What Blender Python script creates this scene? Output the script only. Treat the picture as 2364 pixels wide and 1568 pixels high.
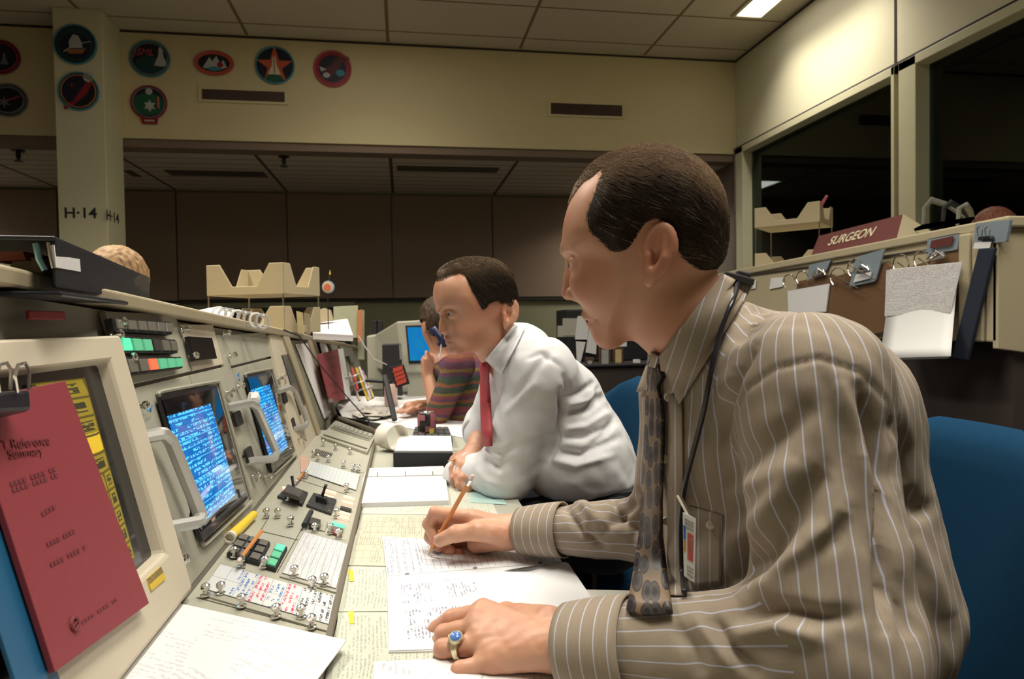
import bpy, math, random
import numpy as np
from mathutils import Vector, Matrix
random.seed(7); RNG=np.random.default_rng(7)
for o in list(bpy.data.objects): bpy.data.objects.remove(o)
SC=bpy.context.scene; COL=SC.collection
# ---------------------------------------------------------------- camera
FPX=1560.; YAW=math.radians(9.2); PIT=math.radians(1.4); ROL=.015
CAM=np.array([0,0,1.16])
_d=np.array([math.sin(YAW)*math.cos(PIT),math.cos(YAW)*math.cos(PIT),-math.sin(PIT)])
_r0=np.array([math.cos(YAW),-math.sin(YAW),0]); _u0=np.cross(_r0,_d)
_c,_s=math.cos(ROL),math.sin(ROL)
_r=_c*_r0-_s*_u0; _u=_s*_r0+_c*_u0
cd=bpy.data.cameras.new('camera'); cam=bpy.data.objects.new('camera',cd); COL.objects.link(cam)
cd.sensor_width=36; cd.lens=FPX/2364*36; cd.clip_start=.02
cam.matrix_world=Matrix([[_r[i],_u[i],-_d[i],CAM[i]] for i in range(3)]+[[0,0,0,1]])
cd.dof.use_dof=True; cd.dof.focus_distance=1.12; cd.dof.aperture_fstop=9.0
SC.camera=cam
w=bpy.data.worlds.new('world'); SC.world=w; w.use_nodes=True
w.node_tree.nodes['Background'].inputs[0].default_value=(.55,.6,.7,1); w.node_tree.nodes['Background'].inputs[1].default_value=.0
SC.view_settings.view_transform='Standard'; SC.view_settings.look='None'; SC.view_settings.gamma=1; SC.view_settings.use_curve_mapping=False
SC.view_settings.exposure=0.0
# ceiling lights: (x0,x1,y0,y1,power,spread in degrees, which)
LIGHTS=[(2.78,3.0,4.1,5.29,24,104,'troffer nearest the corner of the right wall'),
        (.1,.7,-.3,.9,34,125,'troffer over the near end of the console row'),
        (.1,.7,1.9,3.1,22,120,'troffer over the middle of the console row'),
        (-.5,.1,4.1,5.3,15,125,'troffer over the far end of the console row'),
        (1.3,1.9,.0,1.2,26,125,'troffer over the aisle behind the seats'),
        (-2.0,-1.4,2.2,3.4,75,125,'troffer over the aisle left of the console'),
        (2.45,2.85,7.0,7.5,22,140,'troffer added in the low ceiling to brighten the back wall, hidden by the foreground head'),  # added lamp, kept behind the head, to lift the dark back panels
        (-5.6,-5.0,6.9,7.5,62,140,'troffer added unseen at far left in the low ceiling to brighten the back wall'),(-.3,.3,6.45,6.75,0,140,'')]  # added lamp out of view at the left, also lifting the back wall
LIGHTS.pop()
def ray(x,y): return _d+_r*((x-1182)/FPX)+_u*((784-y)/FPX)
def UY(x,y,Y): q=ray(x,y); return CAM+q*(Y/q[1])
def UX(x,y,X): q=ray(x,y); return CAM+q*(X/q[0])
def UZ(x,y,Z): q=ray(x,y); return CAM+q*((Z-1.16)/q[2])
def UD(x,y,D): return CAM+ray(x,y)*D
def PROJ(P):
    v=np.asarray(P)-CAM; z=v@_d; return 1182+FPX*(v@_r)/z, 784-FPX*(v@_u)/z
def UP(x,y,n,c):      # ray meets plane n.p=c
    q=ray(x,y); n=np.asarray(n); return CAM+q*((c-n@CAM)/(n@q))
# ---------------------------------------------------------------- node helpers
class NT:
    def __init__(s,m):
        m.use_nodes=True; s.t=m.node_tree; s.b=s.t.nodes['Principled BSDF']; s.out=s.t.nodes['Material Output']
    def n(s,t,**k):
        o=s.t.nodes.new(t)
        for a,b in k.items(): setattr(o,a,b)
        return o
    def put(s,sock,v):
        if isinstance(v,bpy.types.NodeSocket): s.t.links.new(v,sock)
        elif isinstance(v,(tuple,list)) and len(v)==3 and sock.type=='RGBA': sock.default_value=(*v,1)
        else: sock.default_value=v
    def m(s,op,a,b=None,c=None):
        o=s.n('ShaderNodeMath',operation=op)
        for i,v in enumerate((a,b,c)):
            if v is not None: s.put(o.inputs[i],v)
        return o.outputs[0]
    def mix(s,f,a,b):
        o=s.n('ShaderNodeMix',data_type='RGBA'); s.put(o.inputs[0],f); s.put(o.inputs[6],a); s.put(o.inputs[7],b); return o.outputs[2]
    def uv(s): return s.sep(s.n('ShaderNodeTexCoord').outputs['UV'])
    def sep(s,v):
        o=s.n('ShaderNodeSeparateXYZ'); s.put(o.inputs[0],v); return o.outputs[0],o.outputs[1],o.outputs[2]
    def comb(s,x,y,z=0.):
        o=s.n('ShaderNodeCombineXYZ'); s.put(o.inputs[0],x); s.put(o.inputs[1],y); s.put(o.inputs[2],z); return o.outputs[0]
    def obj(s): return s.n('ShaderNodeTexCoord').outputs['Object']
    def noise(s,v,sc,det=3,ro=.55):
        o=s.n('ShaderNodeTexNoise'); s.put(o.inputs['Vector'],v); o.inputs['Scale'].default_value=sc; o.inputs['Detail'].default_value=det; o.inputs['Roughness'].default_value=ro; return o.outputs[0]
    def white(s,v):
        o=s.n('ShaderNodeTexWhiteNoise',noise_dimensions='2D'); s.put(o.inputs['Vector'],v); return o.outputs[0]
    def bump(s,h,st=.3,d=.001):
        o=s.n('ShaderNodeBump'); s.put(o.inputs['Height'],h); o.inputs['Strength'].default_value=st; o.inputs['Distance'].default_value=d; s.put(s.b.inputs['Normal'],o.outputs[0])
    def band(s,x,c,w):   # 1 where |x-c|<w
        return s.m('LESS_THAN',s.m('ABSOLUTE',s.m('SUBTRACT',x,c)),w)
    def box(s,u,v,u0,u1,v0,v1): return s.m('MULTIPLY',s.band(u,(u0+u1)/2,abs(u1-u0)/2),s.band(v,(v0+v1)/2,abs(v1-v0)/2))
    def OR(s,a,b): return s.m('MAXIMUM',a,b)
    def text(s,u,v,rows,cols,dens=.62,fill=.5,word=6,marg=True):
        r=s.m('FLOOR',s.m('MULTIPLY',v,rows)); fv=s.m('FRACT',s.m('MULTIPLY',v,rows))
        row=s.band(fv,.5,fill/2)
        g=s.white(s.comb(s.m('FLOOR',s.m('MULTIPLY',u,cols)),s.m('FLOOR',s.m('MULTIPLY',v,rows*4))))
        wd=s.white(s.comb(s.m('FLOOR',s.m('ADD',s.m('MULTIPLY',u,cols/word),s.m('MULTIPLY',r,3.37))),s.m('ADD',r,51.)))
        a=s.m('MULTIPLY',row,s.m('MULTIPLY',s.m('GREATER_THAN',g,.42),s.m('LESS_THAN',wd,dens)))
        if marg:
            ln=s.white(s.comb(r,17.)); a=s.m('MULTIPLY',a,s.m('LESS_THAN',u,s.m('ADD',.35,s.m('MULTIPLY',ln,.62))))
        return a
MC={}
def MAT(name,col=(.5,.5,.5),rough=.5,metal=0.,noise=None,emit=None,es=0.,fn=None,spec=.5,sss=0.,coat=0.,alpha=None,trans=0.,nz=(40,.08),bump=None):
    if name in MC: return MC[name]
    m=bpy.data.materials.new(name); t=NT(m); b=t.b
    b.inputs['Base Color'].default_value=(*col,1); b.inputs['Roughness'].default_value=rough; b.inputs['Metallic'].default_value=metal
    b.inputs['Specular IOR Level'].default_value=spec; b.inputs['Coat Weight'].default_value=coat
    if trans: b.inputs['Transmission Weight'].default_value=trans
    if sss: b.inputs['Subsurface Weight'].default_value=sss; b.inputs['Subsurface Radius'].default_value=(.012,.005,.003); b.inputs['Subsurface Scale'].default_value=.6
    if emit is not None: b.inputs['Emission Color'].default_value=(*emit,1); b.inputs['Emission Strength'].default_value=es
    if nz and not fn:
        f=t.noise(t.obj(),nz[0],4); k=nz[1]
        t.put(b.inputs['Base Color'],t.mix(f,tuple(c*(1-k*1.5) for c in col),tuple(min(1,c*(1+k*1.5)) for c in col)))
    if bump: t.bump(t.noise(t.obj(),bump[0],5),bump[1],bump[2])
    if fn: fn(t)
    MC[name]=m; return m
# ---------------------------------------------------------------- mesh helpers
def nrm(v): v=np.asarray(v,float); return v/(np.linalg.norm(v)+1e-12)
class MB:
    def __init__(s): s.v=[]; s.f=[]; s.uv=[]; s.hasuv=False
    def add(s,vs,fs,uvs=None):
        k=len(s.v); s.v+= [tuple(map(float,p)) for p in vs]
        for i,f in enumerate(fs):
            s.f.append([k+j for j in f]); s.uv.append(uvs[i] if uvs else [(0,0)]*len(f))
        if uvs: s.hasuv=True
        return s
    def prism(s,pts,off,uv=True):      # polygon pts, extruded by -off (pts is the front); front is uv mapped if it is a quad
        pts=[np.asarray(p,float) for p in pts]; off=np.asarray(off,float); n=len(pts)
        vs=pts+[p-off for p in pts]
        c=sum(pts)/n; nn=sum((np.cross(pts[i]-c,pts[(i+1)%n]-c) for i in range(n)))
        fs=[list(range(n)),list(range(2*n-1,n-1,-1))]+[[i,i+n,(i+1)%n+n,(i+1)%n] for i in range(n)]
        if nn@off<0: fs=[f[::-1] for f in fs]
        m4=[(0,0),(1,0),(1,1),(0,1)]
        uvs=[]
        for k,f in enumerate(fs):
            if k==0 and n==4: uvs.append([m4[i] for i in f])
            else: uvs.append([(-1,-1)]*len(f))
        return s.add(vs,fs,uvs)
    def box(s,lo,hi,ax=None,o=(0,0,0)):
        lo=np.array(lo,float); hi=np.array(hi,float); A=np.eye(3) if ax is None else np.array(ax,float); o=np.array(o,float)
        P=[o+A[0]*x+A[1]*y+A[2]*z for z in (lo[2],hi[2]) for x,y in ((lo[0],lo[1]),(hi[0],lo[1]),(hi[0],hi[1]),(lo[0],hi[1]))]
        return s.add(P,[[3,2,1,0],[4,5,6,7],[0,1,5,4],[1,2,6,5],[2,3,7,6],[3,0,4,7]])
    def tube(s,pts,r,n=8,cap=True,closed=False):
        pts=[np.asarray(p,float) for p in pts]; m=len(pts); rr=r if hasattr(r,'__len__') else [r]*m
        vs=[];up=None
        for i,p in enumerate(pts):
            a=pts[(i-1)%m] if (i>0 or closed) else p; b=pts[(i+1)%m] if (i<m-1 or closed) else p
            t=nrm(b-a)
            if up is None: up=nrm(np.cross(t,[.3,.2,1] if abs(t[2])<.9 else [1,.1,0]))
            up=nrm(up-t*(up@t)); bi=np.cross(t,up)
            for k in range(n):
                an=2*math.pi*k/n; vs.append(p+rr[i]*(math.cos(an)*up+math.sin(an)*bi))
        fs=[]
        for i in range(m if closed else m-1):
            for k in range(n):
                j=(i+1)%m; fs.append([i*n+k,i*n+(k+1)%n,j*n+(k+1)%n,j*n+k])
        if cap and not closed: fs.append(list(range(n))[::-1]); fs.append([(m-1)*n+k for k in range(n)])
        return s.add(vs,fs)
    def lathe(s,o,axis,prof,n=20,cap=True):   # prof: (h,r)
        ax=nrm(axis); o=np.asarray(o,float); return s.tube2([o+ax*h for h,_ in prof],[r for _,r in prof],ax,n,cap)
    def tube2(s,pts,rr,ax,n,cap):
        a=nrm(np.cross(ax,[0,0,1] if abs(ax[2])<.9 else [1,0,0])); b=np.cross(ax,a); vs=[]
        for p,r in zip(pts,rr):
            for k in range(n): t=2*math.pi*k/n; vs.append(p+r*(math.cos(t)*a+math.sin(t)*b))
        m=len(pts); fs=[[i*n+k,i*n+(k+1)%n,(i+1)*n+(k+1)%n,(i+1)*n+k] for i in range(m-1) for k in range(n)]
        if cap: fs+= [list(range(n))[::-1],[(m-1)*n+k for k in range(n)]]
        return s.add(vs,fs)
    def sph(s,c,r,n=10):
        r=np.array(r if hasattr(r,'__len__') else [r]*3,float); c=np.asarray(c,float); vs=[c+r*[0,0,-1]]
        for i in range(1,n):
            a=math.pi*i/n-math.pi/2
            for k in range(2*n): b=math.pi*k/n; vs.append(c+r*[math.cos(a)*math.cos(b),math.cos(a)*math.sin(b),math.sin(a)])
        vs.append(c+r*[0,0,1]); fs=[]; m=2*n
        for k in range(m): fs.append([0,1+(k+1)%m,1+k]); fs.append([len(vs)-1,1+(n-2)*m+k,1+(n-2)*m+(k+1)%m])
        for i in range(n-2):
            for k in range(m): fs.append([1+i*m+k,1+i*m+(k+1)%m,1+(i+1)*m+(k+1)%m,1+(i+1)*m+k])
        return s.add(vs,fs)
    def build(s,name,mat,parent=None,smooth=False,bevel=0.,label=None):
        me=bpy.data.meshes.new(name); me.from_pydata(s.v,[],s.f)
        if s.hasuv:
            ul=me.uv_layers.new(name='UVMap'); ul.data.foreach_set('uv',[c for f in s.uv for q in f for c in q])
        me.materials.append(mat); o=bpy.data.objects.new(name,me); COL.objects.link(o)
        if parent: adopt(o,parent)
        if smooth:
            me.polygons.foreach_set('use_smooth',[True]*len(me.polygons)); 
            if smooth!='all': o.modifiers.new('split','EDGE_SPLIT').split_angle=math.radians(40)
        if bevel:
            b=o.modifiers.new('bevel','BEVEL'); b.width=bevel; b.segments=2; b.limit_method='ANGLE'; b.angle_limit=math.radians(40)
        if label: o['label']=label
        return o
def adopt(o,parent):
    o.parent=parent; o.matrix_parent_inverse=Matrix.Translation(parent.location).inverted() if parent.type=='EMPTY' else Matrix.Identity(4)
def tag(o,label,cat,group=None,kind=None):
    o['label']=label; o['category']=cat
    if group: o['group']=group
    if kind: o['kind']=kind
    return o
def thing(name,loc,label,cat,group=None):
    o=bpy.data.objects.new(name,None); o.empty_display_size=.05; COL.objects.link(o); o.location=[float(c) for c in loc]; return tag(o,label,cat,group)
def struct(o): o['kind']='structure'; return o
def rquad(c,r=.12,n=4,asp=1.):
    c=[np.asarray(p,float) for p in c]; out=[]
    B=lambda u,v:(c[0]*(1-u)+c[1]*u)*(1-v)+(c[3]*(1-u)+c[2]*u)*v
    ru,rv=r,r*asp
    for (cu,cv,a0) in ((ru,rv,180),(1-ru,rv,270),(1-ru,1-rv,0),(ru,1-rv,90)):
        for k in range(n+1):
            a=math.radians(a0+90*k/n); out.append(B(cu+ru*math.cos(a),cv+rv*math.sin(a)))
    return out
def TXT(s,o,ex,ey,h,name,mat,parent,th=.0006,align='CENTER',squash=1.,shear=0.,bold=0.):
    c=bpy.data.curves.new(name,'FONT'); c.body=s; c.size=1; c.align_x=align; c.align_y='CENTER'; c.offset=bold; c.shear=shear; c.extrude=th/h
    t=bpy.data.objects.new('tmp',c); COL.objects.link(t); dg=bpy.context.evaluated_depsgraph_get()
    me=bpy.data.meshes.new_from_object(t.evaluated_get(dg)); bpy.data.objects.remove(t)
    ex=nrm(ex); ey=nrm(ey); ez=np.cross(ex,ey); o=np.asarray(o,float); k=h/.72
    co=np.zeros(len(me.vertices)*3); me.vertices.foreach_get('co',co); co=co.reshape(-1,3)
    W=o+np.outer(co[:,0]*k*squash,ex)+np.outer(co[:,1]*k,ey)+np.outer(co[:,2]*h,ez)
    me.vertices.foreach_set('co',W.ravel()); me.materials.clear(); me.materials.append(mat); me.name=name
    ob=bpy.data.objects.new(name,me); COL.objects.link(ob); adopt(ob,parent); return ob
def strokes(s,o,ex,ey,h,name,mat,parent): return TXT(s,o,ex,ey,h,name,mat,parent)
# ---------------------------------------------------------------- materials of the room
wallm=MAT('warm cream painted wall',(.55,.47,.27),.75,nz=(3,.03),bump=(250,.15,.001))
wallR=MAT('cream wall panel',(.60,.56,.40),.7,nz=(2,.03),bump=(250,.12,.001))
colm=MAT('cream painted column',(.60,.56,.37),.7,nz=(3,.03))
framem=MAT('cream painted metal frame',(.52,.49,.33),.5,nz=(10,.04))
greenm=MAT('olive green wall paint',(.26,.26,.16),.8,nz=(5,.06))
blackm=MAT('matt black',(.012,.012,.014),.55,nz=None)
darkline=MAT('dark joint',(.03,.022,.02),.8,nz=None)
def tilefn(cx,cy,base,line,w):
    def fn(t):
        x,y,z=t.sep(t.obj())
        fx=t.m('ABSOLUTE',t.m('SUBTRACT',t.m('FRACT',t.m('DIVIDE',t.m('ADD',x,1.28+12+.6),1.2)),.5))
        fy=t.m('ABSOLUTE',t.m('SUBTRACT',t.m('FRACT',t.m('DIVIDE',t.m('ADD',y,cy+12),cx)),.5))
        l=t.OR(t.m('LESS_THAN',fx,w/1.2),t.m('LESS_THAN',fy,w*.75/cx))
        c=t.mix(t.noise(t.obj(),160,4,.7),tuple(q*.86 for q in base),tuple(q*1.08 for q in base))
        t.put(t.b.inputs['Base Color'],t.mix(l,c,line)); t.bump(t.m('SUBTRACT',t.noise(t.obj(),220,3),t.m('MULTIPLY',l,.8)),.4,.004)
    return fn
ceilm=MAT('acoustic ceiling tile',rough=.9,fn=tilefn(.6,.03+.3,(.56,.50,.38),(.20,.14,.07),.014))
def louvre(t):
    x,y,z=t.sep(t.obj())
    fx=t.m('ABSOLUTE',t.m('SUBTRACT',t.m('FRACT',t.m('DIVIDE',t.m('ADD',x,1.28+12+.6),1.2)),.5))
    l=t.m('LESS_THAN',fx,.014); f=t.m('FRACT',t.m('MULTIPLY',y,5.)); l2=t.m('LESS_THAN',f,.12)
    c=t.mix(t.noise(t.obj(),90,4,.7),(.42,.37,.29),(.50,.44,.34))
    t.put(t.b.inputs['Base Color'],t.mix(l,t.mix(l2,c,(.2,.17,.13)),(.07,.05,.04)))
lowm=MAT('ribbed metal ceiling panel',rough=.85,fn=louvre)
def fabric(t):
    c=t.mix(t.noise(t.obj(),700,2),(.19,.135,.095),(.29,.21,.15)); t.put(t.b.inputs['Base Color'],c); t.bump(t.noise(t.obj(),900,2),.3,.001)
panelm=MAT('brown fabric wall panel',rough=.95,fn=fabric)
carpet=MAT('dark carpet',(.045,.04,.045),.95,nz=(300,.3))
# ---------------------------------------------------------------- room shell
XW=3.25; YS=6.2; YB=8.12; ZC=3.69; ZL=2.71; ZS=2.775; XL=-7.; YN=-3.
def sbox(name,lo,hi,m,par=None,bevel=0): 
    o=MB().box(lo,hi).build(name,m,par,bevel=bevel)
    if par is None: struct(o)
    return o
sbox('floor',(XL,YN,-.1),(XW+5,YB+.1,0),carpet)
sbox('ceiling',(XL,YN,ZC),(XW+.1,YS+.2,ZC+.1),ceilm)
sbox('ceiling',(XL,YS+.2,ZL),(XW+.1,YB+.1,ZL+.05),lowm)
sbox('wall_front',(XL,YS,ZS),(XW,YS+.2,ZC),wallm)
sbox('trim_1',(XL,YS-.006,ZC-.03),(XW,YS,ZC-.012),darkline)
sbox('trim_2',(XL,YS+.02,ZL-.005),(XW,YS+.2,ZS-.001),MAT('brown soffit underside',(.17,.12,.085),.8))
wb=sbox('wall_back',(XL,YB,0),(XW+.1,YB+.1,ZL+.05),greenm)
# fabric panels, seam positions in metres
seams=[-7,-4.9,-3.68,-2.47,-1.28,-.1,1.09,2.28,3.2]
zb=UY(960,688,YB)[2]
for i in range(len(seams)-1):
    a,b=seams[i],seams[i+1]; o=MB().box((a+.008,YB-.045,zb),(b-.008,YB-.001,ZL-.03)).build('wall_panel',panelm,bevel=.004); 
    tag(o,'','wall panel','brown fabric panels along the back wall')
    o['label']=['brown fabric wall panel far out at the left beyond the column','brown fabric wall panel behind the head of the column left side','brown fabric wall panel behind the lettered column','narrowly visible brown fabric panel just right of the lettered column','brown fabric wall panel above the near stack of letter trays','brown fabric wall panel left of the seam above the white shirted man','brown fabric wall panel directly behind the man in white shirt','brown fabric wall panel hidden mostly by the head of the man in striped shirt'][i]
sbox('trim_3',(XL,YB-.05,zb-.035),(XW,YB-.001,zb-.01),darkline)
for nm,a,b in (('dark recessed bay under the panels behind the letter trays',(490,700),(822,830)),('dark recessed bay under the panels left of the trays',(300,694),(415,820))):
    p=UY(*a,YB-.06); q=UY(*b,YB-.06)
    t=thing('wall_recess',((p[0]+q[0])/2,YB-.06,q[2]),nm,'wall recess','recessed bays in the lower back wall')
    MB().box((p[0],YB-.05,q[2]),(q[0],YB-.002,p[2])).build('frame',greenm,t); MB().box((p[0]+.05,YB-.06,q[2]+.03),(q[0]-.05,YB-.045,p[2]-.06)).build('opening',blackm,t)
# window wall on the right, with a dark room behind
w1t=UX(1688,357,XW)[2]; zt=2.83; zs=1.05
mull=UX(2076,200,XW)[1]
def wallbox(name,lo,hi,m=wallR): return sbox(name,lo,hi,m)
wallbox('wall_right',(XW,YN,zt),(XW+.1,YS,ZC)); wallbox('wall_right',(XW,YN,0),(XW+.1,YS,zs))
yv=UX(2068,60,XW)[1]
sbox('trim_4',(XW-.006,yv-.008,zt),(XW,yv+.008,ZC),darkline); sbox('trim_5',(XW-.008,YN,zt-.012),(XW,YS,zt+.006),darkline); sbox('trim_6',(XW-.008,YN,ZC-.03),(XW,YS,ZC-.012),darkline)
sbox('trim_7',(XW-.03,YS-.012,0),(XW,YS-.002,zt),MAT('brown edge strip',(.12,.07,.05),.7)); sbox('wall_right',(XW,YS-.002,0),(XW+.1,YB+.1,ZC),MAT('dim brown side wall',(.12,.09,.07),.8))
glass=MAT('dark window glass',(.02,.03,.03),.02,spec=.5,nz=None)
def glassfn(t):
    g=t.n('ShaderNodeBsdfTransparent'); g.inputs[0].default_value=(.55,.62,.6,1); gl=t.n('ShaderNodeBsdfGlossy'); gl.inputs['Roughness'].default_value=.02; gl.inputs[0].default_value=(.8,.9,.9,1)
    fr=t.n('ShaderNodeFresnel'); fr.inputs[0].default_value=1.45; mx=t.n('ShaderNodeMixShader'); t.put(mx.inputs[0],fr.outputs[0]); t.t.links.new(g.outputs[0],mx.inputs[1]); t.t.links.new(gl.outputs[0],mx.inputs[2]); t.t.links.new(mx.outputs[0],t.out.inputs[0])
paneg=MAT('window pane glass',fn=glassfn)
ym=UX(2120,300,XW)[1]; ym0=UX(2070,300,XW)[1]
def window(n,y0,y1,fa,fb):
    o=MB()
    o.box((XW-.02,y0,zt-.07),(XW+.12,y1,zt-.012)); o.box((XW-.02,y0,zs),(XW+.12,y1,zs+.05))
    o.box((XW-.02,y0,zs),(XW+.12,y0+fa,zt-.012)); o.box((XW-.02,y1-fb,zs),(XW+.12,y1,zt-.012))
    f=struct(o.build('window_%d'%n,framem,bevel=.004)); MB().box((XW+.08,y0+fa,zs+.05),(XW+.086,y1-fb,zt-.07)).build('pane',paneg,f); return f
window(1,ym0,YS-.012,.03,.14); window(2,1.2,ym0-.04,.05,.15); window(3,-1.5,1.15,.1,.05)
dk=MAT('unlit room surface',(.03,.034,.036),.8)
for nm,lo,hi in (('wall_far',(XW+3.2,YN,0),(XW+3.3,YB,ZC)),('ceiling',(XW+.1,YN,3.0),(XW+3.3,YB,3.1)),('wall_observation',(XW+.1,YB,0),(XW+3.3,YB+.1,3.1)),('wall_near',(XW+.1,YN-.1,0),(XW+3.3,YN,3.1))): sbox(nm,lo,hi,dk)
sbox('wall_left',(XL-.1,YN,0),(XL,YB,ZC),wallm); sbox('wall_near',(XL,YN-.1,0),(XW,YN,ZC),wallm)
# column
c0=sbox('column',(-2.66,5.85,0),(-2.3,6.2,ZC-.001),colm,bevel=.006); del c0['kind']; tag(c0,'square cream column lettered H-14 standing at the left before the soffit','column')
stencil=MAT('black stencil paint',(.02,.018,.02),.7,nz=None)
p=UY(186,493,5.85); hh=abs(UY(186,480,5.85)[2]-UY(186,505,5.85)[2])*.98
TXT('H·14',(p[0],5.848,p[2]),(1,0,0),(0,0,1),hh,'lettering',stencil,c0,squash=1.05,bold=.02)
p=UX(260,502,-2.3); TXT('H·14',(-2.298,p[1],p[2]),(0,1,0),(0,0,1),hh,'lettering',stencil,c0,squash=1.05,bold=.02)
# ceiling lights
lens=MAT('prismatic light diffuser',(.9,.9,.85),.4,emit=(1,.95,.84),es=5.,nz=None)
for (x0,x1,y0,y1,P,sp,lab) in LIGHTS:
    low=y0>6.3; ZC_=ZC; ZC=ZL if low else 3.69
    t=thing('ceiling_light',((x0+x1)/2,(y0+y1)/2,ZC),'recessed fluorescent '+lab,'ceiling light','recessed fluorescent troffers')
    f=MB()
    for a,b,c,e in ((x0-.03,y0-.03,x1+.03,y0),(x0-.03,y1,x1+.03,y1+.03),(x0-.03,y0,x0,y1),(x1,y0,x1+.03,y1)): f.box((a,b,ZC-.015),(c,e,ZC+.002))
    f.build('frame',framem,t); MB().box((x0,y0,ZC-.006),(x1,y1,ZC+.001)).build('diffuser',lens,t)
    L=bpy.data.lights.new('tube_light','AREA'); L.shape='RECTANGLE'; L.size=x1-x0; L.size_y=y1-y0; L.energy=P; L.color=(1,.93,.80); L.spread=math.radians(sp)
    lo=bpy.data.objects.new('tube_light',L); COL.objects.link(lo); lo.location=((x0+x1)/2,(y0+y1)/2,ZC-.02); adopt(lo,t)
ZC=3.69
# vents
ventm=MAT('dark walnut vent slats',rough=.6,fn=lambda t:t.put(t.b.inputs['Base Color'],t.mix(t.noise(t.comb(t.m('MULTIPLY',t.sep(t.obj())[0],14.),0.,0.),3,4,.8),(.02,.012,.01),(.13,.07,.045))))
for (a,b,lab) in (((466,206),(658,237),'dark slatted air vent under the oval and star emblems'),((1271,238),(1436,270),'dark slatted air vent at the right on the cream soffit')):
    p=UY(*a,YS); q=UY(*b,YS)
    t=thing('air_vent',((p[0]+q[0])/2,YS,q[2]),lab,'air vent'); 
    f=MB(); x0,x1,z0,z1=p[0],q[0],q[2],p[2]
    for e in ((x0-.03,z1,x1+.03,z1+.02),(x0-.03,z0-.02,x1+.03,z0),(x0-.03,z0,x0,z1),(x1,z0,x1+.03,z1)): f.box((e[0],YS-.012,e[1]),(e[2],YS+.001,e[3]))
    f.build('frame',wallm,t); MB().box((x0,YS-.004,z0),(x1,YS+.002,z1)).build('backing',ventm,t)
    s=MB(); n=34
    for k in range(n): x=x0+(x1-x0)*(k+.3)/n; s.box((x,YS-.012,z0),(x+.006,YS-.003,z1))
    s.build('slats',MAT('vent slat brown',(.07,.04,.028),.6),t)
for a,b,lab in (((378,392),(618,408),'dim slot diffuser in the low ceiling left of the sprinkler'),((916,382),(1146,398),'slot diffuser in the low ceiling behind the soffit centre'),((284,393),(326,407),'slot diffuser in the low ceiling right beside the column')):
    p=UZ(*a,ZL); q=UZ(b[0],b[1],ZL); r2=UZ(a[0],b[1],ZL)
    tag(MB().box((p[0],q[1],ZL-.008),(q[0]if 1 else 0,p[1],ZL+.001)).build('slot_diffuser',MAT('dark diffuser metal',(.06,.045,.035),.7)),lab,'ceiling diffuser')
for a,lab in (((655,365),'small dark sprinkler head on the low ceiling above the letter trays'),((42,352),'small dark sprinkler head on the low ceiling left of the column')):
    p=UZ(a[0],a[1]-5,ZL); t=thing('sprinkler',(p[0],p[1],ZL),lab,'sprinkler'); m=MAT('dark bronze',(.03,.03,.035),.4,metal=.6)
    MB().lathe((p[0],p[1],ZL),(0,0,-1),[(0,.05),(.012,.05),(.015,.02),(.07,.018)],14).build('body',m,t); MB().lathe((p[0],p[1],ZL-.07),(0,0,-1),[(0,.012),(.02,.012),(.022,.035),(.028,.035)],14).build('deflector',m,t)
# ---------------------------------------------------------------- emblems
def C(r,g,b): return MAT('plaque paint %d %d %d'%(r,g,b),tuple((q/255)**2.2*.75 for q in (r,g,b)),.5,nz=None)
def plaque(px,py,rx,ry,lab,base,layers,rim=None,Y=YS,name='mission_emblem',grp='mission emblems on the upper wall'):
    c=UY(px,py,Y); s=(UY(px+10,py,Y)[0]-c[0])/10
    t=thing(name,(c[0],Y,c[2]-ry*s),lab,'emblem',grp)
    def P(u,v,k): return np.array([c[0]+u*s,Y-.014-.0016*k,c[2]-v*s])
    def disc(cx,cy,a,b,n=36): return [(cx+a*math.cos(2*math.pi*i/n),cy+b*math.sin(2*math.pi*i/n)) for i in range(n)]
    MB().prism([P(u,v,0) for u,v in disc(0,0,rx,ry)],(0,-.013,0)).build('disc',base,t)
    if rim: 
        MB().tube([P(u,v,0) for u,v in disc(0,0,rx-1,ry-1)],2.2*s,6,closed=True).build('rim',rim,t)
    for k,(nm,shape,m) in enumerate(layers):
        if shape[0]=='d': pts=disc(*shape[1:])
        elif shape[0]=='ring': 
            MB().tube([P(u,v,.5) for u,v in disc(0,0,shape[1],shape[2])],shape[3]*s,6,closed=True).build(nm,m,t); continue
        elif shape[0]=='line':
            MB().tube([P(u,v,k*.6+.5) for u,v in shape[1]],shape[2]*s,5).build(nm,m,t); continue
        elif shape[0]=='text': TXT(shape[1],P(shape[2],shape[3],k+1.5),(1,0,0),(0,0,1),shape[4]*s,nm,m,t,shear=.3); continue
        else: pts=shape[1]
        MB().prism([P(u,v,k*.6+.8) for u,v in pts],(0,-.0014*(k+1)-.004,0)).build(nm,m,t)
    return t
navy=C(16,22,42); red=C(150,28,45); wht=C(190,190,185); teal=C(14,60,64); gold=C(170,110,60); org=C(205,90,55); cyan=C(60,140,160); gray=C(110,112,118); pink=C(190,80,85); grn=C(18,90,62); blk=C(12,12,20)
def star(R,r,cx=0,cy=0,n=5,top=1.): return [(cx+(R*(top if i==0 else 1) if i%2==0 else r)*math.sin(math.pi*i/n),cy-(R*(top if i==0 else 1) if i%2==0 else r)*math.cos(math.pi*i/n)) for i in range(2*n)]
shut=[(0,-26),(4,-20),(5,-4),(14,16),(5,18),(-5,18),(-14,16),(-5,-4),(-4,-20)]
def sh(pts,dx,dy,k): return [(x*k+dx,y*k+dy) for x,y in pts]
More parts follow.
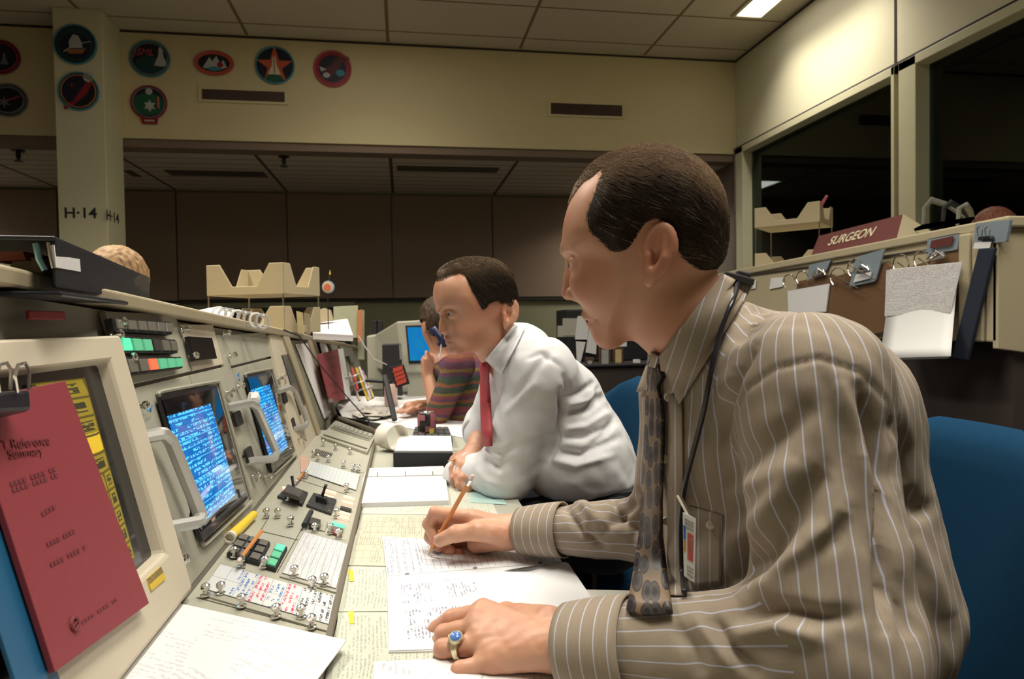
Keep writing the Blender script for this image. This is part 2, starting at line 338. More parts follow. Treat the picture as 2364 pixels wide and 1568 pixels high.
plaque(2,133,47,43,'round dark emblem with red ring cut off at the left edge, upper',navy,[('ring',('ring',40,36,2.5),red),('ship',('p',sh(shut,10,6,.7)),gray)],red)
plaque(20,232,46,41,'rounded grey edged emblem at the left edge, lower',blk,[('ring',('ring',38,33,3),gray),('burst',('p',star(16,6,-8,6,6)),gray),('beam',('line',[(-8,4),(28,-10)],1.6),pink)],gray)
plaque(175,104,50,49,'round navy emblem with a sailing ship high on the column',teal,[('rim_ring',('ring',45,44,2),navy),('sea',('d',0,4,36,32),navy),('hull',('p',[(-24,14),(-14,12),(18,12),(26,6),(18,22),(-12,24)]),gold),('sail',('p',[(-12,10),(-14,-6),(-4,-24),(8,-22),(16,-4),(18,9)]),wht),('mast_line',('line',[(-26,20),(0,0),(36,-8)],1.),wht)],cyan,Y=5.85)
t=plaque(183,212,47,47,'round emblem with red ribbon and small figure low on the column',blk,[('ring',('ring',40,40,2),gold),('sky',('d',-8,-6,34,36),navy),('ribbon',('p',[(24,-34),(32,-24),(20,6),(-18,40),(-34,46),(-34,34),(-14,26),(10,-10)]),red),('figure',('d',24,-36,12,13),wht),('flare',('p',star(8,2.5,-14,-14,4)),red)],cyan,Y=5.85)
plaque(347,137,47,44,'round emblem with white shuttle and red script, right beside the column',navy,[('ring',('ring',41,38,1.6),gray),('sea',('d',0,14,32,20),teal),('shuttle',('p',sh(shut,26,-3,1.15)),wht),('script',('text','JSML',-14,-14,17),pink)],cyan)
plaque(495,147,46,29,'oval orange rimmed emblem with white peaks',org,[('sky',('d',0,0,37,21),navy),('peaks',('p',[(-26,12),(-10,-14),(-4,-4),(6,-17),(14,0),(22,-8),(30,10),(0,18)]),wht),('dot',('d',14,4,7,7),red),('base',('p',[(-22,14),(0,8),(22,14),(0,20)]),cyan)],pink)
plaque(635,152,45,44,'round blue emblem with an orange star and shuttle',navy,[('star',('p',star(44,17,0,2,5,1.12)),org),('shuttle',('p',sh(shut,-1,4,1.05)),C(225,215,185)),('cloud',('d',-2,31,20,9),grn),('stripe',('line',[(-1,-20),(-1,20)],1.),red)],cyan)
plaque(768,160,43,42,'round red rimmed emblem with a brown eagle',red,[('sky',('d',0,0,32,32),navy),('wing',('p',[(-26,6),(-6,-6),(10,-26),(36,-30),(40,-22),(22,-16),(10,10),(-8,18),(-20,16)]),C(90,35,35)),('head',('d',-14,16,8,6),wht),('tail',('p',[(-30,-4),(-14,2),(-26,8)]),wht),('earth',('d',18,10,10,8),cyan)],pink)
plaque(345,238,42,41,'round green emblem with tab below, under the shuttle emblem',navy,[('globe',('d',-1,4,37,27),grn),('ring',('ring',37,36,1.6),gray),('moon',('d',1,-27,8,8),wht),('burst',('p',star(15,8,2,8,6)),wht),('marks',('line',[(22,-14),(22,14)],2.5),org),('tab',('p',[(-20,38),(20,38),(18,52),(-17,52)]),red),('tab_marks',('line',[(-10,45),(-4,45),(4,45),(12,45)],2.2),wht)],red)
# ================================================================ console row
TF=-.2371; NF=nrm([1,0,.2371]); X0=-.334; ZD=.74
def FP(px,py,off=0.): return UP(px,py,NF,NF@np.array([X0,0,ZD])+off)
def G(Y,Z,off=0.): return np.array([X0+TF*(Z-ZD),Y,Z])+NF*off
def K(px,py,h=0.): return UZ(px,py,.75+h)
def DK(px,py,h=0.): return UZ(px,py,ZD+h)
cons=MAT('grey green console enamel',(.34,.33,.27),.5,nz=(12,.05),bump=(300,.08,.0006))
cons2=MAT('console panel enamel lighter',(.38,.37,.30),.5,nz=(14,.06),bump=(300,.08,.0006))
cream=MAT('cream moulded bezel',(.56,.50,.39),.5,nz=(9,.03))
ledm=MAT('beige console ledge',(.40,.34,.23),.55,nz=(9,.05))
chrome=MAT('chromed metal',(.75,.73,.70),.22,metal=1,nz=None)
steel=MAT('brushed handle metal',(.50,.50,.48),.42,metal=.6,nz=(30,.05))
seam=MAT('panel seam shadow gap',(.10,.09,.07),.8,nz=None)
paper=MAT('white paper',(.72,.715,.71),.8,nz=(60,.015))
rubber=MAT('black rubber',(.015,.015,.018),.6,nz=None)
def ztop(Y): return 1.199-.05*(Y-1.1)
def console(loc,label,Ya,Yb):
    t=thing('control_console',loc,label,'console'); xb=-1.15
    a=[(X0,0),(X0,ZD),None,None,(xb,0)]
    def prof(Y): zt=ztop(Y)-.006; return [np.array([X0-.012,Y,0]),np.array([X0-.012,Y,ZD-.02]),G(Y,ZD-.02,-.012),G(Y,zt,-.012),np.array([xb,Y,zt]),np.array([xb,Y,0])]
    A,B=prof(Ya),prof(Yb); n=len(A)
    MB().add(A+B,[list(range(n)),list(range(2*n-1,n-1,-1))]+[[i,i+n,(i+1)%n+n,(i+1)%n] for i in range(n)]).build('housing',cons,t)
    return t
con=console((-.5,1.6,0),'grey-green flight control console with two blue screens in the foreground',.1,3.12)
def ledge(t,Ya,Yb):
    P=[]
    for Y in (Ya,Yb):
        z=ztop(Y); x=G(Y,z)[0]; P+=[np.array([x+.022,Y,z-.004]),np.array([x+.024,Y,z+.016]),np.array([x+.012,Y,z+.020]),np.array([-1.15,Y,z+.020]),np.array([-1.15,Y,z-.004])]
    MB().add(P,[[4,3,2,1,0],[5,6,7,8,9]]+[[i,(i+1)%5,(i+1)%5+5,i+5] for i in range(5)]).build('ledge',ledm,t,bevel=.003)
ledge(con,.1,3.12)
def fpan(pts,name,m,t,off=.004,th=.006,bevel=.0015,lift=0.): return MB().prism([FP(x,y,off) for x,y in pts],NF*th).build(name,m,t,bevel=bevel)
def gpan(Y0,Y1,Z0,Z1,name,m,t,off=.004,th=.008,bevel=.0015,r=0): 
    c=[G(Y0,Z0,off),G(Y1,Z0,off),G(Y1,Z1,off),G(Y0,Z1,off)]
    return MB().prism(rquad(c,r) if r else c,NF*th).build(name,m,t,bevel=bevel)
# face modules : main panel plates with seams
gpan(1.10,1.40,ZD+.012,1.068,'module_plate',cons2,con,0,.01); gpan(1.404,1.72,ZD+.012,1.068,'module_plate',cons2,con,0,.01)
gpan(1.724,2.28,ZD+.012,1.06,'module_plate',cons2,con,0,.01)
gpan(1.10,1.42,1.074,ztop(1.1)-.012,'module_plate',cons2,con,0,.01); gpan(1.424,1.66,1.074,ztop(1.5)-.012,'module_plate',cream,con,.001,.01)
gpan(1.664,2.28,1.066,ztop(2.)-.012,'module_plate',cons2,con,0,.01)
# lamp module
def cells(mb_frame,t,P,rows,cols,cols_mats,gap=.12,off=.006):
    pass
def bil(c,u,v): return (c[0]*(1-u)+c[1]*u)*(1-v)+(c[3]*(1-u)+c[2]*u)*v
lgreen=MAT('lit green indicator',(.1,.5,.3),.4,emit=(.10,.95,.48),es=.62,nz=None); lgreen2=MAT('dim lit green indicator',(.1,.35,.2),.4,emit=(.13,.75,.38),es=.33,nz=None)
lgrey=MAT('unlit grey indicator cap',(.15,.14,.12),.35,nz=(200,.1)); lred=MAT('lit orange red indicator',(.5,.1,.05),.4,emit=(1,.2,.08),es=.6,nz=None); lamb=MAT('lit warm white indicator',(.6,.35,.25),.4,emit=(1,.62,.45),es=.9,nz=None)
ldark=MAT('unlit dark indicator cap',(.05,.048,.045),.3,nz=(200,.1))
def lampblock(quad,rows,cols,mats,t,name='indicator_block',depth=.012,plane=NF,gap=.12,frame=blackm,h=.004):
    c=[np.asarray(q,float) for q in quad]   # TL,TR,BR,BL
    MB().prism(c,plane*depth).build(name,frame,t,bevel=.001)
    for r in range(rows):
        for k in range(cols):
            u0,u1,v0,v1=(k+gap)/cols,(k+1-gap)/cols,(r+gap*1.2)/rows,(r+1-gap*1.2)/rows
            m=mats[r][k]
            if m is None: continue
            MB().prism([bil(c,u0,v0)+plane*h,bil(c,u1,v0)+plane*h,bil(c,u1,v1)+plane*h,bil(c,u0,v1)+plane*h],plane*h).build('indicator',m,t,bevel=.0008)
g,G1,G2,R_,d_=lgrey,lgreen,lgreen2,lred,ldark
lampblock([FP(x,y,.014) for x,y in ((258,734),(396,743),(398,772),(266,764))],1,6,[[g]*6],con)
lampblock([FP(x,y,.014) for x,y in ((270,775),(405,784),(411,815),(281,816))],1,6,[[G1,G2,G2,d_,g,g]],con)
lampblock([FP(x,y,.014) for x,y in ((283,824),(418,824),(422,850),(296,868))],1,6,[[g,g,R_,G2,G2,G2]],con)
fpan([(434,776),(490,780),(502,828),(448,834)],'lamp_window',MAT('black glass window',(.01,.01,.012),.12,nz=None),con,.013,.008)
# screens
def crt(t):
    u,v,_=t.uv(); lit=t.box(u,v,.0,.76,.05,.88)
    tx=t.OR(t.text(u,v,27,56,.74,.6,8,False),t.m('MULTIPLY',t.m('LESS_THAN',t.m('FRACT',t.m('MULTIPLY',v,6.)),.035),1.))
    n=t.noise(t.comb(u,v),2.5,2); e=t.mix(tx,(.0,.13,.45),(.10,.62,1.))
    t.put(t.b.inputs['Base Color'],(.006,.007,.01)); t.put(t.b.inputs['Emission Color'],e)
    t.put(t.b.inputs['Emission Strength'],t.m('MULTIPLY',lit,t.m('ADD',1.,t.m('MULTIPLY',n,.8)))); t.b.inputs['Roughness'].default_value=.06; t.b.inputs['Coat Weight'].default_value=.6; t.b.inputs['Coat Roughness'].default_value=.03
crtm=MAT('blue text cathode ray screen',fn=crt); glossk=MAT('black glossy screen surround',(.008,.009,.012),.2,nz=None,coat=.3)
def screen(q,t,lab):
    c=[FP(x,y,.0125) for x,y in q]; b=MB().prism(rquad([c[3],c[2],c[1],c[0]],.09,5,.10),NF*.008).build('screen_surround',glossk,t,bevel=.002,label=lab)
    cc=[bil(c,u,v)+NF*.0015 for u,v in ((.0,.93),(.96,.93),(.96,.03),(.0,.03))]
    nu,nv=10,10; vs=[];fs=[];uv=[]
    for j in range(nv+1):
        for i in range(nu+1):
            u,v=i/nu,j/nv; bul=(1-(2*u-1)**2)*(1-(2*v-1)**2)
            vs.append(bil(cc,u,v)+NF*(.004*bul))
    for j in range(nv):
        for i in range(nu):
            fs.append([j*(nu+1)+i,j*(nu+1)+i+1,(j+1)*(nu+1)+i+1,(j+1)*(nu+1)+i]); uv.append([(a/nu,bb/nv) for a,bb in ((i,j),(i+1,j),(i+1,j+1),(i,j+1))])
    MB().add(vs,fs,uv).build('screen_glass',crtm,b,smooth='all')
screen(((370,914),(500,888),(574,1152),(470,1252)),con,'black edged near screen full of blue text')
screen(((569,870),(625,858),(682,1042),(630,1092)),con,'black edged second screen with blue text')
# bezel edges of screens
for q in (((364,906),(505,880),(582,1158),(470,1262)),((565,863),(628,851),(688,1046),(630,1098))):
    P=[FP(x,y,.004) for x,y in q]; MB().tube(rquad([P[3],P[2],P[1],P[0]],.09,5,.10),.004,6,closed=True).build('screen_bezel',cons,con,smooth=True)
def handle(path,t,h,r,sq,plate=None):
    n=len(path); pts=[]
    P=[FP(x,y,h*(0.15 if i in(0,n-1) else 1)) for i,(x,y) in enumerate(path)]
    # smooth corners
    Q=[P[0]]
    for i in range(1,n-1):
        for s in (.75,.9): Q.append(P[i-1]*(1-s)+P[i]*s) if s<1 else None
        for s in (.1,.25): Q.append(P[i]*(1-s)+P[i+1]*s)
    Q.append(P[-1]); m=MB(); m.tube(Q,r,8)
    m.v=[tuple(np.array(v)) for v in m.v]
    h_=m.build('pull_handle',steel,t,smooth=True)
    for (x,y) in sq:
        c=FP(x,y,.012); e=.016; ey_=.030; MB().prism(rquad([c+np.array([0,-ey_,0])-np.array([-.2371,0,1])*e,c+np.array([0,ey_,0])-np.array([-.2371,0,1])*e,c+np.array([0,ey_,0])+np.array([-.2371,0,1])*e,c+np.array([0,-ey_,0])+np.array([-.2371,0,1])*e],.15),NF*.006).build('handle_recess',blackm,h_)
handle([(322,1012),(378,1001),(394,1017),(462,1186),(459,1205),(388,1218)],con,.034,.0105,[])
handle([(522,941),(576,930),(592,940),(638,1045),(633,1059),(567,1066)],con,.03,.010,[(552,966),(578,1049)])
handle([(641,904),(670,895),(681,903),(709,973),(706,984),(672,992)],con,.028,.0085,[(659,918),(678,977)])
fpan([(322,1012),(372,1004),(388,1020),(440,1180),(436,1200),(392,1208)],'handle_plate',cons,con,.008,.008)
# far modules of console 1
fpan([(622,772),(655,774),(735,1012),(690,1062)],'cream_module',cream,con,.011,.012)
fpan([(651,820),(667,818),(708,925),(694,960)],'lamp_strip',glossk,con,.014,.008)
fpan([(655,776),(668,777),(742,1000),(738,1012)],'divider_rail',ledm,con,.02,.02)
fpan([(672,786),(700,786),(752,940),(745,998),(738,1000)],'panel',MAT('olive grey recessed panel',(.20,.20,.14),.6),con,.006,.006)
fpan([(683,795),(712,792),(766,950),(749,967)],'posted_sheet',paper,con,.012,.002,bevel=0)
fpan([(712,785),(728,783),(772,935),(764,948)],'divider_rail',ledm,con,.02,.02)
# cream bezel on the left with legend screen
bz=MB(); o=.022
outer=[G(.50,.762,o),G(1.072,.762,o),G(1.072,1.145,o),G(.50,1.145,o)]; inner=[G(.60,.836,o),G(1.018,.836,o),G(1.018,1.113,o),G(.60,1.113,o)]; innb=[G(.605,.84,.002),G(1.013,.84,.002),G(1.013,1.109,.002),G(.605,1.109,.002)]; outb=[G(.49,.755,0),G(1.078,.755,0),G(1.078,1.15,0),G(.49,1.15,0)]
bz.add(outb+outer+inner+innb,[[k+i,k+(i+1)%4,k+4+(i+1)%4,k+4+i] for k in (0,4,8) for i in range(4)]); bezel=bz.build('display_bezel',cream,con,bevel=.006)
gpan(.604,1.014,.839,1.11,'display_glass',glossk,bezel,.004,.004,bevel=0)
def legend(t):
    u,v,_=t.uv(); fv=t.m('FRACT',t.m('MULTIPLY',v,10.)); top=t.m('GREATER_THAN',v,.5); fu=t.m('FRACT',t.m('MULTIPLY',u,t.m('SUBTRACT',2.,top)))
    bd=t.m('MULTIPLY',t.band(fv,.5,.44),t.band(fu,.5,.43)); inn=t.m('MULTIPLY',t.band(fv,.5,.26),t.band(fu,.5,.27)); g=t.text(u,v,40,14,.9,.6,5,False)
    lit=t.white(t.comb(t.m('FLOOR',t.m('MULTIPLY',v,10.)),3.)); on=t.m('MULTIPLY',t.band(v,.66,.05),1.)
    c=t.mix(bd,(.10,.08,.01),(.30,.23,.02)); c=t.mix(t.m('MULTIPLY',inn,t.m('SUBTRACT',1.,on)),c,t.mix(g,(.04,.035,.015),(.30,.24,.03))); c=t.mix(t.m('MULTIPLY',on,bd),c,(.75,.52,.03))
    t.put(t.b.inputs['Base Color'],c); t.put(t.b.inputs['Emission Color'],c); t.b.inputs['Emission Strength'].default_value=.10
MB().prism([FP(x,y,.009) for x,y in ((283,1320),(312,1288),(196,872),(70,885))],NF*.003).build('legend_panel',MAT('yellow legend cells',fn=legend),bezel)
redt=MAT('red label tape',(.38,.05,.06),.5,nz=None)
fpan([(66,716),(150,719),(154,738),(68,737)],'label_tape',redt,con,.006,.004); 
yl=MAT('yellow black sticker',rough=.5,fn=lambda t:t.put(t.b.inputs['Base Color'],t.mix(t.m('GREATER_THAN',t.uv()[1],.5),(.65,.45,.04),t.mix(t.text(t.uv()[0],t.uv()[1],12,20,.9,.6,9,False),(.3,.22,.06),(.05,.04,.02)))))
MB().prism([FP(x,y,.024) for x,y in ((350,1364),(383,1336),(372,1308),(341,1336))],NF*.002).build('sticker',yl,bezel)
bluet=MAT('blue marker writing',(.03,.22,.55),.5,nz=None)
for (x,y) in ((325,942),(340,950),(318,985),(550,878),(548,868)):
    c=FP(x,y,.008); MB().tube([c,c+np.array([0,.012,.004]),c+np.array([-.001,.016,-.003]),c+np.array([-.001,.024,.006])],.0011,4).build('ink_mark',bluet,con)
gpan(1.115,1.16,.99,1.0,'label_plate',paper,con,.006,.002); fpan([(318,1050),(336,1046),(340,1062),(322,1066)],'label_plate',MAT('brown stain label',(.16,.11,.08),.7),con,.006,.002)
# thumb screws
base=None
def screw(c,ax,t,k=1.):
    global base
    ax=nrm(ax); m=MB(); m.lathe(c,ax,[(0,.007*k),(.002*k,.007*k),(.0025*k,.0035*k),(.009*k,.0035*k),(.0095*k,.0062*k),(.012*k,.0072*k),(.016*k,.0065*k),(.0185*k,.003*k)],12)
    m.build('thumb_screw',chrome,t,smooth=True)
for x,y in ((265,747),(257,776),(289,829),(419,762),(438,824),(516,771),(530,822),(316,941),(523,907),(549,892),(583,1100),(612,1103),(640,876),(650,867),(683,1013),(695,1020),(410,1296),(403,1300)): screw(FP(x,y,.005),NF,con)
def clip(px,py):
    c=FP(px,py,.012); MB().box((-.004,-.006,-.009),(.004,.006,.009),None,c).build('catch',chrome,con,bevel=.001)
for a in ((536,908),(536,1085) if 0 else (594,1104),(657,880)): clip(*a)
# crumpled tissue stuck by the handle
def blob(c,r,seed,n=10,amp=.35):
    m=MB(); m.sph(c,r,n); rr=np.random.default_rng(seed); V=np.array(m.v); V=c+(V-c)*(1+amp*(rr.random((len(V),1))-.5)); m.v=[tuple(v) for v in V]; return m
tag(blob(FP(585,922,.03),(.014,.030,.018),3).build('crumpled_tissue',paper,smooth=True),'crumpled white tissue stuck above the second console handle','tissue')
# ---------------------------------------------------------------- keyboard deck and writing shelf
kb=MB(); kb.box((X0,.15,ZD-.0005),(-.105,2.735,.750)); kd=kb.build('key_deck',cons2,con,bevel=.002)
MB().box((-.107,.15,ZD),(-.100,2.72,.754)).build('deck_edge',MAT('dark bronze edge strip',(.13,.11,.08),.5),con)
MB().box((X0-.004,.15,.7495),(X0+.004,3.1,.7515)).build('deck_joint',seam,con)
KN=np.array([0,0,1.])
def kq(pts,name,m,h=.004,th=.004,bevel=.0008,par=None): return MB().prism([K(x,y,h) for x,y in pts],KN*th).build(name,m,par or con,bevel=bevel)
def ruled(t):
    u,v,_=t.uv(); l=t.m('LESS_THAN',t.m('FRACT',t.m('MULTIPLY',u,9.)),.07); tx=t.text(v,u,36,40,.45,.5,6,False)
    t.put(t.b.inputs['Base Color'],t.mix(t.OR(l,t.m('MULTIPLY',tx,.5)),(.62,.62,.62),(.22,.22,.26)))
def strip(t):
    u,v,_=t.uv(); l=t.OR(t.m('LESS_THAN',t.m('FRACT',t.m('MULTIPLY',u,8.)),.03),t.band(v,.5,.006)); k=t.m('FLOOR',t.m('MULTIPLY',u,8.))
    tx=t.m('MULTIPLY',t.text(v,u,24,64,.6,.5,9,False),t.m('GREATER_THAN',u,.22)); h=t.white(t.comb(k,4.))
    c=t.mix(t.m('GREATER_THAN',h,.55),(.10,.20,.5),(.6,.06,.16)); c=t.mix(t.m('GREATER_THAN',u,.75),c,(.08,.08,.1)); 
    t.put(t.b.inputs['Base Color'],t.mix(tx,t.mix(l,(.64,.66,.66),(.25,.26,.26)),c)); 
rul=MAT('ruled index sheet under plastic',fn=ruled,rough=.3); stripm=MAT('hand lettered key strip',fn=strip,rough=.25); lightsheet=MAT('pale grid sheet',rough=.4,fn=lambda t:t.put(t.b.inputs['Base Color'],t.mix(t.m('LESS_THAN',t.m('FRACT',t.m('MULTIPLY',t.uv()[0],14.)),.1),(.60,.63,.62),(.42,.45,.45))))
kq([(462,1372),(762,1458),(776,1384),(510,1296)],'strip_holder',cons,.003)
kq([(469,1358),(759,1440),(773,1376),(508,1302)],'key_strip',stripm,.005,.002)
kq([(645,1330),(778,1368),(807,1252),(700,1222)],'sheet_holder',cons,.003)
kq([(651,1322),(776,1358),(803,1256),(702,1228)],'index_sheet',rul,.005,.002)
kq([(704,1092),(822,1131),(831,1096),(716,1064)],'grid_sheet',lightsheet,.004,.002)
kq([(692,1056),(704,1050),(714,1066),(706,1092),(694,1090)],'label_tape',MAT('salmon pink tape',(.52,.32,.24),.6),.003,.002)
def kblock(q,rows,cols,mats,h=.008): lampblock([K(x,y,h) for x,y in q],rows,cols,mats,con,'key_block',.008,KN,.1,blackm,.003)
kblock(((557,1232),(624,1251),(598,1298),(523,1277)),3,3,[[g,g,g],[g,g,g],[g,g,g]]); kblock(((638,1255),(663,1262),(636,1312),(612,1305)),3,1,[[lgreen],[lgreen2],[lgreen2]])
def kbar(q,m,name='indicator',h=.006): kq(q,name,m,h,.006)
for (x,y,m) in ((765,1131,lamb),(759,1142,lamb),(807,1145,lamb),(804,1156,lamb),(800,1170,ldark),(797,1181,lamb),(793,1190,lamb)):
    kbar([(x-13,y-3),(x+12,y+4),(x+10,y+9),(x-15,y+2)],m)
kbar([(765,1203),(796,1212),(793,1219),(762,1211)],lgreen); kbar([(762,1212),(793,1220),(790,1227),(759,1219)],lgrey); kbar([(770,1222),(790,1229),(788,1235),(768,1229)],MAT('dull red cap',(.3,.07,.05),.5))
kbar([(652,1122),(662,1124),(661,1129),(651,1127)],lamb)
# rotary switch units
def switchunit(q,lab,lever):
    b=kq(q,'switch_plate',blackm,.006,.006); cs=[K(x,y,.006) for x,y in q]; c=sum(cs)/4
    for p in cs: 
        s=p+(c-p)*.18; MB().lathe(s,KN,[(0,.003),(.002,.003)],8).build('screw_head',chrome,b)
    ex=nrm(cs[1]-cs[0]); ey=nrm(cs[2]-cs[1])
    for k in (-1,0,1): MB().box((-.006,-.012,0),(.006,.012,.014),[ex,ey,KN],c+ex*.016*k).build('toggle_body',rubber,b,bevel=.002)
    MB().tube([c+KN*.01,c+KN*.03+ex*lever,c+KN*.042+ex*lever*1.6],[.004,.003,.004],8).build('toggle_lever',rubber,b,smooth=True)
switchunit([(667,1119),(711,1136),(698,1165),(640,1145)],'',-.006); switchunit([(724,1137),(777,1152),(764,1185),(707,1165)],'',.012)
MB().prism([K(x,y,.03) for x,y in ((664,1116),(700,1132),(690,1146),(652,1134))],KN*.012).build('rotary_knob',MAT('dark grey knob',(.06,.055,.05),.45),con,bevel=.004)
MB().tube([K(718,1182,.012),K(702,1213,.012)],.0055,10).build('bar_handle',rubber,con,smooth=True); MB().prism([K(x,y,.014) for x,y in ((719,1193),(741,1199),(736,1213),(712,1206))],KN*.012).build('push_button',ldark,con,bevel=.002)
kq([(744,1200),(757,1203),(750,1226),(738,1223)],'trim_outline',cons,.003)
for a,b in (((572,1205),(752,1262)),((660,1170),(640,1300)),((560,1225),(600,1185)),((700,1060),(835,1096))): pass
# deck seams
for a,b in (((620,1195),(600,1228)),((700,1215),(640,1322)),((600,1226),(700,1250)),((690,1108),(800,1142)),((740,1008),(848,1043)),((455,1380),(765,1462))):
    MB().tube([K(*a,.0005),K(*b,.0005)],.0008,4).build('seam_line',seam,con)
for x,y in ((746,1024),(775,1034),(808,1043),(724,1049),(734,1058),(758,1061),(793,1074),(815,1082),(827,1084),(706,1098),(800,1129),(666,1151),(615,1189),(641,1189),(671,1208),(727,1224),(763,1226),(782,1238),(777,1189),(541,1282),(558,1304),(612,1305),(680,1327),(749,1347),(721,1354),(475,1371),(510,1367),(558,1396),(638,1420),(696,1422),(719,1445)): screw(K(x,y+4,.004),KN,con,1.)
for k in range(11):
    a=K(731+k*3.6,1037+k*1.0,.0012); b=K(724+k*3.6,1049+k*1.0,.0012); MB().tube([a,b],.0016,4).build('speaker_slot',blackm,con)
# keypad at the deck's far end
kp=kq([(741,1008),(848,1044),(866,1006),(774,970)],'keypad_tray',MAT('grey keypad tray',(.34,.33,.27),.5),.010,.010)
lampblock([K(x,y,.014) for x,y in ((775,976),(862,1003),(857,1012),(768,984))],1,9,[[MAT('grey key cap',(.30,.29,.25),.5)]*9],con,'key_row',.005,KN,.1,cons,.004)
MB().tube([K(765,988,.014),K(853,1016,.014)],.004,6).build('rail',chrome,con,smooth=True); MB().tube([K(748,1004,.012),K(846,1036,.012)],.003,6).build('rail',MAT('dark bronze edge strip',(.13,.11,.08),.5),con,smooth=True)
# writing shelf
desk=thing('writing_shelf',(.08,1.4,.7),'long pale writing shelf running along the front of the console row','desk')
deskm=MAT('pale green desk laminate',(.42,.42,.35),.35,nz=(8,.04))
MB().box((-.100,.15,.705),(.265,6.0,ZD)).build('top',deskm,desk,bevel=.003)
MB().box((.255,.15,.64),(.268,6.0,.705)).build('edge',MAT('brown desk edge',(.10,.08,.06),.6),desk)
MB().box((-.32,.15,.0),(-.30,6.0,.70)).build('kick_panel',blackm,desk)
for y in (.2,2.9,5.9): MB().box((-.3,y,0),(.22,y+.03,.705)).build('support',cons,desk)
# printed sheets on the shelf
def sched(seed,base,ink,rows,cols,grid=0.,dens=.6,vert=True,yel=None):
    def fn(t):
        u,v,_=t.uv(); a,b=(v,u) if vert else (u,v)
        tx=t.text(t.m('ADD',a,seed*.13),t.m('ADD',b,0.),rows,cols,dens,.45,7,False); l=0.
        msk=t.box(u,v,.04,.96,.05,.95); tx=t.m('MULTIPLY',tx,msk)
        if grid: l=t.m('MULTIPLY',msk,t.OR(t.m('LESS_THAN',t.m('FRACT',t.m('MULTIPLY',u,grid)),.06),t.m('LESS_THAN',t.m('FRACT',t.m('MULTIPLY',v,grid*.7)),.06)))
        blk=t.m('GREATER_THAN',t.white(t.comb(t.m('FLOOR',t.m('MULTIPLY',u,4.)),t.m('FLOOR',t.m('ADD',seed*1.,t.m('MULTIPLY',v,3.))))),.25)
        c=t.mix(t.m('MULTIPLY',tx,t.m('MULTIPLY',blk,.75)),base,ink)
        if grid: c=t.mix(t.m('MULTIPLY',l,.6),c,ink)
        t.put(t.b.inputs['Base Color'],c); t.b.inputs['Roughness'].default_value=.7
    return fn
def sheet(name,lab,cat,pts,m,h=.0012,th=.001,group=None,bevel=0,Z=ZD):
    P=[UZ(x,y,Z+h) for x,y in pts]; o=MB().prism(P,KN*th).build(name,m,bevel=bevel); return tag(o,lab,cat,group)
ys=MAT('yellowed schedule print',fn=sched(1,(.50,.49,.39),(.30,.27,.17),34,60,12.,.5)); gs=MAT('greenish schedule print',fn=sched(2,(.54,.56,.47),(.30,.32,.27),26,70,0.,.75)); g2=MAT('pale chart print',fn=sched(3,(.55,.56,.48),(.38,.38,.30),44,50,20.,.4))
sheet('schedule_sheet','yellowed schedule sheet lying on the shelf left of the writing hand','paper',[(797,1305),(1010,1309),(1000,1190),(838,1188)],ys,group='schedule sheets on the writing shelf')
sheet('schedule_sheet','pale chart sheet on the shelf just below the ring bound pages','paper',[(836,1186),(1150,1190),(1120,1120),(850,1112)],g2,.0008,group='schedule sheets on the writing shelf')
sheet('schedule_sheet','greenish schedule sheet with yellow highlighter dabs left of the big notebook','paper',[(782,1412),(1000,1410),(1000,1312),(796,1308)],gs,.001,group='schedule sheets on the writing shelf')
sheet('schedule_sheet','greenish schedule sheet at the bottom left of the left hand','paper',[(762,1600),(1000,1600),(1000,1414),(781,1414)],gs,.0011,group='schedule sheets on the writing shelf')
ink=MAT('yellow highlighter ink',(.70,.60,.05),.7,nz=None)
for q,l in (([(804,1316),(815,1316),(818,1342),(806,1342)],'upper yellow highlighter dab on the schedule sheet'),([(804,1412),(816,1412),(818,1440),(806,1440)],'lower yellow highlighter dab on the schedule sheet')): sheet('highlighter_mark',l,'ink mark',q,ink,.0018,.0003)
cy=MAT('pale cyan chart patch',(.38,.55,.52),.7,nz=None); sheet('chart_patch','pale cyan patch on the shelf near the white sleeve elbow','paper',[(1085,1160),(1170,1165),(1150,1128),(1090,1120)],cy,.0016,.0003)
textp=MAT('white printed page',fn=sched(4,(.82,.82,.82),(.16,.16,.2),30,80,0.,.55))
sheet('printed_sheet','large printed sheet lying over the near end of the key deck','paper',[(262,1580),(560,1800),(800,1478),(410,1392)][::-1],MAT('white page with faint grey notes',fn=sched(6,(.72,.72,.72),(.50,.50,.54),24,60,0.,.6,False)),.017,.0015,Z=ZD)
sheet('printed_sheet','printed sheet at the bottom edge beneath the left hand','paper',[(862,1640),(1300,1640),(1290,1505),(864,1528)],MAT('white page with grey notes',fn=sched(5,(.72,.72,.72),(.4,.4,.45),30,60,0.,.3)),.0025,.0015)
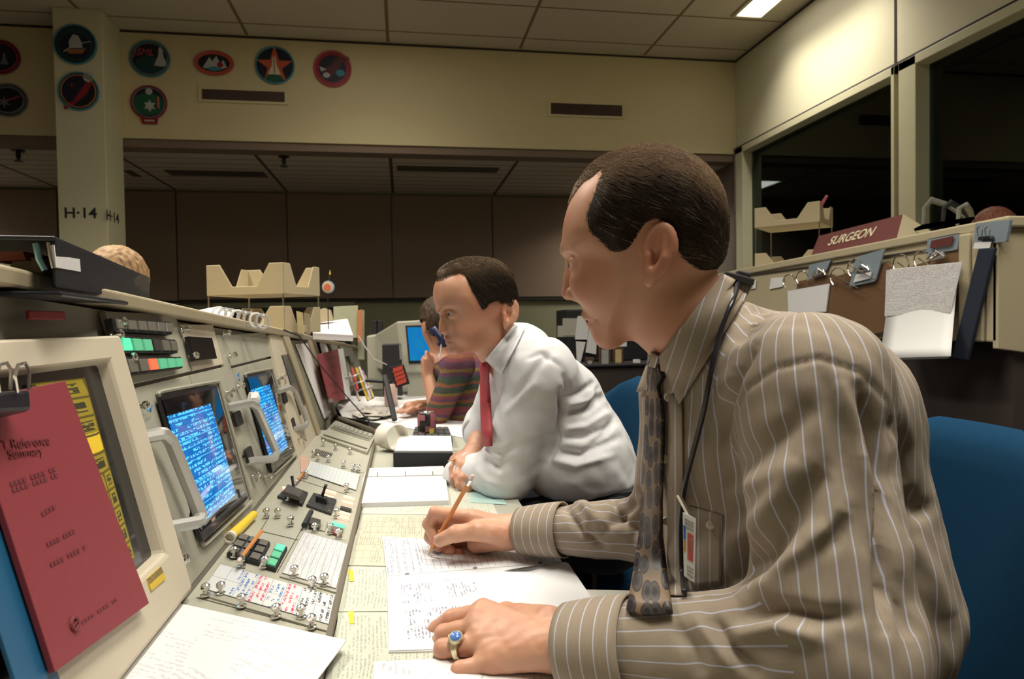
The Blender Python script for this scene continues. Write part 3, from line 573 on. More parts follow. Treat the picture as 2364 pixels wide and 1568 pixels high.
# open notebook
nb=thing('open_notebook',UZ(1100,1360,ZD),'open ring notebook with a grid page under the writing hand','notebook')
def gridp(t):
    u,v,_=t.uv(); l=t.OR(t.m('LESS_THAN',t.m('FRACT',t.m('MULTIPLY',u,26.)),.07),t.m('LESS_THAN',t.m('FRACT',t.m('MULTIPLY',v,9.)),.06)); l=t.m('MULTIPLY',l,t.box(u,v,.03,.97,.12,.9))
    tx=t.m('MULTIPLY',t.text(v,u,50,22,.5,.4,6,False),t.m('LESS_THAN',u,.22)); t.put(t.b.inputs['Base Color'],t.mix(t.OR(l,t.m('MULTIPLY',tx,.8)),(.73,.74,.765),(.27,.27,.34)))
def notep(t):
    u,v,_=t.uv(); tx=t.text(v,u,64,70,.62,.55,7,False)
    blk=t.OR(t.OR(t.box(u,v,.07,.24,.55,.84),t.box(u,v,.30,.46,.58,.86)),t.box(u,v,.08,.42,.10,.46)); wn=t.m('LESS_THAN',t.noise(t.comb(u,v),9,1),.56)
    fr=t.m('SUBTRACT',t.OR(t.box(u,v,.05,.27,.5,.9),t.box(u,v,.29,.5,.5,.9)),t.OR(t.box(u,v,.052,.268,.504,.896),t.box(u,v,.292,.498,.504,.896)))
    t.put(t.b.inputs['Base Color'],t.mix(t.OR(t.m('MULTIPLY',fr,.5),t.m('MULTIPLY',tx,t.m('MULTIPLY',blk,wn))),(.74,.74,.765),(.26,.26,.32)))
def nsheet(pts,m,h,name,th=.0015): return MB().prism([UZ(x,y,ZD+h) for x,y in pts],KN*th).build(name,m,nb)
nsheet([(897,1506),(1440,1490),(1312,1300),(893,1335)],paper,.003,'page_stack',.003)
nsheet([(895,1333),(1300,1300),(1275,1266),(882,1240)],paper,.003,'page_stack',.003)
nsheet([(898,1502),(1432,1484),(1308,1298),(893,1331)],MAT('notebook text page',fn=notep),.0045,'page')
nsheet([(893,1330),(1296,1297),(1272,1264),(883,1238)],MAT('notebook grid page',fn=gridp),.0045,'page')
for x,y in ((940,1325),(1097,1311),(1247,1299)): MB().prism(rquad([UZ(x-5,y-2,ZD+.005),UZ(x+5,y-3,ZD+.005),UZ(x+5,y+2,ZD+.005),UZ(x-5,y+3,ZD+.005)][::-1],.4),KN*.0003).build('punch_hole',MAT('grey shadowed hole',(.2,.2,.22),.8),nb)
a,b,c=UZ(1160,1318,ZD+.006),UZ(1290,1298,ZD+.006),UZ(1222,1308,ZD+.014)
MB().add([a,c,b,UZ(1230,1316,ZD+.0055)],[[0,1,2],[0,2,3]]).build('lifted_page_edge',paper,nb)
# ring bound pages
rb=thing('ring_binder',UZ(935,1120,ZD),'open ring bound white pages on the shelf beyond the notebook','binder')
MB().prism([UZ(x,y,ZD+.012) for x,y in ((831,1161),(1036,1155),(1029,1098),(838,1102))],KN*.012).build('page_stack',paper,rb,bevel=.001)
MB().prism([UZ(x,y,ZD+.011) for x,y in ((840,1100),(1028,1096),(1024,1076),(847,1081))],KN*.011).build('page_stack',paper,rb,bevel=.001)
for x,y in ((872,1098),(936,1096),(999,1096)):
    p=UZ(x,y,ZD+.012); MB().tube([p+np.array([0,.010*math.cos(q),.008*math.sin(q)]) for q in np.linspace(0,math.pi,9)],.0012,6).build('ring',chrome,rb)
p=UZ(930,1128,ZD+.0122); MB().box((-.0006,-.018,0),(.0006,.018,.0003),None,p).build('print_mark',MAT('grey print',(.4,.4,.4)),rb)
# leaf at the right of the shelf
sheet('desk_leaf','pale pull-out leaf at the shelf edge beneath the long tie','desk',[(1382,1410),(1600,1415),(1600,1366),(1345,1360)],MAT('off white laminate',(.62,.62,.56),.4),-.002,.02,bevel=.002)
# thick black binder with white pages
bk=thing('thick_binder',UZ(975,1078,ZD),'thick black bound book with white pages beyond the ring bound pages','book')
P=[UZ(x,y,ZD+.001) for x,y in ((908,1078),(1046,1079),(1046,1050),(922,1048))]
MB().prism([p+KN*.042 for p in [P[0],P[1],P[2]+[0,.09,0],P[3]+[0,.09,0]]],KN*.043).build('cover',blackm,bk,bevel=.002)
MB().prism([p+KN*.046 for p in [P[0]+[.004,.01,0],P[1]+[0,.01,0],P[2]+[0,.085,0],P[3]+[0,.085,0]]],KN*.005).build('pages',paper,bk)
gryt=MAT('pale grey lettering',(.30,.30,.30),.6,nz=None)
for k,(x,s) in enumerate(((945,'FDF'),(966,'Rqmts'),(975,'ed'),(983,'Ctr'))): TXT(s,UY(x,1062,P[0][1]-.001),(0,0,1),(-1,0,0),.012 if k==0 else .008,'spine_lettering',gryt,bk,th=.0003)
# ---------------------------------------------------------------- loose things on and around the consoles
orange=MAT('orange pencil paint',(.62,.24,.07),.4,nz=(80,.05)); wood=MAT('bare wood tip',(.55,.36,.2),.7,nz=None); lead=MAT('graphite',(.05,.05,.05),.4,nz=None); eras=MAT('worn pink eraser',(.75,.55,.5),.7,nz=None); ferr=MAT('pencil ferrule metal',(.8,.8,.78),.25,metal=1,nz=None)
def pencil(tip,end,lab,r=.0036,tiplen=.018):
    tip=np.asarray(tip,float); end=np.asarray(end,float); d=nrm(end-tip); L=np.linalg.norm(end-tip); t=thing('pencil',tip,lab,'pencil','orange pencils in the room')
    MB().lathe(tip+d*tiplen,d,[(0,r),(L-tiplen-.022,r)],6).build('barrel',orange,t)
    MB().lathe(tip,d,[(.003,.0007),(tiplen,r*.98)],10,).build('sharpened_tip',wood,t,smooth=True); MB().lathe(tip,d,[(0,.0002),(.004,.0009)],8).build('lead',lead,t)
    MB().lathe(end-d*.022,d,[(0,r),(.002,r*1.08),(.012,r*1.08)],12).build('ferrule',ferr,t,smooth=True); MB().lathe(end-d*.010,d,[(0,r*.95),(.008,r*.95),(.010,r*.5)],12).build('eraser',eras,t,smooth=True)
    return t
pencil(K(608,1221,.024),K(550,1297,.022),'orange pencil lying across the dark and green push buttons')
pencil(K(708,1085,.01),K(683,1112,.012),'short orange pencil lying beside the pale grid sheet on the deck')
PT=UZ(988,1282,ZD+.0065); PE=UD(1092,1097,1.155)
pencil(PT,PE,'orange pencil held in the right hand of the man in striped shirt',.0038)
mk=thing('highlighter',K(556,1215,.01),'yellow highlighter pen with white end lying at the console corner','pen'); a,b=K(586,1188,.012),K(534,1238,.012); d=nrm(b-a)
yel=MAT('yellow pen barrel',(.80,.58,.05),.35,nz=None); L=np.linalg.norm(b-a)
MB().lathe(a,d,[(0,.005),(.002,.0085),(L*.5,.0095),(L,.0105)],18).build('barrel',yel,mk,smooth=True); MB().lathe(b,d,[(0,.0108),(.012,.0118),(.0125,.008),(.004,.007)],18).build('cap',MAT('translucent white cap',(.75,.70,.60),.4,nz=None),mk,smooth=True)
# red booklet, blue folder and clip at the left
redp=MAT('crimson card cover',(.24,.032,.045),.6,nz=(120,.05)); RO=.035
q=[FP(x,y,RO) for x,y in ((128,1552),(345,1393),(151,879),(-75,925))]
t=thing('red_booklet',q[0],'large red booklet hanging over the near cream display','booklet'); MB().prism(q,NF*.006).build('cover',redp,t,bevel=.0008)
ex=nrm(q[1]-q[0]); ey=nrm(q[3]-q[0]); ey=nrm(ey-ex*(ey@ex)); dkr=MAT('dark print on red card',(.16,.025,.035),.7,nz=None)
def rt(s,px,py,h,sq=1.): TXT(s,FP(px,py,RO+.0008),ex,ey,h,'lettering',dkr,t,th=.0004,squash=sq)
rt('T Reference',62,1022,.0095,1.25); rt('Summary',60,1045,.009,1.25)
def bar(x0,y0,x1,y1,wd=.004): 
    a,b=FP(x0,y0,RO+.0008),FP(x1,y1,RO+.0008); n=int(np.linalg.norm(b-a)/.007)+1; d=(b-a)/n; m=MB()
    for k in range(n):
        if (k*7)%5==3: continue
        m.prism([a+d*k-ey*wd/2,a+d*(k+.78)-ey*wd/2,a+d*(k+.78)+ey*wd/2,a+d*k+ey*wd/2],NF*.0004)
    m.build('print_line',dkr,t)
for a in ((25,1118,130,1082),(30,1132,135,1096),(98,1188,130,1168),(110,1258,175,1225),(118,1305,200,1262)): bar(*a)
bar(190,1438,272,1382,.0025)
c=FP(173,1441,RO+.0009); m=MB(); m.tube([c+ex*.0062*math.cos(k)+ey*.0062*math.sin(k) for k in np.linspace(0,2*math.pi,17)[:-1]],.0018,5,closed=True); m.tube([c-ex*.008-ey*.002,c,c+ex*.008+ey*.003],.0012,4); m.build('round_logo',dkr,t)
blue=MAT('blue card folder',(.01,.10,.22),.5,nz=(90,.05))
tag(MB().prism([FP(x,y,RO-.008) for x,y in ((45,1600),(140,1570),(20,1230),(-90,1180))],NF*.004).build('blue_folder',blue,bevel=.0008),'blue folder behind the large red booklet at the left edge','folder')
t=thing('binder_clip',FP(35,925,.03),'black binder clip with silver loops at the top of the large red booklet','clip')
qq=[(-25,955),(75,948),(72,898),(-25,905)]; MB().prism([FP(x,y,.062) for x,y in qq],NF*.03).build('clip_body',MAT('black spring steel',(.012,.012,.02),.35,nz=None),t,bevel=.004)
for x in (2,44): 
    pts=[FP(x-4,905,.064),FP(x-10,870,.07),FP(x-2,842,.07),FP(x+14,838,.07),FP(x+24,855,.07),FP(x+22,900,.064)]; MB().tube(pts,.0017,6).build('wire_loop',chrome,t,smooth=True)
# black binder on the ledge at far left
bb=MAT('black vinyl binder',(.012,.014,.022),.42,nz=(60,.1),coat=.2)
def lift(p,z): p=np.array(p,float); p[2]=z; return p
t=thing('black_binder',UY(180,660,.98),'thick black vinyl binder lying open ended on top of the near console','binder')
Zb=ztop(1.)+.022
def A(px,py,Y): return UY(px,py,Y)
near=[A(-60,640,.80),A(160,672,.86)]; 
spine=[A(128,664,.86),A(346,700,1.34),A(346,640,1.34),A(128,545,.86)]   # long right side
def tl(P,d): return [p+np.array(d) for p in P]
MB().prism(spine,(.006,-.004,0)).build('spine',bb,t,bevel=.003)
back=np.array([-.24,.02,0])
MB().prism([spine[3],spine[2],spine[2]+back,spine[3]+back+np.array([-.06,-.05,0])],(0,0,.006)).build('cover',bb,t,bevel=.002)
MB().prism([spine[0]+[.02,-.03,-.006],spine[1]+[.01,0,-.004],spine[1]+back,spine[0]+back+np.array([-.06,-.05,0])],(0,0,.006)).build('cover',bb,t,bevel=.002)
MB().prism([p+np.array([0,-.004,0]) for p in (A(133,618,.862),A(190,628,.95),A(186,580,.95),A(128,566,.862))],(.003,-.002,0)).build('spine_label',MAT('grey white label',(.62,.60,.60),.6),t)
pz=spine[0]+back*.1; MB().prism([A(8,640,.9),A(100,640,.92),A(98,596,.92),A(35,590,.9)],(.0,-.1,0)).build('pages',MAT('aged page block',(.45,.38,.28),.9,nz=(300,.2)),t,bevel=.002)
MB().prism([A(-20,604,.88),A(60,600,.9),A(52,580,.9),A(-20,582,.88)],(0,-.1,0)).build('red_tab_page',MAT('faded red page',(.45,.14,.10),.8),t)
MB().tube([A(82,562,.86),A(90,600,.86),A(104,625,.86)],.0035,8).build('ring_arch',MAT('cyan lit metal ring',(.3,.55,.62),.2,metal=.9,nz=None),t,smooth=True); MB().tube([A(112,560,.86),A(118,595,.86),A(124,620,.86)],.0025,8).build('ring_arch',chrome,t,smooth=True)
# spiral of clear reels + white booklet on ledge
t=thing('comb_bound_book',UY(520,735,2.0),'white booklet with a big clear comb binding on the console top','book')
MB().prism([UY(x,y,Y) for x,y,Y in ((418,724,1.75),(520,738,1.85),(540,718,2.1),(500,708,2.2))],(0,0,.012)).build('pages',paper,t)
clear=MAT('clear glossy plastic',(.8,.82,.82),.1,trans=.6,nz=None,coat=.5)
for k in range(8):
    p=UY(506+k*14.3,726+k*2.3,1.9); 
    MB().tube([p+np.array([.006*math.cos(q)*0+ .0,.017*math.cos(q)*.35,.019*math.sin(q)])+np.array([.016*math.cos(q),0,0]) for q in np.linspace(0,2*math.pi,15)[:-1]],.0033,6,closed=True).build('comb_ring',clear if k%3 else MAT('white glossy plastic',(.85,.85,.82),.2,nz=None),t,smooth=True)
# letter trays
traym=MAT('beige moulded tray plastic',(.50,.42,.27),.55,nz=(10,.04))
def tray(c,ang,a,b,h,t,post=0.,th=.004,flip=1):
    ca,sa=math.cos(ang),math.sin(ang); ex=np.array([ca,sa,0]); ey=np.array([-sa,ca,0]); ez=np.array([0,0,1]); c=np.asarray(c,float)
    m=MB(); m.box((-a/2,-b/2,0),(a/2,b/2,th),[ex,ey,ez],c)
    def wall(o,e,L,n):    # scooped wall
        pr=[(0,0),(L,0),(L,h),(L*.82,h),(L*.66,h*.28),(L*.34,h*.28),(L*.18,h),(0,h)]
        m.prism([o+e*x+ez*z for x,z in pr],n*th)
    wall(c-ex*a/2-ey*b/2,ex,a,ey*-1); wall(c-ex*a/2+ey*b/2,ex,a,ey)
    wall(c-ex*a/2-ey*b/2,ey,b,-ex); wall(c+ex*a/2-ey*b/2,ey,b,ex)
    m.build('tray',traym,t,bevel=.003)
    if post:
        for i in (-1,1):
            for j in (-1,1): MB().tube([c+ex*a/2*i*.97+ey*b/2*j*.97-ez*post,c+ex*a/2*i*.97+ey*b/2*j*.97],.003,8).build('post',chrome,t)
t=thing('letter_tray_stack',UY(612,765,2.75),'beige two tier letter tray stack on top of the foreground console','letter tray')
zt1=ztop(2.8)+.021; cc=UY(612,684,2.75); tray((cc[0],cc[1],cc[2]),-.42,.33,.25,.115,t,post=cc[2]-zt1); c2=UY(668,765,2.78); tray((cc[0],cc[1],zt1),-.42,.33,.25,.10,t)
t=thing('file_divider',UY(692,760,2.62),'upright yellowish divider with folders in the lower letter tray','folder')
MB().prism([UY(x,y,2.60) for x,y in ((688,770),(701,772),(697,722),(684,718))],(0,-.02,0)).build('divider',MAT('pale yellow card',(.62,.52,.28),.6),t); MB().prism([UY(x,y,2.7) for x,y in ((703,772),(716,772),(714,726),(702,722))],(0,-.02,0)).build('folder',ledm,t)
# round ornament on a rod
t=thing('desk_ornament',UY(758,745,3.0),'small round orange and blue patch ornament on a thin black stand','ornament')
MB().tube([UY(758,760,3.0),UY(757,690,3.0),UY(765,668,3.0),UY(759,650,3.0),UY(762,632,3.0)],[.002,.002,.007,.006,.0015],8).build('stand',blackm,t,smooth=True)
def dsc(px,py,r,m,dy,nm): 
    c=UY(px,py,3.0); MB().prism([c+np.array([r*math.cos(a),dy,r*1.05*math.sin(a)]) for a in np.linspace(0,2*math.pi,25)[:-1]],(0,-.004,0)).build(nm,m,t)
dsc(758,663,.026,MAT('pale blue patch',(.35,.5,.65),.6),-.008,'patch_rim'); dsc(757,663,.021,MAT('cream patch',(.75,.62,.35),.6),-.010,'patch_ring'); dsc(756,664,.015,MAT('orange red patch',(.75,.18,.10),.6),-.012,'patch_centre')
MB().lathe(UY(762,634,3.0),(0,0,1),[(0,.004),(.008,.003),(.02,.0005)],8).build('flame_tip',MAT('gold tip',(.8,.5,.1),.4),t,smooth=True)
# papers on console 2 ledge
con2=console((-.5,4.5,0),'further console of the same row with hanging red booklet and pens',3.30,5.95); ledge(con2,3.30,5.95)
gpan(3.2,4.2,.76,1.04,'module_plate',cons2,con2,0,.01); gpan(4.25,5.8,.76,1.0,'module_plate',cons2,con2,0,.01)
lampblock([G(3.35,1.02,.014),G(4.1,1.0,.014),G(4.1,.93,.014),G(3.35,.94,.014)],2,9,[[g,d_,g,g,d_,g,g,g,d_]]*2,con2)
fpan([(738,790),(752,790),(760,815),(744,818)],'posted_sheet',paper,con2,.012,.002)
for q in (((762,792),(776,791),(786,820),(772,822)),((782,790),(796,790),(808,822),(793,824)),((800,800),(812,800),(822,835),(812,838))): fpan(q,'lamp_module',MAT('mottled switch panel',(.25,.24,.20),.6,nz=(220,.5)),con2,.02,.015)
t=thing('red_booklet',FP(765,870,.05),'small red booklet hanging at the joint between the two consoles','booklet')
q=[FP(x,y,.05) for x,y in ((763,930),(798,922),(780,806),(735,818))]; MB().prism(q,NF*.006).build('cover',redp,t,bevel=.0008)
MB().prism([FP(x,y,.045) for x,y in ((798,922),(811,918),(792,804),(780,806))],NF*.004).build('white_backing',paper,t)
for k in range(5):
    a=bil([q[3],q[2],q[1],q[0]],.2,.15+.17*k)+NF*.0006; b=bil([q[3],q[2],q[1],q[0]],.8,.15+.17*k)+NF*.0006; MB().tube([a,b],.0012,4).build('print_line',dkr,t)
# paper heap
t=thing('paper_stack',UY(770,775,3.25),'loose stack of printed papers on the ledge beside the letter trays','paper')
tp=MAT('faint printed sheet',fn=sched(8,(.62,.58,.58),(.45,.40,.42),20,50,0.,.6,False))
for k in range(3): MB().prism([UY(x,y,Y) for x,y,Y in ((722,777-4*k,3.1),(815,782-4*k,3.15),(802,742-3*k,3.55),(722,752-3*k,3.5))],(0,0,.012)).build('sheet',tp if k==2 else paper,t)
t=thing('file_folders',UY(800,770,3.6),'pale green and orange tabbed folders standing beyond the paper stack','folder')
for i,(x0,x1,y0,y1,Y,m) in enumerate(((770,826,705,780,3.7,MAT('pale green card',(.42,.44,.30),.7)),(826,836,714,790,3.68,MAT('orange card tab',(.55,.20,.07),.7)),(826,841,716,830,3.75,MAT('grey green card',(.34,.35,.25),.7)))):
    MB().prism([UY(x,y,Y) for x,y in ((x0,y1),(x1,y1),(x1,y0),(x0,y0+3))],(0,-.02,0)).build('folder',m,t)
tag(MB().prism([UY(x,y,3.4) for x,y in ((724,748),(768,738),(762,716),(748,711),(733,716))],(0,-.05,0)).build('beige_box',traym),'small beige box leaning behind the paper stack','box')
# black arm and lead
tag(MB().tube([UY(655,762,2.35),UY(690,775,2.4),UY(735,838,2.5),UY(800,915,2.55),UY(862,985,2.58),UY(876,1000,2.57)],[.003,.0025,.0022,.0022,.003,.009],8).build('gooseneck_microphone',rubber,smooth=True),'thin black gooseneck microphone arching down to the end of the key deck','microphone')
t=thing('black_rail',K(820,985,.02),'black rubber edge rail curving around the end of the key deck','rail'); MB().tube([UZ(764,925,.86),UZ(770,952,.80),K(780,965,.015),K(830,983,.012),K(874,999,.012)],.010,8).build('rail',MAT('dark bronze edge strip',(.13,.11,.08),.5),t,smooth=True)
# white work surface beyond
sheet('white_blotter','broad white work surface beyond the black edge rail','paper',[(790,962),(1090,1014),(1090,925),(760,912)],MAT('white blotter',(.72,.70,.70),.6),.003,.002)
sheet('paper_pad','white papers under the forearm of the person in the patterned sweater','paper',[(925,955),(1060,962),(1050,915),(915,912)],paper,.012,.01,bevel=.001)
# drink can
t=thing('drink_can',UZ(986,1019,ZD),'black soda can with yellow label standing behind the thick black book','can')
p=UZ(986,1019,ZD+.002)
def canm(tt):
    x,y,z=tt.sep(tt.obj()); a=tt.white(tt.comb(tt.m('FLOOR',tt.m('MULTIPLY',x,55.)),tt.m('FLOOR',tt.m('MULTIPLY',z,50.)))); c=tt.mix(tt.m('GREATER_THAN',a,.62),(.012,.012,.014),(.30,.10,.12)); tt.put(tt.b.inputs['Base Color'],c); tt.b.inputs['Roughness'].default_value=.3
MB().lathe(p,KN,[(0,.028),(.006,.033),(.092,.033),(.103,.027)],24).build('body',MAT('black printed can',fn=canm),t,smooth=True); MB().lathe(p+KN*.103,KN,[(0,.027),(.003,.0275),(.003,.024),(.0005,.023)],24).build('lid',ferr,t,smooth=True)
vd=nrm(CAM-p); vd[2]=0; vd=nrm(vd); rt_=np.cross(KN,vd)*1
m=MB(); 
for z0,z1,a0,a1,mm,nm in ((.012,.050,.25,.85,MAT('yellow can label',(.60,.50,.08),.4),'label'),(.005,.035,-1.1,-.5,MAT('pale pink can label',(.6,.4,.4),.4),'label')):
    vs=[];fs=[]
    for i in range(7):
        a=a0+(a1-a0)*i/6; dd=vd*math.cos(a)+rt_*math.sin(a); vs+= [p+dd*.0335+KN*z0,p+dd*.0335+KN*z1]
    for i in range(6): fs.append([2*i,2*i+2,2*i+3,2*i+1])
    MB().add(vs,fs).build(nm,mm,t)
t=thing('drink_can',UZ(903,938,ZD),'pale orange and white can on the far white work surface','can'); p=UZ(903,938,ZD+.004)
MB().lathe(p,KN,[(0,.028),(.006,.033),(.105,.033),(.115,.027)],20).build('body',MAT('white orange can',(.62,.45,.38),.35),t,smooth=True); MB().lathe(p+KN*.115,KN,[(0,.027),(.003,.027)],20).build('lid',ferr,t,smooth=True)
# keypad
t=thing('desk_keypad',UZ(1020,1018,ZD),'small black desk keypad just right of the black soda can','keypad'); P=[UZ(x,y,ZD+.03) for x,y in ((950,1012),(1045,1014),(1035,988),(958,988))]
MB().prism(P,KN*.03).build('body',rubber,t,bevel=.004); lampblock([P[3]+KN*.002,P[2]+KN*.002,P[1]+KN*.002,P[0]+KN*.002],3,6,[[MAT('charcoal key',(.05,.06,.06),.5)]*6]*3,t,'key_field',.002,KN,.1,blackm,.004)
# paper roll
t=thing('paper_roll',UZ(912,1046,ZD),'curled strip of cream teleprinter paper lying on the shelf','paper roll'); c=UY(905,1017,2.28); axd=nrm([.55,-.8,0]); e1=np.array([0,0,1.]); e2=np.cross(axd,e1); vs=[];fs=[];n=40
c[2]=ZD+.046
for i in range(n+1):
    a=-.6+2*math.pi*1.12*i/n; rr=.046-.006*i/n
    p0=c+e2*rr*math.cos(a)+e1*rr*math.sin(a); vs+=[p0-axd*.035,p0+axd*.035]
for i in range(n): fs.append([2*i,2*i+2,2*i+3,2*i+1])
o=MB().add(vs,fs).build('curled_strip',MAT('cream paper',(.72,.67,.58),.8),t,smooth='all'); s=o.modifiers.new('s','SOLIDIFY'); s.thickness=.0012
# pen holders
t=thing('pen_rack',UZ(835,935,ZD),'clear rack full of coloured pens in front of the further console','pen rack')
pr=UY(838,925,3.3); 
for k,(x0,y0,x1,y1,cl) in enumerate(((822,850,850,925,(.75,.55,.05)),(829,848,856,922,(.75,.72,.65)),(812,850,826,900,(.55,.06,.05)),(836,856,860,920,(.35,.25,.45)),(806,862,830,925,(.6,.5,.45)),(842,868,862,918,(.7,.6,.1)))):
    a=UY(x0,y0,3.35);b=UY(x1,y1,3.25); MB().tube([a,b],.006,8).build('pen',MAT('pen colour %d'%k,cl,.4,nz=None),t,smooth=True)
for k in range(3): 
    c=UY(815+k*14,868+k*14,3.3); MB().tube([c+np.array([.035*math.cos(a),.03*math.sin(a),.012*math.cos(a)]) for a in np.linspace(0,2*math.pi,13)[:-1]],.004,6,closed=True).build('clear_ring',MAT('clear glossy plastic',(.8,.82,.82),.1),t,smooth=True)
t=thing('clear_box',UZ(870,950,ZD),'low clear plastic box of clips on the far work surface','box')
m=blob(UZ(862,952,ZD+.02),(.09,.16,.02),5,12,.5); m.build('contents',MAT('glittering clips',(.42,.40,.36),.35,nz=(200,.5)),t)
# woman's side: black lamp stick, red lettered block, phone things
t=thing('desk_lamp',UY(905,960,3.0),'slim black desk lamp stem leaning in front of the monitor','lamp'); MB().tube([UY(889,868,3.05),UY(911,970,2.9)],.012,8).build('stem',rubber,t); MB().tube([UY(845,878,3.1),UY(903,882,3.05)],.009,8).build('arm',rubber,t)
t=thing('book',UY(925,880,3.3),'black book with red lettering leaning below the monitor','book'); q=[UY(x,y,3.25) for x,y in ((914,896),(946,886),(932,842),(900,848))]; MB().prism(q,(0,-.03,0)).build('cover',blackm,t)
rl=MAT('red lettering',(.60,.08,.05),.5,nz=None)
for k in range(4):
    a=bil([q[3],q[2],q[1],q[0]],.15,.18+.2*k)+np.array([0,-.002,0]); b=bil([q[3],q[2],q[1],q[0]],.85,.14+.2*k)+np.array([0,-.002,0]); m=MB()
    for j in range(6): u=a+(b-a)*j/6; m.box((0,-.002,-.012),(.008,0,.012),None,u)
    m.build('red_letters',rl,t)
tag(MB().tube([UY(826,774,3.5),UY(842,800,3.5),UY(862,828,3.5),UY(893,842,3.69)],.0035,6).build('cable',MAT('white cable',(.6,.6,.58),.5),smooth=True),'white curling cable in front of the beige monitor','cable')
# monitor
t=thing('computer_monitor',UY(950,870,3.9),'beige computer monitor with a bright blue screen beside the seated woman','monitor'); bm=MAT('beige monitor plastic',(.42,.40,.32),.5,nz=(6,.03))
F4=[UY(x,y,3.85) for x,y in ((932,862),(1030,860),(1020,736),(915,742))]; Bk=[UY(x,y,4.3) for x,y in ((868,852),(960,850),(960,750),(866,772))]
MB().add(F4+Bk,[[0,1,2,3],[7,6,5,4],[0,3,7,4],[3,2,6,7],[1,5,6,2],[0,4,5,1]]).build('housing',bm,t,bevel=.01)
MB().prism([UY(x,y,3.845) for x,y in ((944,840),(1018,838),(1012,750),(936,752))],(0,-.02,0)).build('screen_surround',blackm,t)
def pcs(tt):
    u,v,_=tt.uv(); c=tt.mix(tt.noise(tt.comb(u,v),3.,1),(.0,.35,.45),(.0,.16,.85)); tt.put(tt.b.inputs['Emission Color'],c); tt.b.inputs['Emission Strength'].default_value=.75; tt.b.inputs['Base Color'].default_value=(0,0,.02,1); tt.b.inputs['Roughness'].default_value=.15
MB().prism([UY(x,y,3.838) for x,y in ((947,833),(1014,832),(1009,755),(940,756))],(0,-.004,0)).build('screen',MAT('blue monitor picture',fn=pcs),t)
p=UY(932,862,3.87); MB().box((p[0]+.02,3.87,ZD+.001),(p[0]+.2,4.2,p[2]+.01)).build('stand',bm,t)
t=thing('disk_unit',UY(905,870,3.7),'black disk unit standing left of the blue monitor screen','computer'); MB().prism([UY(x,y,3.7) for x,y in ((884,914),(930,914),(926,794),(882,796))],(0,-.12,0)).build('case',blackm,t,bevel=.004); MB().prism([UY(x,y,3.695) for x,y in ((923,830),(929,830),(927,796),(921,796))],(0,-.004,0)).build('drive_front',MAT('grey drive front',(.2,.2,.18),.5),t)
tag(MB().prism([UY(x,y,4.3) for x,y in ((850,902),(900,902),(895,768),(846,776))],(0,-.3,0)).build('monitor_case',bm,bevel=.01),'beige computer case left of the black disk unit','computer')
for (x,l) in ((852,'black binder standing left above the beige computer case'),(865,'second black binder above the beige computer case')): tag(MB().prism([UY(x+dx+12,y,4.35) for dx,y in ((-6,772),(6,770),(5,740),(-5,740))],(0,-.2,0)).build('black_binder',blackm,bevel=.003),l,'binder')
# table carrying the far equipment
t=thing('equipment_table',(.8,4.0,0),'dark table under the monitor and far papers','table'); MB().box((.29,3.3,.66),(1.3,4.26,.70)).build('top',blackm,t,bevel=.003)
for x in (.32,1.22): 
    for y in (3.35,4.2): MB().box((x,y,0),(x+.04,y+.04,.66)).build('leg',blackm,t)
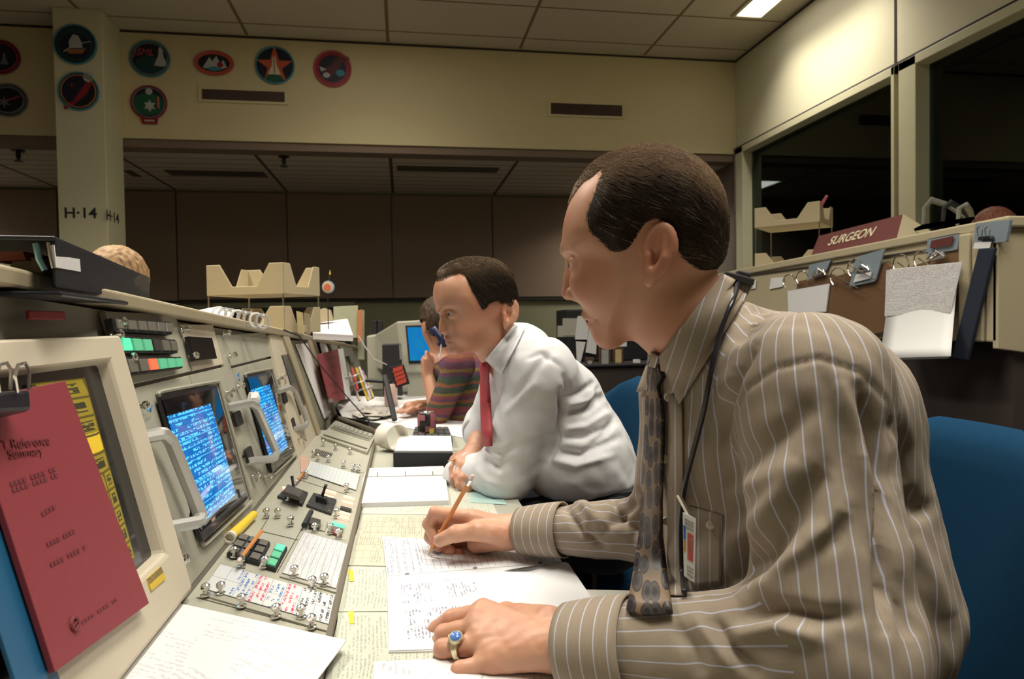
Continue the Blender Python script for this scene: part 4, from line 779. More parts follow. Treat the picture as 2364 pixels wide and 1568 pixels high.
# ================================================================ implicit surfaces
f4=np.float32
def v3(p): return np.asarray(p,float)
def rc(P,a,b,ra,rb):
    a=v3(a);b=v3(b);ba=b-a;t=np.clip(((P-a)@ba)/(ba@ba+1e-12),0,1); return np.linalg.norm(P-a-t[:,None]*ba,axis=1)-(ra+(rb-ra)*t)
def ell(P,c,r,A=None):
    q=P-v3(c)
    if A is not None: q=q@np.asarray(A,float).T
    r=v3(r); k0=np.linalg.norm(q/r,axis=1); k1=np.linalg.norm(q/r**2,axis=1)+1e-9; return k0*(k0-1)/k1
def smin(a,b,k):
    h=np.maximum(k-np.abs(a-b),0)/k; return np.minimum(a,b)-h*h*k*.25
def smax(a,b,k): return -smin(-a,-b,k)
def sms(x,a,b): t=np.clip((x-a)/(b-a),0,1); return t*t*(3-2*t)
def surfnet(f,lo,hi,h,mg=2.5):
    lo=v3(lo);hi=v3(hi); n=(np.ceil((hi-lo)/h/4).astype(int))*4+4
    ax=[lo[i]+h*np.arange(n[i]) for i in range(3)]
    nc=n//4; cc=[lo[i]+h*(4*np.arange(nc[i])+1.5) for i in range(3)]
    Cg=np.stack(np.meshgrid(*cc,indexing='ij'),-1).reshape(-1,3); dc=f(Cg).reshape(nc)
    near=np.abs(dc)<h*(3.5+mg)
    V=np.repeat(np.repeat(np.repeat(dc,4,0),4,1),4,2).astype(f4); M=np.repeat(np.repeat(np.repeat(near,4,0),4,1),4,2)
    I=np.argwhere(M); P=lo+h*I
    out=np.empty(len(P),f4)
    for s in range(0,len(P),400000): out[s:s+400000]=f(P[s:s+400000])
    V[I[:,0],I[:,1],I[:,2]]=out
    S=V<0; cnt=np.zeros(tuple(n-1),np.int8)
    for i in (0,1):
        for j in (0,1):
            for k in (0,1): cnt+=S[i:n[0]-1+i,j:n[1]-1+j,k:n[2]-1+k]
    act=(cnt>0)&(cnt<8); ci=np.argwhere(act); idx=-np.ones(act.shape,np.int64); idx[act]=np.arange(len(ci))
    acc=np.zeros((len(ci),3)); num=np.zeros(len(ci))
    cr=[(i,j,k) for i in(0,1) for j in(0,1) for k in(0,1)]
    for a in cr:
        for b in cr:
            if sum(b)-sum(a)==1 and all(y>=x for x,y in zip(a,b)):
                va=V[ci[:,0]+a[0],ci[:,1]+a[1],ci[:,2]+a[2]]; vb=V[ci[:,0]+b[0],ci[:,1]+b[1],ci[:,2]+b[2]]
                m=(va<0)!=(vb<0); t=np.where(m,va/(va-vb+1e-20),0); p=v3(a)+np.outer(t,v3(b)-v3(a)); acc+=p*m[:,None]; num+=m
    vs=lo+h*(ci+acc/num[:,None]); F=[]
    for d in range(3):
        e,g=[(1,2),(2,0),(0,1)][d]
        sl0=[slice(1,n[i]-1) for i in range(3)]; sl0[d]=slice(0,n[d]-1); sl1=list(sl0); sl1[d]=slice(1,n[d])
        A=S[tuple(sl0)];B=S[tuple(sl1)]; E=np.argwhere(A!=B); fl=A[E[:,0],E[:,1],E[:,2]]
        off=np.ones(3,int); off[d]=0; E=E+off
        def cid(de,dg):
            q=E.copy(); q[:,e]+=de; q[:,g]+=dg; return idx[q[:,0],q[:,1],q[:,2]]
        q=np.stack([cid(-1,-1),cid(0,-1),cid(0,0),cid(-1,0)],1); q[~fl]=q[~fl][:,::-1]; F.append(q)
    F=np.concatenate(F); F=F[(F>=0).all(1)]; return vs,F
def vnorm(vs,F):
    N=np.zeros_like(vs); a=vs[F[:,0]];b=vs[F[:,1]];c=vs[F[:,2]];d=vs[F[:,3]]; n=np.cross(c-a,d-b)
    for i in range(4): np.add.at(N,F[:,i],n)
    return N/(np.linalg.norm(N,axis=1)[:,None]+1e-12)
def relax(vs,F,it=2,k=.5):
    for _ in range(it):
        A=np.zeros_like(vs); n=np.zeros(len(vs))
        for i in range(4):
            for j in (1,3): np.add.at(A,F[:,i],vs[F[:,(i+j)%4]]); np.add.at(n,F[:,i],1)
        vs=vs*(1-k)+k*A/n[:,None]
    return vs
def bmesh_obj(name,vs,F,mat,parent=None,col=None,uv=None,at=(0,0,0)):
    at=v3(at); me=bpy.data.meshes.new(name); n=len(vs); m=F.shape[1]; me.vertices.add(n); me.vertices.foreach_set('co',(vs-at).astype(f4).ravel())
    me.loops.add(F.size); me.loops.foreach_set('vertex_index',F.ravel().astype(np.int32)); me.polygons.add(len(F)); me.polygons.foreach_set('loop_start',(np.arange(len(F))*m).astype(np.int32)); me.polygons.foreach_set('loop_total',np.full(len(F),m,np.int32))
    me.update(calc_edges=True); me.polygons.foreach_set('use_smooth',np.ones(len(F),bool))
    if col is not None:
        a=me.color_attributes.new('tint','FLOAT_COLOR','POINT'); a.data.foreach_set('color',np.c_[col,np.ones(n)].astype(f4).ravel())
    if uv is not None: u=me.uv_layers.new(name='UVMap'); u.data.foreach_set('uv',uv.astype(f4).ravel())
    me.materials.append(mat); o=bpy.data.objects.new(name,me); COL.objects.link(o); o.location=at
    if parent: o.parent=parent; o.matrix_parent_inverse=Matrix.Translation(parent.location).inverted()
    return o
def HIT(px,py,f,D0=.4,D1=3.,off=.004,fb=None):
    r=ray(px,py); L=np.linalg.norm(r); D=D0
    for _ in range(80):
        d=float(f(np.array([CAM+r*D]))[0])
        if d<off: return CAM+r*(D-(off-d)/L)
        D+=d/L*.8
        if D>D1: break
    return CAM+r*(fb if fb else D1)
def chaikin(p,it=2):
    p=np.asarray(p,float)
    for _ in range(it): q=np.roll(p,-1,0); p=np.stack([.75*p+.25*q,.25*p+.75*q],1).reshape(-1,2)
    return p
class Field2:      # signed distance (inside positive) of a polygon on a grid
    U=np.arange(-.19,.19,.002); Vv=np.arange(-.21,.19,.002)
    def __init__(s,poly=None,arr=None):
        if arr is None:
            g=np.stack(np.meshgrid(s.U,s.Vv,indexing='ij'),-1).reshape(-1,2); d=np.full(len(g),9.); ins=np.zeros(len(g),bool); n=len(poly)
            for i in range(n):
                a,b=poly[i],poly[(i+1)%n]; ba=b-a; t=np.clip(((g-a)@ba)/(ba@ba+1e-12),0,1); d=np.minimum(d,np.linalg.norm(g-a-t[:,None]*ba,axis=1))
                c=((a[1]>g[:,1])!=(b[1]>g[:,1])); x=a[0]+(g[:,1]-a[1])*(b[0]-a[0])/(b[1]-a[1]+1e-12); ins^=c&(g[:,0]<x)
            arr=np.where(ins,d,-d).reshape(len(s.U),len(s.Vv))
        s.a=arr
    def __call__(s,u,v):
        x=np.clip((u-s.U[0])/.002,0,len(s.U)-1.001); y=np.clip((v-s.Vv[0])/.002,0,len(s.Vv)-1.001); i=x.astype(int); j=y.astype(int); x=x-i; y=y-j; a=s.a
        return a[i,j]*(1-x)*(1-y)+a[i+1,j]*x*(1-y)+a[i,j+1]*(1-x)*y+a[i+1,j+1]*x*y
def vnoise(P,s,seed=0):
    r=np.random.default_rng(seed); out=0
    for k in range(7):
        d=r.normal(size=3); d/=np.linalg.norm(d); f=s*(.6+r.random()*1.3); out=out+np.sin(P@d*f+r.random()*6.28+1.3*np.sin(P@np.roll(d,1)*f*.7))
    return out/3.5
# ---------------------------------------------------------------- skin, hair, cloth materials
def skinmat(name,k=1.):
    def fn(t):
        a=t.n('ShaderNodeAttribute',attribute_name='tint'); n=t.noise(t.obj(),60,4); n2=t.noise(t.obj(),700,2); c=t.mix(t.m('MULTIPLY',n,.5),a.outputs[0],(.50*k,.21*k,.13*k)); 
        t.put(t.b.inputs['Base Color'],c); t.b.inputs['Roughness'].default_value=.45; t.b.inputs['Subsurface Weight'].default_value=.12; t.b.inputs['Subsurface Radius'].default_value=(.01,.004,.002); t.b.inputs['Subsurface Scale'].default_value=.5
        t.bump(t.m('ADD',n2,t.m('MULTIPLY',t.noise(t.obj(),170,3),.8)),.22,.0005)
    return MAT(name,fn=fn)
skin=skinmat('skin')
def hairm(name,a,b,c):
    def fn(t):
        at=t.n('ShaderNodeAttribute',attribute_name='tint'); t.put(t.b.inputs['Base Color'],at.outputs[0]); t.b.inputs['Roughness'].default_value=.62; t.b.inputs['Specular IOR Level'].default_value=.22
    return MAT(name,fn=fn)
hairmat=hairm('hair strands',0,0,0)
eyew=MAT('eye white',(.55,.50,.46),.15,nz=None); irism=MAT('dark iris',(.03,.025,.02),.1,nz=None)
# ---------------------------------------------------------------- heads
class Head:
    def __init__(s,o,D,eps,prof,yt,yc,ws=1.,R=.066,Wt=None):
        s.O=UD(*o,D); ew=nrm(CAM-s.O); eu=nrm(_r-ew*(_r@ew)); ev=np.cross(ew,eu); s.n0=ew; s.e0=(eu,ev,ew)
        e=math.radians(eps); s.ce=math.cos(e); s.te=math.tan(e); s.A=np.array([eu*math.cos(e)+ew*math.sin(e),ev,-eu*math.sin(e)+ew*math.cos(e)])
        P=chaikin([s.loc(x,y) for x,y in prof]); s.sil=Field2(P)
        s.vt=s.loc(o[0],yt)[1]; s.vc=s.loc(o[0],yc)[1]
        s.R=R; s.Wv=np.array(Wt or [.074,.077,.078,.076,.070,.061,.050,.042])*ws
    def loc(s,x,y): p=UP(x,y,s.n0,s.n0@s.O)-s.O; return np.array([p@s.e0[0]/s.ce,p@s.e0[1]])
    def L(s,x,y,w=0.): a=s.loc(x,y); return np.array([a[0]+abs(w)*s.te,a[1],w])
    def toL(s,P): return (P-s.O)@s.A.T
    def toW(s,Q): return s.O+np.asarray(Q,float)@s.A
    def skull(s,Q):
        d=s.sil(Q[:,0],Q[:,1]); t=(s.vt-Q[:,1])/(s.vt-s.vc); W=np.interp(t,[0,.15,.4,.5,.62,.75,.88,1.05],s.Wv)
        Rv=np.interp(t,[0,.42,.55,1.2],[s.R,s.R,s.R*1.32,s.R*1.32]); a=1-np.minimum(d/Rv,1); a=np.where(a<.3,a*a/.6+.0,a-.15)/.85; b=np.abs(Q[:,2])/W; k0=np.sqrt(a*a+b*b)+1e-6; k1=np.sqrt((a/Rv)**2+(b/W)**2)+1e-6; return k0*(k0-1)/k1
def make_head(H,ft,neck,res=.0022,ears=True,skink=1.,neckr=.058,extra=None,stub=0.):
    L=H.L
    def both(fn,Q):   # mirrored feature
        M=Q.copy(); M[:,2]=np.abs(M[:,2]); return fn(M)
    def f(P,ear=True,nck=True):
        Q=H.toL(P); M=Q.copy(); M[:,2]=np.abs(M[:,2]); d=H.skull(Q)
        d=smin(d,rc(M,L(*ft['brow'][0],.008),L(*ft['brow'][1],.045),.0065,.006),.012)
        if 'cheek' in ft: d=smin(d,ell(M,L(*ft['cheek'],.037),(.028,.020,.012)),.032)
        e=L(*ft['eye'],.031); d=smax(d,-ell(M,e+[-.013,.001,.004],(.0145,.0105,.024)),.013); d=smin(d,ell(M,e+[.0045,0,.0110],(.0080,.0125,.0065)),.006)
        n0,n1,n2,nw=[L(*q) for q in ft['nose']]
        nn=smin(rc(Q,n0,n1,.0065,.0085),rc(Q,n1,n2,.0085,.0104),.006); nn=smin(nn,ell(M,nw+[0,0,.0118],(.0125,.0095,.0074)),.005); nn=smax(nn,-ell(M,nw+[-.004,-.009,.007],(.006,.004,.004)),.003)
        d=smin(d,nn,.010)
        d=smax(d,-rc(M,nw+[.012,.004,.019],L(*ft['mouth'])+[.006,.004,.030],.0018,.0016),.006)   # crease beside the nose
        ul,ll,ch=[L(*q) for q in ft['lips']]
        d=smin(d,ell(Q,ul,(.0115,.0062,.023)),.007); d=smin(d,ell(Q,ll,(.0115,.0068,.020)),.006); mo=(ul+ll)/2+[-.001,0,0]; d=smax(d,-ell(Q,mo,(.0100,.0008,.0215)),.0018)
        d=smin(d,ell(Q,ch,(.017,.015,.021)),.014)
        # lids
        if ear is not None:
            lid=ell(M,e,(.0136,.0136,.0136)); op=ell(M,e+[-.0125,ft.get('lv',-.0005),.0012],(.0105,ft.get('slit',.0046),.0138))
            d=smin(d,smax(lid,-op,.0016),.005)
        if nck:
            for i in range(len(neck)-1):
                a,b=neck[i],neck[i+1]; d=smin(d,rc(Q,L(a[0],a[1]),L(b[0],b[1]),a[2],b[2]),.022)
        if ear:
            c=L(*ft['ear'],0); c[2]=ft['earw']; ang=math.radians(ft.get('eart',-8)); S_=ft.get('ears',1.); ca,sa=math.cos(ang),math.sin(ang); fl=math.radians(16); cf,sf=math.cos(fl),math.sin(fl)
            ax=np.array([[ca*cf,sa*cf,sf],[-sa,ca,0],[-ca*sf,-sa*sf,cf]])    # ear plane axes : back, up, out
            q=(M-c)@ax.T/S_
            E=ell(q,(0,.004,.001),(.0200,.0305,.0068)); E=smin(E,ell(q,(-.006,-.026,.0),(.0085,.013,.0050)),.008)
            E=smax(E,-ell(q,(-.002,.005,.0082),(.0150,.0245,.0066)),.003)
            E=smax(E,-ell(q,(-.005,-.006,.002),(.0075,.0100,.0080)),.003)
            E=smin(E,rc(q,(.003,.017,.0020),(.0065,-.003,.0030),.0024,.0032),.004); E=smin(E,rc(q,(.0065,-.003,.0030),(.001,-.014,.003),.0032,.003),.004); E=smin(E,rc(q,(-.012,-.004,.002),(-.010,-.012,.002),.004,.003),.004)
            E=smin(E,rc(q,(-.006,.004,-.015),(-.006,-.008,-.013),.012,.010),.005)
            d=smin(d,E*S_,.004)
        if extra is not None: d=extra(d,Q,M,P)
        return d
    H.f=f
    W=H.toW(np.array([[u,v,w] for u in(-.125,.125) for v in(-.16,.135) for w in(-.09,.09)])); nk=[H.toW(L(a[0],a[1])) for a in neck]; allp=np.vstack([W]+[np.array([p-.07,p+.07]) for p in nk])
    lo,hi=allp.min(0),allp.max(0)
    vs,F=surfnet(lambda P:f(P),lo,hi,res,6); Q=H.toL(vs); M=Q.copy(); M[:,2]=np.abs(M[:,2])
    base=np.array([.57,.315,.20])*skink; col=np.tile(base,(len(vs),1))
    def tint(w,c): 
        w=np.clip(w,0,1)[:,None]; col[:]=col*(1-w)+np.array(c)*skink*w
    tint(.55*sms(vnoise(vs,60,3),.2,1.2),(.52,.20,.12))
    ckp=L(*ft.get('cheek',ft['eye']),.05); tint(.45*(1-sms(np.linalg.norm(M-ckp,axis=1),.01,.05)),(.50,.19,.12)); nt=L(*ft['nose'][2]); tint(.5*(1-sms(np.linalg.norm(Q-nt,axis=1),.008,.028)),(.50,.18,.12))
    ul,ll,ch=[L(*q) for q in ft['lips']]; tint(.85*(1-sms(np.minimum(ell(Q,ul+[-.002,-.001,0],(.012,.0055,.022)),ell(Q,ll,(.012,.006,.019))),-.001,.0022)),(.36,.12,.09))
    ec=L(*ft['ear'],ft['earw']); tint(.6*(1-sms(np.linalg.norm(M-ec,axis=1),.02,.04)),(.52,.19,.12))
    jl=1-sms(np.abs(np.linalg.norm(Q-L(*ft['lips'][2]),axis=1)),.03,.085); tint(.28*jl*(Q[:,1]<ul[1]+.012),(.26,.17,.12)) 
    nk0=L(*neck[0][:2]); tint(.35*sms(-Q[:,1],.05,.11),(.50,.18,.10))
    bd=1e9; bp=ft['browhair']
    for i in range(len(bp)-1): bd=np.minimum(bd,rc(M,L(*bp[i][:2],bp[i][2]),L(*bp[i+1][:2],bp[i+1][2]),.0035,.003))
    tint(.8*(1-sms(bd+.0015*vnoise(vs,900,5),-.0005,.0045)),(.13,.08,.05))
    return f,vs,F,col
def make_hair(H,S,T,wT,t0,name,parent,cols,N,dirf,rad=.00028,res=.0024,ST=.028,grey=.02,Tthick=None,step=.004,lift=.0012):
    dS=Field2(chaikin([H.loc(x,y) for x,y in S],2)); dT=Field2(chaikin([H.loc(x,y) for x,y in T],2)) if T is not None else None
    def dr(Q):
        a=dS(Q[:,0]-.072*H.te,Q[:,1])
        if dT is not None: a=np.maximum(a,np.minimum(dT(Q[:,0],Q[:,1]),wT-np.abs(Q[:,2]-.0)))
        return a
    def f(P,rough=True):
        Q=H.toL(P); s=H.skull(Q); th=t0*sms(dr(Q),-.001,.020)-.0085*(1-sms(dr(Q),-.008,.0015))
        if rough: th=th*(1+.16*vnoise(Q*[.25,1,.6],330,9))
        return np.maximum(s-th,-(s+.006))
    W=H.toW(np.array([[u,v,w] for u in(-.13,.135) for v in(-.1,.14) for w in(-.1,.1)]))
    vs,F=surfnet(f,W.min(0),W.max(0),res); n=len(vs); Q=H.toL(vs); c=np.tile(cols[0],(n,1))*(1+.25*vnoise(Q*[.2,1,1],900,2))[:,None]
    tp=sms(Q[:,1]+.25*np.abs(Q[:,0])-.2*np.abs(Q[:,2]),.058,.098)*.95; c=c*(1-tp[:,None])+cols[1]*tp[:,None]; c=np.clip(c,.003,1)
    # strands
    nr=vnorm(vs,F); r=np.random.default_rng(3); pk=r.choice(n,N,replace=True); P=vs[pk]+r.normal(size=(N,3))*.0012; ok=dr(H.toL(P))>-.001; P=P[ok]; N=len(P)
    path=[P]; 
    def grad(X): 
        e=.0015; g=np.stack([f(X+np.eye(3)[i]*e,False)-f(X-np.eye(3)[i]*e,False) for i in range(3)],1); return g/(np.linalg.norm(g,axis=1)[:,None]+1e-9)
    jit=r.normal(size=(N,3))*.16; X=P
    for k in range(6):
        g=grad(X); d=dirf(H.toL(X))@H.A+jit; d=d-g*(d*g).sum(1)[:,None]; d/=np.linalg.norm(d,axis=1)[:,None]+1e-9
        X=X+d*step; g=grad(X); X=X-g*(f(X,False)-lift*(1+.5*k/6))[:,None]; path.append(X)
    path=np.stack(path,1); m=path.shape[1]; tg=np.gradient(path,axis=1); tg/=np.linalg.norm(tg,axis=2)[...,None]+1e-9; up=np.cross(tg,[.3,.4,.86]); up/=np.linalg.norm(up,axis=2)[...,None]+1e-9; bi=np.cross(tg,up)
    rr=rad*np.array([.7,1,1,1,.9,.6,.15])[None,:,None]; VV=np.stack([path+rr*(math.cos(a)*up+math.sin(a)*bi) for a in (0,2.094,4.189)],2)  # N,m,3,3
    sv=VV.reshape(-1,3); base=np.arange(N)[:,None,None]*(m*3)+np.arange(m-1)[None,:,None]*3; kk=np.arange(3)[None,None,:]
    q=np.stack([base+kk,base+(kk+1)%3,base+3+(kk+1)%3,base+3+kk],-1).reshape(-1,4)
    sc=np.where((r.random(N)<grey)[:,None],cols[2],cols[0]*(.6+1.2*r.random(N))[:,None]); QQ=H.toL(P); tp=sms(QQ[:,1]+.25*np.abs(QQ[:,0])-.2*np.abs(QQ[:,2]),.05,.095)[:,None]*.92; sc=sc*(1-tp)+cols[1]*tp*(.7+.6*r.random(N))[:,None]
    sc=np.repeat(sc,m*3,0)
    return bmesh_obj(name,np.vstack([vs,sv]),np.vstack([F,q+n]),hairmat,parent,col=np.vstack([c,sc]))
def eyes(H,ft,parent,look=(0,-.25)):
    for s in (1,-1):
        c=H.L(*ft['eye'],.031*s); c3=H.toW(c); ob=MB().sph(c3,.0119,12).build('eye',eyew,parent,smooth='all')
        d=nrm(np.array([-1,look[1],.0])@H.A); MB().sph(c3+d*.0064,.0066,10).build('iris',irism,ob,smooth='all')
def hand_sdf(wrist,mcps,fingers,thumb,palmr=.0135,wr=.027,k=.012,wa=None,fs=1.):
    """mcps 4 points; fingers: list of chains from mcp; thumb chain from wrist"""
    wrist=v3(wrist)
    def f(P):
        d=rc(P,wa if wa is not None else wrist,wrist,wr,wr*.93)
        for i,m in enumerate(mcps):
            m=v3(m); o=wrist+(m-wrist)*.12; d=smin(d,rc(P,o,m,wr*.62,palmr*(1.0 if i<3 else .93)),k*1.3)
            if i: d=smin(d,rc(P,(v3(mcps[i-1])+m)/2,wrist+((v3(mcps[i-1])+m)/2-wrist)*.4,palmr*.86,palmr),k)
        fd=None
        for i,(m,ch) in enumerate(zip(mcps,fingers)):
            pts=[v3(m)]+[v3(c) for c in ch]; rr=[fs*q for q in ([.0112,.0102,.0092,.0082] if i<3 else [.0098,.0090,.0082,.0074])]
            g=None
            for j in range(len(pts)-1):
                q=rc(P,pts[j],pts[j+1],rr[j],rr[j+1]); g=q if g is None else smin(g,q,.004)
            fd=g if fd is None else smin(fd,g,.0018)
        pts=[v3(c) for c in thumb]; rr=[fs*q for q in [.018,.0135,.0118,.0098]]; g=None
        for j in range(len(pts)-1):
            q=rc(P,pts[j],pts[j+1],rr[j],rr[j+1]); g=q if g is None else smin(g,q,.006)
        d=smin(d,fd,.007); d=smin(d,g,.008); return d
    return f
def skin_part(f,pts,pad,res,skink=1.,tips=(),knuck=()):
    p=np.array([v3(q) for q in pts]); vs,F=surfnet(f,p.min(0)-pad,p.max(0)+pad,res); col=np.tile(np.array([.60,.34,.225])*skink,(len(vs),1))
    w=(.5*sms(vnoise(vs,120,7),.1,1.1))[:,None]; col=col*(1-w)+np.array([.52,.22,.14])*skink*w
    for t in list(tips)+list(knuck):
        w=(.45*(1-sms(np.linalg.norm(vs-v3(t),axis=1),.006,.018)))[:,None]; col=col*(1-w)+np.array([.55,.20,.14])*skink*w
    vs=vs+vnorm(vs,F)*(.0004*vnoise(vs*[1,1,1],260,4))[:,None]
    return vs,F,col
def nail(c,d,n,parent,w=.0055,l=.006):
    d=nrm(d);n=nrm(n-d*(v3(n)@d)); s=np.cross(d,n); m=MB(); vs=[];fs=[]
    for i in range(5):
        for j in range(5):
            a=(j/4-.5)*1.5; vs.append(v3(c)+d*(i/4-.5)*2*l+s*w*math.sin(a)+n*(w*math.cos(a)-w))
    for i in range(4):
        for j in range(4): fs.append([i*5+j,(i+1)*5+j,(i+1)*5+j+1,i*5+j+1])
    m.add(vs,fs).build('fingernail',MAT('fingernail',(.58,.36,.27),.25,nz=None),parent,smooth='all')
def join(parts):
    V=[];F=[];C_=[];n=0
    for v,f,c in parts: V.append(v);F.append(f+n);C_.append(c);n+=len(v)
    return np.vstack(V),np.vstack(F),np.vstack(C_)
# ---------------------------------------------------------------- cloth
def stripes(base,line,sp=.016,w=.055,slub=.12):
    def fn(t):
        u,v,_=t.uv(); fr=t.m('ABSOLUTE',t.m('SUBTRACT',t.m('FRACT',t.m('DIVIDE',u,sp)),.5))
        mr=t.n('ShaderNodeMapRange'); t.put(mr.inputs[0],fr); mr.inputs[1].default_value=w*.5; mr.inputs[2].default_value=w; mr.inputs[3].default_value=1; mr.inputs[4].default_value=0
        slb=t.noise(t.comb(t.m('MULTIPLY',u,900.),t.m('MULTIPLY',v,60.)),1.,3); slh=t.noise(t.comb(t.m('MULTIPLY',u,60.),t.m('MULTIPLY',v,900.)),1.,3)
        c=t.mix(slb,tuple(q*(1-slub*1.6) for q in base),tuple(q*(1+slub*1.6) for q in base)); c=t.mix(t.m('MULTIPLY',slh,.35),c,tuple(q*.8 for q in base))
        t.put(t.b.inputs['Base Color'],t.mix(t.m('MULTIPLY',mr.outputs[0],.8),c,line)); t.b.inputs['Roughness'].default_value=.9; t.b.inputs['Specular IOR Level'].default_value=.15
        t.bump(t.m('ADD',slb,slh),.12,.0005)
    return fn
def cloth_uv(vs,F,regs):
    c=vs[F].mean(1); D=np.stack([r[0](c) for r in regs],1); a=D.argmin(1); uv=np.zeros((len(F),4,2))
    for i,r in enumerate(regs):
        m=a==i
        if not m.any(): continue
        X=vs[F[m]]; 
        if r[1]=='plane': uv[m,:,0]=X@v3(r[2]); uv[m,:,1]=X@v3(r[3])
        else:
            o,ax,ref,rad=v3(r[2]),nrm(r[3]),v3(r[4]),r[5]; e1=nrm(ref-ax*(ref@ax)); e2=np.cross(ax,e1)
            def ang(Y): return np.arctan2((Y-o)@e2,(Y-o)@e1)
            a0=ang(c[m])[:,None]; an=ang(X.reshape(-1,3)).reshape(-1,4); an=a0+(an-a0+np.pi)%(2*np.pi)-np.pi; uv[m,:,0]=an*rad; uv[m,:,1]=(X-o)@ax
            if r[1]=='ring': uv[m]=uv[m][:,:,::-1]
    return uv.reshape(-1,2)
def folds(vs,F,lines,front=True):
    N=vnorm(vs,F); x,y=PROJ(vs); P=np.stack([x,y],1); vd=CAM-vs; vd/=np.linalg.norm(vd,axis=1)[:,None]; fr=sms((N*vd).sum(1),.0,.35); dsp=np.zeros(len(vs))
    for pts,amp,sig in lines:
        p=np.asarray(pts,float); d=np.full(len(vs),1e9); tt=np.zeros(len(vs)); n=len(p)-1
        for i in range(n):
            a,b=p[i],p[i+1]; t=np.clip(((P-a)@(b-a))/((b-a)@(b-a)),0,1); q=np.linalg.norm(P-a-t[:,None]*(b-a),axis=1); m=q<d; d=np.where(m,q,d); tt=np.where(m,(i+t)/n,tt)
        dsp+=amp*np.exp(-(d/sig)**2)*np.sqrt(np.clip(4*tt*(1-tt),0.05,1))*fr
    return vs+N*dsp[:,None]
# ---------------------------------------------------------------- man in striped shirt : head
prof1=[(1493,345),(1462,348),(1429,357),(1395,372),(1362,398),(1334,432),(1316,468),(1304,505),(1299,540),(1298,570),(1303,588),(1314,603),(1322,630),(1332,665),(1342,700),(1350,735),(1362,762),(1376,782),(1396,796),(1420,797),(1450,785),(1490,765),(1530,735),(1570,705),(1610,675),(1640,640),(1658,600),(1668,560),(1669,510),(1664,465),(1648,422),(1615,385),(1570,358),(1530,347)]
ft1=dict(brow=((1306,578),(1340,572)),cheek=(1376,655),eye=(1340,609),nose=((1318,606),(1317,640),(1313,676),(1332,678)),lips=((1362,728),(1377,748),(1404,779)),mouth=(1376,738),ear=(1528,584),earw=.0815,eart=-8,ears=1.05,lid=25,slit=.0037,
  browhair=((1302,576,.012),(1312,570,.028),(1330,571,.044)))
neck1=((1552,698,.060),(1582,742,.058),(1600,772,.050))
H1=Head((1490,570),.86,3,prof1,340,797)
f1,hv,hf,hc=make_head(H1,ft1,neck1)
# hands
def U3(*a): return UD(*a)
# left (near) hand resting on the notebook
w1=U3(1308,1497,.80); wa1=U3(1420,1500,.765)
mc1=[U3(1116,1414,.885),U3(1104,1446,.864),U3(1118,1486,.838),U3(1142,1528,.812)]
fg1=[[U3(1042,1430,.912),U3(1010,1452,.922),U3(992,1468,.925)],[U3(1026,1464,.885),U3(1012,1486,.90),U3(1026,1510,.908)],[U3(1024,1498,.850),U3(1018,1532,.862),U3(1040,1560,.868)],[U3(1062,1548,.818),U3(1054,1584,.828),U3(1076,1608,.836)]]
th1=[U3(1270,1440,.84),U3(1170,1420,.92),U3(1100,1432,.945),U3(1040,1452,.95)]
hl=hand_sdf(w1,mc1,fg1,th1,palmr=.0160,wr=.031,wa=wa1,fs=1.2)
def hl2(P):   # tendons on the back of the hand
    d=hl(P); N=None
    for m in mc1[:4]: d=smin(d,rc(P,w1+(m-w1)*.35+np.array([0,0,.013]),m+np.array([0,0,.008]),.0035,.0065),.010)
    return d
pts=[w1,wa1]+mc1+sum(fg1,[])+th1
P_l=skin_part(hl2,pts,.035,.0016,knuck=mc1+[c[0] for c in fg1],tips=[c[-1] for c in fg1])
# right (far) hand writing
w2=U3(1192,1226,1.205); wa2=U3(1290,1226,1.165)
mc2=[U3(1088,1196,1.195),U3(1082,1212,1.222),U3(1090,1230,1.245),U3(1106,1246,1.262)]
fg2=[[U3(1006,1184,1.215),U3(990,1210,1.225),U3(1004,1243,1.212)],[U3(1000,1206,1.245),U3(993,1240,1.24),U3(1012,1262,1.222)],[U3(1012,1236,1.262),U3(1014,1264,1.25),U3(1040,1272,1.222)],[U3(1036,1254,1.268),U3(1044,1276,1.25),U3(1062,1280,1.225)]]
th2=[U3(1158,1232,1.185),U3(1100,1226,1.165),U3(1052,1232,1.165),U3(1016,1248,1.180)]
hr0=hand_sdf(w2,mc2,fg2,th2,palmr=.0155,wr=.031,wa=wa2,fs=1.2)
hyp=[U3(1168,1240,1.20),U3(1100,1256,1.215)]
def hr(P): return smin(hr0(P),rc(P,hyp[0],hyp[1],.022,.0165),.014)
P_r=skin_part(hr,[w2,wa2]+mc2+sum(fg2,[])+th2+hyp,.032,.0017,knuck=mc2+[c[0] for c in fg2],tips=[c[-1] for c in fg2])
